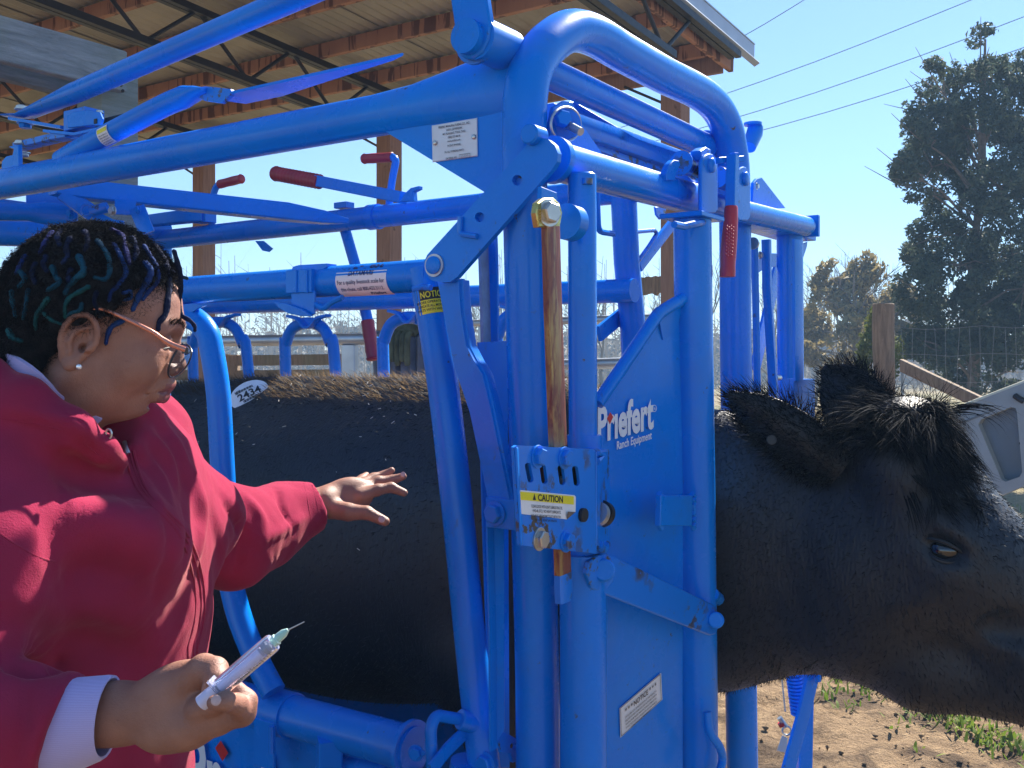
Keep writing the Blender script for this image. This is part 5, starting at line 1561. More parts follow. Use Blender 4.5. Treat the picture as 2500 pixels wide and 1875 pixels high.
d0 = n * (lift + .2) + flow * .6 + jit; d1 = n * lift * .6 + flow + jit
v1, f1 = strands(p, d0, d1, L, np.where(ridge, .0007, .0008) * rc.uniform(.7, 1.3, len(p)), rc, 2)
keep_r = ridge[f1[:, 0] // 6]
parts = [(v1, f1[keep_r]), (v1.copy(), f1[~keep_r])]
# poll tuft: long hair falling forward over the brow, a few strands standing up
def tuft(n, c, rad, L0, dirf, lift, wid=.0009):
    ps = np.array(c) + rc.normal(size=(n, 3)) * np.array(rad)
    out = ps - np.array([.44, 0, 1.27]); out /= np.linalg.norm(out, axis=1, keepdims=True)
    L = L0 * rc.uniform(.5, 1.3, n); jit = rc.normal(size=(n, 3)) * .22
    d0 = out * lift + np.array(dirf) * .4 + jit; d1 = np.array(dirf) + out * .15 + jit * .8 - np.array([0, 0, .25])
    parts.append(strands(ps, d0, d1, L, np.full(n, wid) * rc.uniform(.7, 1.4, n), rc, 5))
def clumps(nc, per, c, rad, L0, dirf, lift, wid=.0010, spread=.010, jc=.28):
    cc = np.array(c) + rc.normal(size=(nc, 3)) * np.array(rad); cd = rc.normal(size=(nc, 3)) * jc; cl_ = L0 * rc.uniform(.65, 1.3, nc)
    k_ = np.repeat(np.arange(nc), per); n = len(k_)
    ps = cc[k_] + rc.normal(size=(n, 3)) * spread * .5
    out = ps - np.array([.44, 0, 1.27]); out /= np.linalg.norm(out, axis=1, keepdims=True)
    jit = cd[k_] + rc.normal(size=(n, 3)) * .07
    d0 = out * lift + np.array(dirf) * .6 + jit * .6; d1 = np.array(dirf) + jit - out * .12
    parts.append(strands(ps, d0, d1, cl_[k_] * rc.uniform(.7, 1.1, n), np.full(n, wid) * rc.uniform(.7, 1.4, n), rc, 5))
clumps(70, 34, (.505, .02, 1.390), (.030, .045, .012), .115, (.30, .55, -.75), .55)
clumps(60, 30, (.540, .05, 1.350), (.025, .040, .018), .10, (.35, .35, -.85), .4)
clumps(50, 30, (.470, .05, 1.375), (.030, .040, .015), .10, (-.35, .6, -.65), .5)
clumps(30, 26, (.455, .0, 1.395), (.025, .05, .010), .09, (-.85, .25, -.15), .5)
clumps(60, 26, (.575, .07, 1.270), (.025, .04, .035), .06, (.40, .25, -.9), .35)
nup = 60
ps = np.array((.515, 0, 1.41)) + rc.normal(size=(nup, 3)) * np.array((.028, .03, .008))
dn_ = np.array((.25, .0, 1.0)) + rc.normal(size=(nup, 3)) * .35
parts.append(strands(ps, dn_, dn_ + rc.normal(size=(nup, 3)) * .5, .06 * rc.uniform(.5, 1.35, nup), np.full(nup, .0009), rc, 4))
for (ev, ef), sg in zip(EARS, (1, -1)):
    p, n = scatter_on(ev, ef, 4200, rc)
    L = .020 * rc.uniform(.5, 1.5, len(p)); jit = rc.normal(size=p.shape) * .3
    axe = np.array([-.6, .45 * sg, .45])
    parts.append(strands(p, n * .6 + axe * .5 + jit, n * .3 + axe + jit, L, np.full(len(p), .0008), rc, 3))
    rim = np.concatenate([ev[[i * 11 for i in range(15)]], ev[[i * 11 + 10 for i in range(15)]]])
    for _ in range(1):
        q = np.repeat(rim, 34, 0) + rc.normal(size=(len(rim) * 34, 3)) * .006
        cen = ev.mean(0); o = q - cen; o /= np.linalg.norm(o, axis=1, keepdims=True); jit = rc.normal(size=q.shape) * .35
        parts.append(strands(q, o + axe * .6 + jit, o * .6 + axe + jit, .034 * rc.uniform(.5, 1.4, len(q)), np.full(len(q), .0008), rc, 3))
# whiskery rim of the brow and jaw
hv, hf = join(parts[:1])
tag(mesh_obj('back_fringe', cow_w(hv), hf, HAIR, cow, angle=None), kind='stuff')
DARKHAIR = NT('dark_coat_hair').set(color=(.010, .0115, .017), rough=.6, spec=.2).m
FORELOCK = NT('shaded_forelock').set(color=(.006, .0075, .012), rough=.85, spec=.05).m  # darker, duller copy of the coat hair: shade on the poll painted in
hv, hf = join(parts[1:2])
tag(mesh_obj('coat', cow_w(hv), hf, DARKHAIR, cow, angle=None), kind='stuff')
hv, hf = join(parts[2:])
tag(mesh_obj('forelock', cow_w(hv), hf, FORELOCK, cow, angle=None), kind='stuff')

# eye
EYE = NT('cow_eye').set(color=(.002, .002, .003), rough=.03, spec=.5, coat=1.0, coat_rough=.01).m
LID = simple('eyelid_skin', (.012, .014, .018), .5, 0, .2, 60, .2, 200)
for sg in (1, -1):
    c = np.array([[.583, sg * .109, 1.156]])
    u = np.linspace(0, math.pi, 13); w_ = np.linspace(0, 2 * math.pi, 20, endpoint=False)
    sv = []; sf = []
    for a in u:
        for b in w_: sv.append((math.cos(a), math.sin(a) * math.cos(b), math.sin(a) * math.sin(b)))
    sv = np.array(sv) * np.array([.031, .026, .0235]) + c
    for i in range(12):
        for j in range(20): sf.append((i * 20 + j, i * 20 + (j + 1) % 20, (i + 1) * 20 + (j + 1) % 20, (i + 1) * 20 + j))
    e = mesh_obj('eye', cow_w(sv), np.array(sf), EYE, cow, angle=None)
    for up_, nm in ((1, 'upper_lid'), (-1, 'lower_lid')):
        pts = []
        for q in np.linspace(-1, 1, 11):
            x = .583 + q * .037; z = 1.158 - q * .010 + up_ * (.0185 if up_ > 0 else .0180) * (1 - q * q) ** .7; l = sg * (.1400 - .020 * q * q - .002)
            pts.append(Vector(cow_w(np.array([[x, l, z]]))[0]))
        mesh_obj(nm, *sweep(spline(pts, 3), [.0018 + .0020 * math.sin(math.pi * i / 30) for i in range(31)], 8), LID, e)
# ear tags
YTAG = simple('yellow_ear_tag', (.50, .42, .10), .5)
e0 = Vector(cow_w(np.array([[.325, -.040, 1.335]]))[0])
mesh_obj('ear_tag', *box(e0, (1, 0, -.1), (.1, 0, 1), (0, -1, 0), .008, .012, .003, .001), YTAG, cow)
e1 = Vector(cow_w(np.array([[.275, .170, 1.350]]))[0])
mesh_obj('tag_button', *cyl(e1, e1 + Vector((-.1, -1, .1)).normalized() * .003, .010, 20), simple('clear_tag_button', (.02, .025, .03), .55, 0, .1, 30), cow)

# numbered sale sticker on the back
from mathutils.bvhtree import BVHTree
cow_bvh = BVHTree.FromPolygons([tuple(x) for x in wv], [tuple(int(i) for i in q) for q in bfc])
def hit(bvh, px, py):
    o = Vector((0, 0, CAM_Z)); d = (P(px, py, 1.0) - o).normalized()
    loc, nr, idx, dist = bvh.ray_cast(o, d)
    if loc is None: return None, None
    if nr.dot(d) > 0: nr = -nr
    return loc, nr
l0, n0 = hit(cow_bvh, 610, 966)
if l0 is not None:
    n0 = (n0 * .45 + (Vector((0, 0, CAM_Z)) - l0).normalized() * .55).normalized()
    ra = (P(640, 940, 2.6) - P(556, 992, 2.6)); ra = (ra - n0 * ra.dot(n0)).normalized(); ua = n0.cross(ra)
    def stk(x, y, lift=.012):
        q = l0 + ra * x + ua * y
        return q + n0 * (lift + .006 - 3.0 * (x * x + y * y))
    N_ = 28; ex = [(math.cos(2 * math.pi * i / N_), math.sin(2 * math.pi * i / N_)) for i in range(N_)]
    rx, ry = .060, .040
    v = [stk(0, 0)] + [stk(rx * .5 * a, ry * .5 * b) for a, b in ex] + [stk(rx * a, ry * b) for a, b in ex]
    f = [(0, 1 + i, 1 + (i + 1) % N_) for i in range(N_)] + [(1 + i, 1 + N_ + i, 1 + N_ + (i + 1) % N_, 1 + (i + 1) % N_) for i in range(N_)]
    cs_ = tag(mesh_obj('number_sticker', v, f, WHITE), 'white oval sticker numbered 2434 on the black cow back', 'sticker')
    lettering('2434', BLACK, cs_, lambda x, y: stk(x + .002, y - .012, .0135), .022, .02, 'CENTER', .070)
    lettering('64FB', BLACK, cs_, lambda x, y: stk(x - .026, y + .019, .0135), .005, .01, 'CENTER', .018)
    bars = MB()
    for i in range(20):
        for yy, x0 in ((.013, -.034), (-.022, -.022)):
            x = x0 + i * .0028; w2 = .0006 + .0007 * ((i * 7) % 3) / 2
            bars.add(([stk(x - w2, yy, .0135), stk(x + w2, yy, .0135), stk(x + w2, yy + .0075, .0135), stk(x - w2, yy + .0075, .0135)], [(0, 1, 2, 3)]))
    tag(bars.build('print', BLACK, cs_, smooth=False), kind='stuff')
# bits of straw and dust on the coat
r = np.random.default_rng(77); m = MB()
for _ in range(55):
    px, py = r.uniform(440, 1030), 900 + abs(r.normal()) * 120
    a, nn = hit(cow_bvh, px, py)
    if a is None: continue
    t = Vector(r.normal(size=3)); t = (t - nn * t.dot(nn)).normalized(); L_ = r.uniform(.001, .006)
    m.add(box(a + nn * .012, t, nn.cross(t), nn, L_, .0008, .0006, .0002))
tag(m.build('straw_bits', simple('straw_bits', (.55, .50, .42), .8), cow), kind='stuff')
# ================================================================== the person
k = NT('skin')
n1 = k.noise(22, 5, .6); n2 = k.noise(260, 3, .6); n3 = k.noise(70, 3)
c = k.mix(k.ramp(n1, [(.3, 0.0), (.7, 1.0)]), (.26, .118, .082), (.355, .175, .122))
c = k.mix(k.ramp(n3, [(.68, 0.0), (.76, .45)]), c, (.15, .062, .042))
k.set(color=c, rough=.48, spec=.38, sss=.04)
k.bsdf.inputs['Subsurface Radius'].default_value = (.012, .005, .003)
n4 = k.noise(700, 2, .6)
k.bump(k.math('ADD', k.math('ADD', n2, n4), n1), .42, .0016)
SKIN = k.m
k = NT('maroon_fleece')
n1 = k.noise(9, 5, .6); n2 = k.noise(420, 3, .7); n3 = k.noise(60, 4)
c = k.mix(k.ramp(n1, [(.3, 0.0), (.7, 1.0)]), (.265, .018, .054), (.33, .023, .070))
k.set(color=c, rough=.92, spec=.1, sheen=.35, sheen_rough=.3)
k.bsdf.inputs['Sheen Tint'].default_value = (1.0, .45, .42, 1)
k.bump(k.math('ADD', n2, k.math('MULTIPLY', n3, .8)), .45, .002)
FLEECE = k.m
k = NT('lavender_rib_knit')
sepk = k.n('SeparateXYZ'); k.l(k.geo.outputs['Position'], sepk.inputs[0])
wv_ = k.n('TexWave'); wv_.wave_type = 'BANDS'; wv_.inputs['Scale'].default_value = 150; wv_.inputs['Distortion'].default_value = .4
k.l(k.geo.outputs['Position'], wv_.inputs['Vector']); wv_.bands_direction = 'Z'
c = k.mix(wv_.outputs['Fac'], (.42, .37, .66), (.46, .41, .71)); k.set(color=c, rough=.9, sheen=.3); k.bump(wv_.outputs['Fac'], .2, .001)
KNIT = k.m
DENIM = simple('dark_jeans', (.03, .045, .09), .9, 0, .2, 20, .3, 300)
person = thing('person', P(150, 888, 1.42) - UP * 1.5, 'person in maroon zip hoodie and glasses with blue twisted locs, holding a syringe', 'person')

# ---- head, modelled about the near ear, facing the chute and turned a little away
HS = 1.06
HY = R(16)
hf = Vector((math.cos(HY), math.sin(HY), 0)); hl = Vector((-math.sin(HY), math.cos(HY), 0))
HO = P(196, 846, 1.255) + hl * (.076 * HS)
def head_w(V):
    V = np.array(V, float)
    V[:, 0] = np.where(V[:, 0] > 0, V[:, 0] * .95, V[:, 0])
    V[:, 0] += .24 * np.minimum(V[:, 2] + .005, 0)      # the face slants back below the brow: head bowed a little
    V = V * HS
    return np.array(HO) + V[:, :1] * np.array(hf) + V[:, 1:2] * np.array(hl) + V[:, 2:] * np.array([0, 0, 1.0])
def HW(x, y, z): return Vector(head_w([[x, y, z]])[0])
def head_field(X, Y, Z):
    A = np.abs(Y)
    d = ell(X, Y, Z, (.010, 0, .045), (.092, .075, .085))
    d = smin(d, ell(X, Y, Z, (.058, 0, .050), (.056, .060, .054)), .03)
    d = smin(d, ell(X, Y, Z, (.048, 0, -.014), (.056, .060, .058)), .03)
    d = smin(d, cone(X, A, Z, (.103, .010, .028), (.090, .040, .023), .014, .012), .016)
    d = smin(d, ell(X, A, Z, (.062, .042, -.026), (.032, .022, .028)), .02)
    d = smin(d, ell(X, Y, Z, (.080, 0, -.050), (.028, .032, .024)), .016)
    d = smin(d, ell(X, Y, Z, (.074, 0, -.073), (.018, .022, .013)), .016)
    d = smin(d, cone(X, A, Z, (-.002, .050, -.028), (.058, .020, -.071), .025, .014), .022)
    d = smin(d, ell(X, Y, Z, (.022, 0, -.057), (.050, .048, .026)), .03)
    d = smin(d, cone(X, Y, Z, (-.016, 0, -.055), (-.060, 0, -.22), .056, .068), .035)
    # eye hollows, lids
    d = smax(d, -ell(X, A, Z, (.1085, .031, .004), (.017, .019, .012)), .010)
    d = smin(d, ell(X, A, Z, (.0880, .031, .004), (.0135, .0160, .0115)), .003)
    d = smin(d, chain(X, A, Z, [(.0955, .018, .0075), (.1000, .031, .0095), (.0920, .046, .0050)], [.0035, .0042, .003], .003), .003)
    d = smax(d, -chain(X, A, Z, [(.1030, .020, .0000), (.1060, .031, -.0012), (.0990, .045, -.0005)], [.0008, .0011, .0008], .001), .0015)
    d = smin(d, chain(X, A, Z, [(.0955, .018, -.0065), (.0975, .031, -.0085), (.0900, .045, -.0060)], [.0030, .0035, .0025], .003), .006)
    # nose
    d = smin(d, cone(X, Y, Z, (.099, 0, .014), (.110, 0, -.020), .0100, .0115), .009)
    d = smin(d, ell(X, Y, Z, (.1125, 0, -.0255), (.0125, .0125, .0105)), .006)
    d = smin(d, ell(X, A, Z, (.1020, .0150, -.0285), (.0130, .0085, .0095)), .005)
    d = smax(d, -ell(X, A, Z, (.1050, .0085, -.0385), (.006, .0042, .005)), .002)
    # smile line, lips
    d = smax(d, -chain(X, A, Z, [(.1010, .0250, -.0270), (.0965, .0330, -.0420), (.0870, .0360, -.0580)], [.0014, .0020, .0014], .002), .008)
    d = smin(d, chain(X, A, Z, [(.1085, 0, -.0465), (.1040, .012, -.0470), (.0880, .026, -.0535)], [.0100, .0090, .0045], .006), .004)
    d = smin(d, chain(X, A, Z, [(.1045, 0, -.0610), (.0995, .012, -.0605), (.0870, .024, -.0555)], [.0102, .0092, .0045], .006), .004)
    d = smax(d, -chain(X, A, Z, [(.126, 0, -.0536), (.110, .016, -.0540), (.084, .031, -.0565)], [.0016, .0016, .0012], .001), .0015)
    d = smax(d, -ell(X, Y, Z, (.0965, 0, -.0715), (.009, .020, .0035)), .006)
    return d
hv0, hf0 = nets(head_field, (-.13, -.10, -.235), (.150, .10, .145), .0022)
def ear_field(X, Y, Z):
    A = np.abs(Y)
    x = X * .94 - (Z - .006) * .34 + .002; z = X * .34 + (Z - .006) * .94
    d = ell(x, A, z, (0, .0775 , 0), (.0200, .0060, .0310))
    d = smax(d, -ell(x, A, z, (.003, .0880, .0005), (.0125, .0100, .0215)), .003)
    n_ = 15; hx = []
    for i in range(n_):
        t = -.35 + 4.5 * i / (n_ - 1)
        hx.append((.0195 * math.cos(t) * (1 if math.cos(t) > 0 else .98), .0815 + .0035 * math.sin(t), .0045 + .0265 * math.sin(t)))
    d = smin(d, chain(x, A, z, hx, [.0030] + [.0036] * (n_ - 2) + [.003], .001), .003)
    d = smin(d, chain(x, A, z, [(.006, .081, .018), (-.006, .0825, .010), (-.0085, .0825, -.004), (-.003, .0815, -.016)], [.0022, .0030, .0032, .0028], .002), .003)
    d = smin(d, chain(x, A, z, [(.0155, .0800, -.002), (.0125, .0830, -.0065)], [.0040, .0034], .002), .004)
    d = smin(d, ell(x, A, z, (.005, .0790, -.0265), (.0085, .0050, .0085)), .005)
    d = smax(d, -ell(x, A, z, (.0075, .0800, -.006), (.0050, .0080, .0055)), .002)
    return d
ev1, ef1 = nets(ear_field, (-.034, -.096, -.044), (.034, -.064, .052), .0013)
ev2 = ev1 * np.array([1, -1, 1]); ef2 = ef1[:, ::-1]
HFULL = join([(hv0, hf0), (ev1, ef1), (ev2, ef2)])
hv0, hf0 = HFULL
head_v = head_w(hv0)

# ---- hands and forearms, in world axes
def A3(*p): return tuple(P(*p))
def hand_near(X, Y, Z):
    d = chain(X, Y, Z, [A3(100, 1770, 1.09), A3(290, 1742, 1.085), A3(365, 1738, 1.08)], [.036, .0295, .0300], .02, .8)
    ax1 = np.array(P(520, 1680, 1.06) - P(370, 1735, 1.08)); ax1 /= np.linalg.norm(ax1)
    ax2 = np.cross((0, 1, 0), ax1); 
    d = smin(d, ell(X, Y, Z, A3(436, 1712, 1.07), (.052, .026, .040), (ax1, (0, 1, 0), ax2)), .02)
    d = smin(d, ell(X, Y, Z, A3(455, 1765, 1.068), (.045, .026, .026), (ax1, (0, 1, 0), ax2)), .015)
    d = smin(d, chain(X, Y, Z, [A3(450, 1668, 1.065), A3(498, 1634, 1.050), A3(524, 1638, 1.040), A3(529, 1660, 1.028), A3(514, 1682, 1.024)], [.0190, .0150, .0135, .0115, .0092], .005), .008)
    d = smin(d, chain(X, Y, Z, [A3(462, 1768, 1.062), A3(530, 1753, 1.048), A3(588, 1738, 1.036), A3(598, 1713, 1.034), A3(578, 1686, 1.034)], [.0250, .0170, .0138, .0118, .0094], .005), .008)
    d = smin(d, chain(X, Y, Z, [A3(592, 1738, 1.036), A3(578, 1720, 1.000), A3(550, 1712, .968), A3(524, 1716, .960)], [.0125, .0104, .0090, .0074], .004), .005)
    d = smin(d, chain(X, Y, Z, [A3(490, 1730, 1.045), A3(522, 1718, 1.028), A3(548, 1710, 1.018)], [.0150, .0105, .0080], .005), .006)
    d = smax(d, -chain(X, Y, Z, [A3(497, 1655, 1.02), A3(503, 1682, 1.018), A3(516, 1712, 1.020)], [.0012, .0026, .0012], .001), .004)
    d = smax(d, -chain(X, Y, Z, [A3(560, 1712, 1.016), A3(568, 1730, 1.016)], [.0016, .0010], .001), .004)
    d = smax(d, -chain(X, Y, Z, [A3(405, 1795, 1.05), A3(440, 1790, 1.045), A3(490, 1785, 1.045)], [.0004, .001, .0004], .001), .004)
    return d
nlo = np.array(P(70, 1890, 1.05)) - .03; nhi = np.array(P(640, 1590, 1.10)) + .02
nlo[1], nhi[1] = .940, 1.135; nlo[0] = P(90, 1800, 1.085).x - .03; nhi[0] = P(640, 1700, 1.04).x + .03; nlo[2] = 1.06; nhi[2] = 1.225
hnv, hnf = nets(hand_near, nlo, nhi, .0021)
def hand_far(X, Y, Z):
    d = chain(X, Y, Z, [A3(640, 1290, 1.87), A3(740, 1236, 1.92), A3(790, 1225, 1.93)], [.040, .029, .027], .02)
    ax1 = np.array(P(895, 1190, 1.97) - P(780, 1226, 1.93)); ax1 /= np.linalg.norm(ax1)
    ax3 = np.array((.25, .35, .9)); ax3 -= ax1 * (ax3 @ ax1); ax3 /= np.linalg.norm(ax3); ax2 = np.cross(ax3, ax1)
    d = smin(d, ell(X, Y, Z, A3(845, 1215, 1.955), (.056, .021, .038), (ax1, ax2, ax3)), .02)
    for ch, rr in (([(880, 1210, 1.950), (922, 1196, 1.965), (955, 1190, 1.975), (986, 1203, 1.975)], [.0125, .0112, .0098, .0078]),
                   ([(880, 1196, 1.975), (924, 1176, 1.995), (958, 1172, 2.005), (984, 1163, 2.005)], [.0125, .0110, .0096, .0074]),
                   ([(872, 1186, 1.995), (912, 1168, 2.025), (940, 1160, 2.035), (956, 1149, 2.035)], [.0120, .0106, .0092, .0070]),
                   ([(862, 1184, 2.010), (884, 1170, 2.035), (894, 1160, 2.045)], [.0110, .0092, .0068]),
                   ([(800, 1240, 1.925), (850, 1250, 1.910), (895, 1252, 1.905), (940, 1273, 1.900)], [.020, .0165, .0125, .0090])):
        d = smin(d, chain(X, Y, Z, [A3(*q) for q in ch], rr, .005), .008)
    return d
fv, ff = nets(hand_far, (-.50, 1.80, 1.145), (-.185, 2.075, 1.33), .0028)
def under_body(X, Y, Z):
    d = ell(X, Y, Z, (-.64, 1.44, 1.12), (.15, .19, .30))
    d = smin(d, cone(X, Y, Z, (-.60, 1.33, 1.44), (-.63, 1.40, 1.30), .06, .10), .06)
    for s_ in (-1, 1):
        d = smin(d, chain(X, Y, Z, [(-.64, 1.44 + s_ * .10, .86), (-.62, 1.44 + s_ * .11, .48), (-.65, 1.44 + s_ * .11, .09)], [.115, .075, .05], .05), .05)
    d = smin(d, chain(X, Y, Z, [(-.63, 1.25, 1.36), (-.63, 1.08, 1.15)], [.06, .05], .03), .05)
    d = smin(d, chain(X, Y, Z, [(-.63, 1.08, 1.15), A3(100, 1770, 1.09)], [.05, .038], .03), .03)
    d = smin(d, chain(X, Y, Z, [(-.62, 1.63, 1.36), tuple(P(560, 1320, 1.74)), tuple(P(640, 1290, 1.87))], [.06, .048, .038], .03), .05)
    return d
ubv, ubf = nets(under_body, (-.86, 1.0, .02), (-.36, 1.95, 1.50), .016)
pv, pfc = join([(head_v, hf0), (hnv, hnf), (fv, ff), (ubv, ubf)])
body = mesh_obj('body', pv, pfc, SKIN, person, angle=None)
body.data.materials.append(simple('lip_skin', (.21, .075, .075), .38, 0, .15, 60, .1, 300))
fcn = hv0[hf0].mean(1)
lipm = (np.abs(fcn[:, 1]) < .022) & (fcn[:, 2] < -.0440) & (fcn[:, 2] > -.0695) & (fcn[:, 0] > .1040 - .22 * np.abs(fcn[:, 1]))
mi = np.zeros(len(pfc), np.int32); mi[:len(hf0)][lipm] = 1
body.data.polygons.foreach_set('material_index', mi)
body_bvh = BVHTree.FromPolygons([tuple(x) for x in pv], [tuple(int(i) for i in q) for q in pfc])
NAIL = simple('finger_nail', (.52, .36, .34), .3, 0, .05, 30)
for (a, r_) in (((528, 1710, .954), .0050), ((932, 1268, 1.888), .0065), ((984, 1158, 1.997), .005)):
    mesh_obj('finger_nail', *dome(P(*a), (-.1, -1, .35), r_, .0018, 12), NAIL, person)
rb = np.random.default_rng(15)
bp = []
for s_ in (-1, 1):
    for _ in range(260):
        u = rb.uniform(0, 1); y = s_ * (.012 + .036 * u); z = .026 + .006 * math.sin(u * 2.6) + rb.normal() * .0022
        bp.append((y, z, s_))
b0_ = []; bd_ = []
for y, z, s_ in bp:
    l, n_, i_, d_ = body_bvh.ray_cast(HW(.22, y, z), -hf)
    if l is None: continue
    b0_.append(tuple(l)); bd_.append(tuple(Vector(hl) * s_ * .9 + UP * .35 + hf * .25 + Vector(rb.normal(size=3)) * .15))
bv_, bf_ = strands(np.array(b0_), np.array(bd_), np.array(bd_), rb.uniform(.004, .008, len(b0_)), np.full(len(b0_), .0003), rb, 2)
BROW = simple('brow_hair', (.012, .010, .010), .6)
tag(mesh_obj('eyebrows', bv_, bf_, BROW, person, angle=None), kind='stuff')
for s_ in (-1, 1):
    pts = []
    for q in np.linspace(-1, 1, 9):
        l, n_, i_, d_ = body_bvh.ray_cast(HW(.22, s_ * .031 + q * .0145, -.0002 - .0016 * q * q), -hf)
        if l is not None: pts.append(l)
    if len(pts) > 3: mesh_obj('eyelashes', *sweep(pts, [.0004] + [.0011] * (len(pts) - 2) + [.0004], 6), BROW, person)

# ---- hoodie
zt = np.array([.78, .95, 1.02, 1.10, 1.18, 1.26, 1.31, 1.35, 1.39, 1.43, 1.47, 1.52])
tcx = np.array([-.660, -.660, -.658, -.652, -.646, -.640, -.638, -.640, -.645, -.652, -.665, -.68])
trx = np.array([.195, .200, .207, .212, .211, .206, .200, .192, .178, .145, .105, .07])
trry = np.array([.225, .235, .240, .245, .245, .245, .240, .230, .205, .165, .12, .08])
def hoodie(X, Y, Z):
    cx = np.interp(Z, zt, tcx).astype(np.float32); rx = np.interp(Z, zt, trx).astype(np.float32); ry = np.interp(Z, zt, trry).astype(np.float32)
    q = np.sqrt(((X - cx) / rx) ** 2 + ((Y - 1.45) / ry) ** 2)
    d = (q - 1) * np.minimum(rx, ry) * .9
    d = smax(d, .80 - Z, .02); d = smax(d, Z - 1.485, .03)
    d = smin(d, cone(X, Y, Z, (-.645, 1.25, 1.355), (-.645, 1.65, 1.355), .082, .082), .06)
    d = smin(d, ell(X, np.abs(Y - 1.45), Z, (-.515, .140, 1.262), (.100, .105, .082)), .045)
    # near sleeve
    s1 = chain(X, Y, Z, [(-.640, 1.235, 1.365), (-.615, 1.15, 1.27), (-.618, 1.080, 1.165)], [.088, .084, .080], .03)
    s2 = chain(X, Y, Z, [(-.600, 1.06, 1.135), A3(40, 1780, 1.085), A3(150, 1768, 1.085)], [.080, .064, .056], .03)
    q2 = np.array(P(160, 1768, 1.085)); s2 = smax(s2, (X - q2[0]) * .967 - (Z - q2[2]) * .256, .006)
    d = smin(d, s1, .085); d = smin(d, s2, .012)
    # far sleeve
    s3 = chain(X, Y, Z, [(-.60, 1.63, 1.37), A3(400, 1250, 1.68), A3(560, 1312, 1.76), A3(640, 1288, 1.84), A3(700, 1258, 1.895), A3(764, 1236, 1.92)], [.095, .090, .082, .068, .056, .046], .03)
    q3 = np.array(P(776, 1232, 1.925)); e3 = np.array(P(776, 1232, 1.925) - P(700, 1258, 1.895)); e3 /= np.linalg.norm(e3)
    s3 = smax(s3, (X - q3[0]) * e3[0] + (Y - q3[1]) * e3[1] + (Z - q3[2]) * e3[2], .005)
    d = smin(d, s3, .03)
    # collar and hood roll
    near = [(-.790, 1.40, 1.505), (-.752, 1.31, 1.500), A3(-60, 930, 1.235), A3(60, 985, 1.215), A3(170, 1050, 1.215), A3(250, 1100, 1.245), A3(292, 1128, 1.28)]
    far_ = [(-.790, 1.40, 1.505), (-.74, 1.49, 1.49), (-.66, 1.53, 1.455), A3(320, 1010, 1.50), A3(352, 1025, 1.42), A3(330, 1095, 1.34)]
    d = smin(d, chain(X, Y, Z, near, [.044, .039, .033, .027, .021, .014, .006], .02), .034)
    d = smin(d, chain(X, Y, Z, far_, [.046, .041, .036, .028, .021, .012], .02), .02)
    d = smin(d, ell(X, Y, Z, (-.82, 1.42, 1.42), (.07, .14, .11)), .04)
    # opening at the throat
    d = smax(d, -cone(X, Y, Z, tuple(P(215, 985, 1.34)), tuple(P(285, 1085, 1.33)), .030, .012), .012)
    d = smax(d, -cone(X, Y, Z, (-.60, 1.335, 1.50), (-.615, 1.345, 1.40), .062, .056), .015)
    return d
gvv, gff = nets(hoodie, (-.92, .955, .76), (-.33, 2.0, 1.58), .0060)
# loose cloth: low wrinkles along the surface
nrm = np.zeros_like(gvv); a, b, c_, nn, ar = tri_data(gvv, gff)
t_ = np.concatenate([gff[:, [0, 1, 2]], gff[:, [0, 2, 3]]])
for i in range(3): np.add.at(nrm, t_[:, i], nn * ar[:, None])
nrm /= np.linalg.norm(nrm, axis=1, keepdims=True) + 1e-9
disp = np.array([noise.noise((x * 9 + z * 5, y * 9, z * 7)) * .0055 + noise.noise((x * 21 - z * 12, y * 21 + 4, z * 15)) * .0028 + (abs(noise.noise((x * 30 + z * 22, y * 30, z * 12 + 9))) - .2) * .002 for x, y, z in gvv])
gvv = gvv + nrm * disp[:, None]
hb0 = BVHTree.FromPolygons([tuple(x) for x in gvv], [tuple(int(i) for i in q) for q in gff])
FOLDS = [([(0, 1024), (90, 1042), (170, 1064), (236, 1108), (272, 1132)], -.006, .009), ([(0, 1000), (90, 1018), (170, 1040), (240, 1082)], .007, .014),
         ([(130, 1235), (220, 1280), (310, 1298), (372, 1270)], .034, .042), ([(120, 1150), (200, 1180), (280, 1190)], -.012, .030), ([(330, 1100), (388, 1170), (414, 1245)], .009, .012), ([(368, 1062), (408, 1125), (428, 1195)], .009, .012), ([(404, 1044), (434, 1095), (450, 1150)], .008, .012),
         ([(300, 1120), (345, 1178), (372, 1240), (362, 1290)], .008, .014), ([(462, 1140), (488, 1230), (482, 1320), (470, 1400)], .011, .018), ([(446, 1220), (462, 1300), (452, 1360)], -.006, .012),
         ([(150, 1420), (210, 1385), (280, 1395), (330, 1430)], -.022, .030), ([(400, 1330), (396, 1410), (380, 1460)], -.006, .010), ([(180, 1470), (290, 1500), (400, 1560)], .008, .026), ([(160, 1560), (260, 1580), (380, 1620)], -.008, .022),
         ([(0, 1612), (60, 1634), (120, 1630), (165, 1618)], -.016, .010), ([(62, 1645), (66, 1760), (40, 1870)], -.007, .006), ([(20, 1560), (80, 1585), (130, 1560)], .008, .014), ([(0, 1450), (60, 1480), (110, 1470)], .006, .02), ([(20, 1180), (60, 1300), (90, 1420)], .007, .03),
         ([(545, 1215), (590, 1300), (572, 1390)], -.012, .012), ([(600, 1210), (636, 1262), (640, 1330)], .007, .012), ([(676, 1195), (690, 1240), (716, 1292)], -.008, .008), ([(640, 1320), (700, 1290), (745, 1262)], .006, .010), ([(520, 1250), (540, 1330), (530, 1400)], .008, .016),
         ([(100, 1090), (180, 1150), (240, 1180)], -.006, .018), ([(120, 1440), (128, 1520), (90, 1590)], .006, .018)]
dsp = np.zeros(len(gvv))
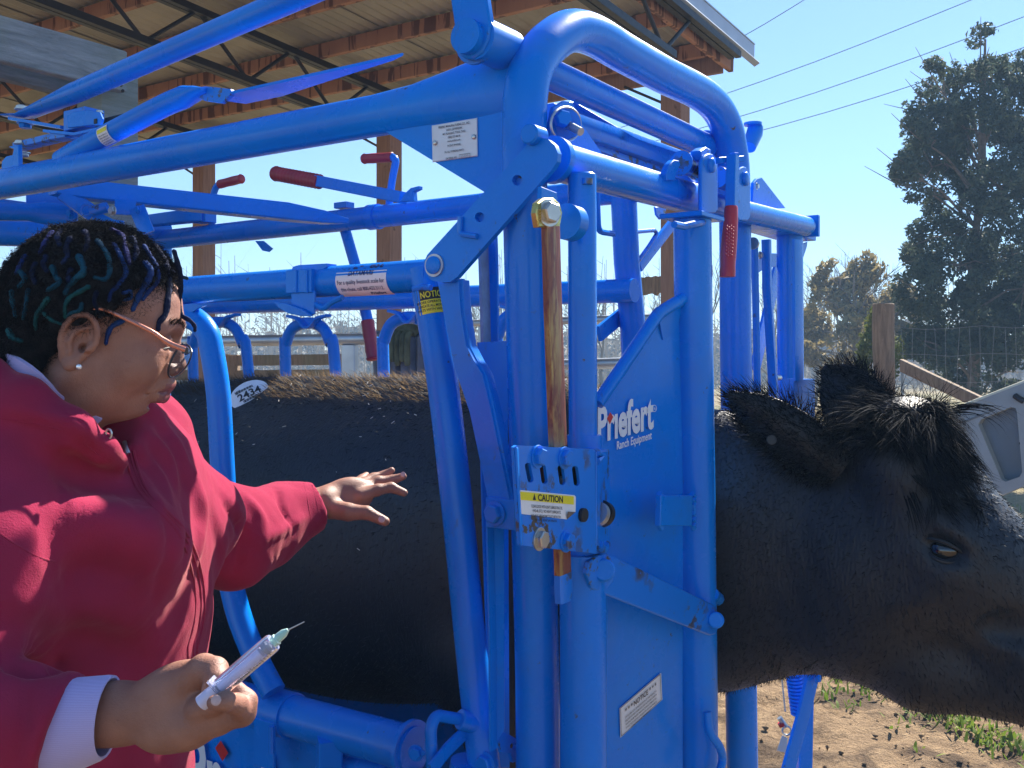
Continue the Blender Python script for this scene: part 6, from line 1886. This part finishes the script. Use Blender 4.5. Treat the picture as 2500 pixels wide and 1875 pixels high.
for path, amp, wid in FOLDS:
    pts = [hit(hb0, q.x, q.y)[0] for q in spline([Vector((x, y, 0)) for x, y in path], 8)]
    pts = np.array([tuple(q) for q in pts if q is not None])
    if len(pts) < 2: continue
    lo_, hi_ = pts.min(0) - wid * 3, pts.max(0) + wid * 3
    sel = np.where(np.all((gvv > lo_) & (gvv < hi_), axis=1))[0]
    if not len(sel): continue
    dd = np.linalg.norm(gvv[sel][:, None, :] - pts[None], axis=2); k_ = dd.argmin(1); dm = dd.min(1)
    taper = np.sin(np.pi * (k_ + 1) / (len(pts) + 1)) ** .6
    dsp[sel] += amp * np.exp(-(dm / wid) ** 2) * taper
gvv = gvv + nrm * dsp[:, None]
hood = mesh_obj('hoodie', gvv, gff, FLEECE, person, angle=None)
# surface for stitching on seams
hood_bvh = BVHTree.FromPolygons([tuple(x) for x in gvv], [tuple(int(i) for i in q) for q in gff])
def on_hood(path, lift=.0015, sub=6):
    out = []
    for q in spline([Vector((x, y, 0)) for x, y in path], sub):
        l, n = hit(hood_bvh, q.x, q.y)
        if l is not None: out.append(l + n * lift)
    return out
def smooth_path(p, it=4):
    for _ in range(it):
        p = [p[0]] + [(p[i - 1] + p[i] * 2 + p[i + 1]) / 4 for i in range(1, len(p) - 1)] + [p[-1]]
    return p
zp = [(309, 1100), (322, 1150), (345, 1200), (382, 1240), (420, 1275), (448, 1315), (468, 1365), (480, 1420), (484, 1480), (476, 1540), (464, 1580), (468, 1625)]
for dx, r_ in ((-6, .0016), (7, .0016), (16, .0022)):
    pth = smooth_path(on_hood([(x + dx, y) for x, y in zp], -.0002))
    if len(pth) > 3: mesh_obj('zipper_seam', *sweep(pth, r_, 6), FLEECE, hood)
zt_ = smooth_path(on_hood([(306, 1080), (309, 1096), (313, 1108)], .001))
if len(zt_) > 2: mesh_obj('zipper_pull', *sweep(zt_, .0032, 8), ZINC, hood)
l, n = hit(hood_bvh, 262, 1062)
if l is not None:
    mesh_obj('drawcord_eyelet', *sweep([l + n * .002 + (Vector((1, 0, 0)) * math.cos(t) + UP * 1.6 * math.sin(t)) * .0036 for t in np.linspace(0, 2 * math.pi, 16)], .0014, 8, caps=False), ZINC, hood)
for path in ([(0, 1303), (40, 1330), (90, 1358), (136, 1372)], [(0, 1020), (70, 1034), (150, 1050), (215, 1092), (262, 1128)], [(760, 1176), (772, 1225), (782, 1276)], [(742, 1180), (752, 1230), (760, 1284)]):
    pth = smooth_path(on_hood(path, -.0005), 2)
    if len(pth) > 3: mesh_obj('seam', *sweep(pth, .0014, 6), FLEECE, hood)
# lavender cuff of the shirt under the near sleeve
cf = []; M_ = 28
c0_, c1_ = P(120, 1775, 1.085), P(264, 1743, 1.082)
dv = (c1_ - c0_).normalized(); _, sx, sz = axes_of(dv)
sx = Vector((0, 1, 0)); sz = dv.cross(sx) * -1
sz = sz if sz.z > 0 else -sz
for t, rz, ry in ((0, .050, .046), (.12, .050, .046), (.5, .047, .043), (.93, .0425, .040), (1.0, .041, .0385), (.99, .0385, .036), (.6, .038, .036)):
    for i in range(M_):
        a = 2 * math.pi * i / M_
        sl = -.018 * math.sin(a) * (1 - t) * 0 + .012 * math.sin(a) * t
        cf.append(c0_.lerp(c1_, t) + dv * sl + sz * (rz * math.sin(a) - .003) + sx * (ry * math.cos(a)))
ff_ = [(j * M_ + i, j * M_ + (i + 1) % M_, (j + 1) * M_ + (i + 1) % M_, (j + 1) * M_ + i) for j in range(6) for i in range(M_)]
mesh_obj('shirt_cuff', cf, ff_, KNIT, person)
# shirt collar peeping out, trousers, shoes
mesh_obj('shirt_collar', *sweep(spline([(-.735, 1.355, 1.525), P(40, 905, 1.24), P(120, 975, 1.26), P(228, 1040, 1.30)], 5), (.004, .016), sec=SQ), KNIT, person)
def trousers(X, Y, Z):
    d = ell(X, Y, Z, (-.64, 1.44, .90), (.17, .20, .16))
    for s_ in (-1, 1):
        d = smin(d, chain(X, Y, Z, [(-.64, 1.44 + s_ * .10, .86), (-.62, 1.44 + s_ * .11, .48), (-.65, 1.44 + s_ * .11, .10)], [.13, .09, .075], .04), .04)
    return d
tv, tf_ = nets(trousers, (-.9, 1.15, .0), (-.4, 1.75, 1.1), .016)
mesh_obj('trousers', tv, tf_, DENIM, person, angle=None)
for s_ in (-1, 1):
    mesh_obj('shoe', *sweep([(-.74, 1.44 + s_ * .11, .045), (-.68, 1.44 + s_ * .11, .06), (-.58, 1.44 + s_ * .11, .05), (-.48, 1.44 + s_ * .12, .035)], [(.035, .035), (.042, .055), (.045, .045), (.03, .025)], 14), BLACKGAP, person)

# ---- hair: dark curls with dyed twisted locs
k = NT('dark_curl')
n1 = k.noise(120, 4)
k.set(color=k.mix(k.ramp(n1, [(.4, 0.0), (.7, 1.0)]), (.010, .010, .013), (.028, .025, .026)), rough=.85, spec=.12); k.bump(n1, .8, .004)
CURL = k.m
def loc_mat(name, c1, c2):
    k = NT(name); n1 = k.noise(90, 4, .6); n2 = k.noise(28, 3)
    c = k.mix(k.ramp(n2, [(.4, 0.0), (.65, 1.0)]), c1, c2); c = k.mix(k.ramp(n1, [(.62, 0.0), (.78, .7)]), c, (.012, .012, .018))
    k.set(color=c, rough=.85, spec=.15); k.bump(n1, .9, .003); return k.m
LOCS = [loc_mat('teal_loc', (.006, .045, .085), (.012, .085, .13)), loc_mat('blue_loc', (.008, .022, .11), (.012, .045, .16)), loc_mat('violet_loc', (.014, .014, .09), (.022, .03, .13)), loc_mat('navy_loc', (.006, .010, .035), (.012, .022, .07)), loc_mat('green_teal_loc', (.008, .065, .075), (.018, .11, .12))]
def hair_field(X, Y, Z):
    d = ell(X, Y, Z, (.008, 0, .054), (.107, .087, .097))
    line = (.0095 + .763 * X - Z) / 1.26
    d = smax(d, line + .006 * np.sin(Y * 60) + .004 * np.sin(X * 120), .012)
    nape = ell(X, Y, Z, (-.060, 0, -.010), (.045, .066, .045))
    d = smin(d, nape, .02)
    d = d + .0035 * np.sin(X * 150 + 3 * np.sin(Z * 90)) * np.sin(Y * 140) * np.sin(Z * 160 + X * 70)
    return d
cv, cf_ = nets(hair_field, (-.14, -.11, -.08), (.14, .11, .17), .0035)
cvw = head_w(cv)
hair = mesh_obj('hair', cvw, cf_, CURL, person, angle=None)
hair_bvh = BVHTree.FromPolygons([tuple(x) for x in np.concatenate([cvw, head_v])], [tuple(int(i) for i in q) for q in cf_] + [tuple(int(i) + len(cvw) for i in q) for q in hf0])
rr = np.random.default_rng(9)
p, n = scatter_on(cvw, cf_, 26000, rr)
keep = np.ones(len(p), bool)
# curls: little helical ribbons
V = []; Fq = []
nseg = 7
u1 = np.cross(n, rr.normal(size=n.shape)); u1 /= np.linalg.norm(u1, axis=1, keepdims=True) + 1e-9; u2 = np.cross(n, u1)
ph = rr.uniform(0, 6.28, len(p)); rad = rr.uniform(.0010, .0030, len(p)); LL = rr.uniform(.004, .015, len(p)); turns = rr.uniform(.6, 1.6, len(p))
tang = u1 * rr.normal(size=(len(p), 1)) * .6 + np.array([.15, 0, -.35])
rings = []
for i in range(nseg + 1):
    t = i / nseg; ang = ph + t * turns * 6.28
    c = p + n * (LL * t)[:, None] * .8 + tang * (LL * t)[:, None] * .8 + u1 * (rad * np.cos(ang))[:, None] + u2 * (rad * np.sin(ang))[:, None]
    w_ = (.0005 * (1 - .6 * t))
    rings.append(c - n * w_); rings.append(c + n * w_)
Vr = np.stack(rings, 1).reshape(-1, 3); base = (np.arange(len(p)) * 2 * (nseg + 1))[:, None]
Fr = np.concatenate([base + np.array([2 * i, 2 * i + 1, 2 * i + 3, 2 * i + 2]) for i in range(nseg)], 0)
tag(mesh_obj('curls', Vr, Fr, CURL, hair, angle=None), kind='stuff')
pf_, nf_ = scatter_on(cvw, cf_, 1500, rr)
fl = nf_ * .7 + rr.normal(size=pf_.shape) * .6
fv_, ff2 = strands(pf_, fl, fl + rr.normal(size=pf_.shape) * 1.3, rr.uniform(.008, .024, len(pf_)), np.full(len(pf_), .00025), rr, 5)
tag(mesh_obj('flyaway_hair', fv_, ff2, CURL, hair, angle=None), kind='stuff')
# close-cropped hairline below the cap
ph_, nh_ = scatter_on(head_v, hf0, 60000, rr)
loc_ = (ph_ - np.array(HO)); lx_ = loc_ @ np.array(hf) / HS; lz_ = loc_[:, 2] / HS; ly_ = loc_ @ np.array(hl) / HS
edge = lz_ - (.0095 + .763 * lx_)
keepm = (edge > -.016 - .010 * rr.uniform(size=len(edge))) & (edge < .02) & (lx_ < .095) & (np.abs(ly_) < .0755) & (lz_ > -.065)
keepm &= ~((lx_ > -.035) & (lx_ < .022) & (lz_ > -.04) & (lz_ < .036))
ph_, nh_ = ph_[keepm], nh_[keepm]
sv_, sf_ = strands(ph_, nh_ + rr.normal(size=ph_.shape) * .8, rr.normal(size=ph_.shape) + np.array([-.2, 0, -.4]), rr.uniform(.002, .006, len(ph_)), np.full(len(ph_), .00028), rr, 2)
tag(mesh_obj('hairline', sv_, sf_, CURL, hair, angle=None), kind='stuff')
ZL = [
 ([(480, 350), (420, 430), (385, 500), (360, 550)], 2, 1.0), ([(1000, 330), (1090, 380), (1130, 500), (1160, 630)], 2, 1.25), ([(880, 420), (950, 520), (985, 600), (985, 700), (940, 770), (850, 750)], 0, 1.0),
 ([(1020, 450), (1080, 560), (1130, 700), (1060, 820), (1000, 880), (980, 960)], 1, .9), ([(1290, 470), (1350, 570), (1410, 680), (1410, 780), (1330, 880), (1280, 950)], 1, 1.0), ([(1300, 620), (1350, 700), (1290, 840), (1240, 930), (1190, 1040)], 1, 1.35),
 ([(1480, 640), (1510, 800), (1500, 950), (1480, 1080), (1430, 1150), (1420, 1220)], 3, 1.25), ([(710, 560), (760, 690), (690, 760), (630, 820), (590, 890)], 0, 1.2), ([(800, 830), (720, 880), (640, 920), (590, 1000), (590, 1110)], 4, 1.05),
 ([(740, 980), (720, 1040), (650, 1060), (590, 1100)], 0, .9), ([(480, 650), (510, 740), (535, 800), (430, 870)], 0, 1.2), ([(190, 690), (240, 760), (180, 830)], 0, 1.1), ([(270, 860), (245, 1000), (220, 1120)], 0, 1.0), ([(440, 930), (370, 1030), (330, 1100), (330, 1210)], 4, 1.0),
 ([(400, 1070), (470, 1130), (550, 1165)], 4, .85), ([(1110, 1130), (1010, 1185), (970, 1260), (955, 1340)], 1, 1.15), ([(110, 880), (130, 980), (150, 1090)], 0, 1.1), ([(90, 1220), (130, 1290), (200, 1320)], 4, 1.3), ([(1100, 890), (1160, 870), (1170, 930), (1110, 945)], 1, .9),
 ([(640, 400), (600, 480), (610, 560), (560, 620)], 3, 1.2), ([(760, 340), (790, 430), (770, 520)], 3, 1.2), ([(330, 620), (300, 720), (320, 810)], 3, 1.1), ([(1180, 400), (1220, 500), (1200, 590)], 3, 1.2), ([(870, 880), (850, 960), (880, 1040)], 3, 1.0), ([(560, 330), (520, 400), (540, 470)], 3, 1.1),
 ([(1380, 470), (1450, 560), (1500, 660), (1560, 700)], 3, 1.2), ([(240, 560), (190, 640), (150, 720)], 1, 1.0), ([(640, 680), (620, 760), (650, 800)], 3, 1.0), ([(420, 560), (400, 640), (430, 700)], 3, 1.1), ([(1440, 420), (1520, 500), (1570, 590)], 3, 1.1)]
def loc_tube(pts, r0, mat, twist=34.0):
    pts = spline(pts, 8); n_ = len(pts)
    rr_ = [r0 * .74 * (1 + .07 * math.sin(i * 2.3 + r0 * 9000) + .10 * math.sin(i * .61 + r0 * 7000)) * (1 - .40 * (i / n_) ** 2) for i in range(n_)]
    sec = [((1 + .13 * math.cos(2 * a)) * math.cos(a), (1 + .13 * math.cos(2 * a)) * math.sin(a)) for a in np.linspace(0, 2 * math.pi, 10, endpoint=False)]
    v, f = sweep(pts, rr_, sec=sec, bevel=r0 * .5)
    return mesh_obj('loc', v, f, mat, hair)
for path, mi, sc in ZL:
    pts = []
    for x, y in path:
        l, n = hit(hair_bvh, x / 3.687, 475 + y / 3.687)
        if l is not None: pts.append(l + n * .0018)
    if len(pts) >= 2: loc_tube(pts, .0046 * sc, LOCS[mi])
# the long loc hanging past the brow
Yb = HW(.11, -.01, .03).y
loc_tube([P(425, 612, Yb - .03), P(440, 668, Yb - .012), P(441, 705, Yb - .006), P(437, 745, Yb - .006), P(444, 770, Yb - .01), P(464, 783, Yb - .015), P(475, 796, Yb - .015), P(476, 808, Yb - .015)], .0042, LOCS[3])
loc_tube([P(430, 640, Yb), P(436, 690, Yb + .005), P(434, 735, Yb + .004)], .004, LOCS[3])
# random dark twists on the far side and crown
for _ in range(40):
    q = rr.normal(size=3); q[2] = abs(q[2]); q[1] = abs(q[1]) * .6 + .05; q /= np.linalg.norm(q)
    b_ = np.array([.008, 0, .054]) + q * np.array([.113, .088, .098])
    if .02 + .763 * b_[0] > b_[2]: continue
    pts = [Vector(head_w([b_ + q * .003 + np.array([.010 * i * rr.normal() * .5, .006 * i * np.sign(q[1]), -.010 * i]) + q * .004 * math.sin(i)])[0]) for i in range(4)]
    loc_tube(pts, .0045, LOCS[rr.choice([0, 1, 3, 3])])

# ---- glasses, stud
ROSE = simple('rose_metal', (.55, .22, .16), .25, .8, .1, 40)
RIM = simple('dark_rim', (.03, .035, .045), .3, .3, .1, 40)
GLS = NT('lens_glass').set(color=(.80, .86, .92), rough=.02, trans=1.0, ior=1.25, spec=.5).m
gl = thing('eyeglasses', HW(.12, -.03, 0), 'rose metal framed eyeglasses worn by the person', 'glasses')
mesh_obj('temple_arm', *sweep(spline([HW(-.014, -.0815, .030), HW(-.006, -.083, .040), HW(.018, -.083, .044), HW(.034, -.080, .041), HW(.080, -.072, .019), HW(.100, -.0655, .0055), HW(.121, -.060, -.003)], 5), [(.0015, .0020)] * 12 + [(.0016, .0028)] * 12 + [(.0018, .0036)] * 7, 10), ROSE, gl)
mesh_obj('temple_arm', *sweep([HW(.0, .082, .040), HW(.05, .078, .03), HW(.122, .058, .0)], (.0011, .002), 10), ROSE, gl)
for sg in (-1, 1):
    c = np.array([.117, sg * .033, -.016]); pr_ = []
    for t in np.linspace(0, 2 * math.pi, 28, endpoint=False):
        y = .0245 * math.cos(t); z = .0205 * math.sin(t) * (1 + .12 * math.cos(t) * sg)
        pr_.append(HW(c[0] - .010 * (y * sg / .0245 + 0) * (1 if True else 0) + .18 * z, c[1] + y, c[2] + z))
    rim = mesh_obj('lens_rim', *sweep(pr_ + [pr_[0]], .0013, 8, caps=False), RIM, gl)
    cen = sum(pr_, Vector()) / len(pr_)
    off = Vector(hf) * .001
    mesh_obj('lens', [cen + off * 2] + [q + off for q in pr_] + [cen - off * 0] + [q - off for q in pr_], [(0, 1 + i, 1 + (i + 1) % 28) for i in range(28)] + [(29, 30 + (i + 1) % 28, 30 + i) for i in range(28)] + [(1 + i, 30 + i, 30 + (i + 1) % 28, 1 + (i + 1) % 28) for i in range(28)], GLS, gl)
mesh_obj('bridge', *sweep(spline([HW(.120, -.011, -.008), HW(.126, 0, -.004), HW(.120, .011, -.008)], 5), .0014, 8), RIM, gl)
mesh_obj('end_piece', *box(HW(.121, -.058, -.004), hf, hl, UP, .004, .002, .004, .0006), RIM, gl)
es = HW(.0045, -.0835, -.0235)
tag(mesh_obj('ear_stud', *dome(es, (0, -1, 0), .0036, .0035, 8), NT('crystal').set(color=(.9, .92, .95), rough=.05, spec=1.0, metal=.6).m), 'round crystal stud in the person ear', 'earring')

# ---- syringe held in the near hand
sy = thing('syringe', P(525, 1690, 1.03), 'clear plastic syringe with a thin needle held by the person', 'syringe')
SB0, SB1 = P(534, 1681, .985), P(668, 1567, .985)
ax_ = (SB1 - SB0).normalized()
CLEAR = NT('clear_plastic').set(color=(.78, .80, .98), rough=.10, trans=.75, spec=.5, ior=1.35).m
FLUID = simple('white_fluid', (.62, .62, .82), .4, 0, .05, 20)
HUB = NT('green_hub').set(color=(.45, .70, .62), rough=.3, trans=.3).m
mesh_obj('barrel', *sweep([SB0, SB0 + ax_ * .003, SB1 - ax_ * .002, SB1], [.0090, .0094, .0094, .0084], 28), CLEAR, sy)
mesh_obj('barrel_band', *sweep([SB1 - ax_ * .011, SB1 - ax_ * .0105, SB1 - ax_ * .006, SB1 - ax_ * .0055], [.0080, .0086, .0086, .0080], 28), simple('grey_stopper', (.16, .17, .20), .4), sy)
mesh_obj('fluid', *sweep([SB0 + ax_ * .002, SB1 - ax_ * .015], .0070, 24), FLUID, sy)
mesh_obj('flange', *box(SB0, ax_, (0, 1, 0), ax_.cross(Vector((0, 1, 0))), .0012, .010, .0125, .0005), CLEAR, sy)
mesh_obj('plunger', *sweep([SB0 - ax_ * .022, SB0 - ax_ * .020, SB0], [.0078, .0078, .0078], 20), FLUID, sy)
mesh_obj('hub', *sweep([SB1 - ax_ * .001, SB1 + ax_ * .004, SB1 + ax_ * .005, SB1 + ax_ * .013, SB1 + ax_ * .018], [.0058, .0058, .0046, .0042, .0018], 18), HUB, sy)
mesh_obj('needle', *sweep([SB1 + ax_ * .017, P(743, 1518, .988)], [.0008, .0006], 8), ZINC, sy)
nu = ax_.cross(Vector((0, 1, 0))).normalized()
mk = MB()
for i in range(16):
    c = SB0 + ax_ * (.012 + i * .0033); L_ = .0030 if i % 4 == 0 else .0018
    dr = (Vector((0, -1, 0)) * .75 + (nu if nu.z < 0 else -nu) * .66).normalized()
    tt = ax_.cross(dr).normalized(); c = c + dr * .0096
    mk.add(([c - tt * L_ - ax_ * .0003, c + tt * L_ - ax_ * .0003, c + tt * L_ + ax_ * .0003, c - tt * L_ + ax_ * .0003], [(0, 1, 2, 3)]))
mk.build('scale_marks', BLACK, sy, smooth=False)
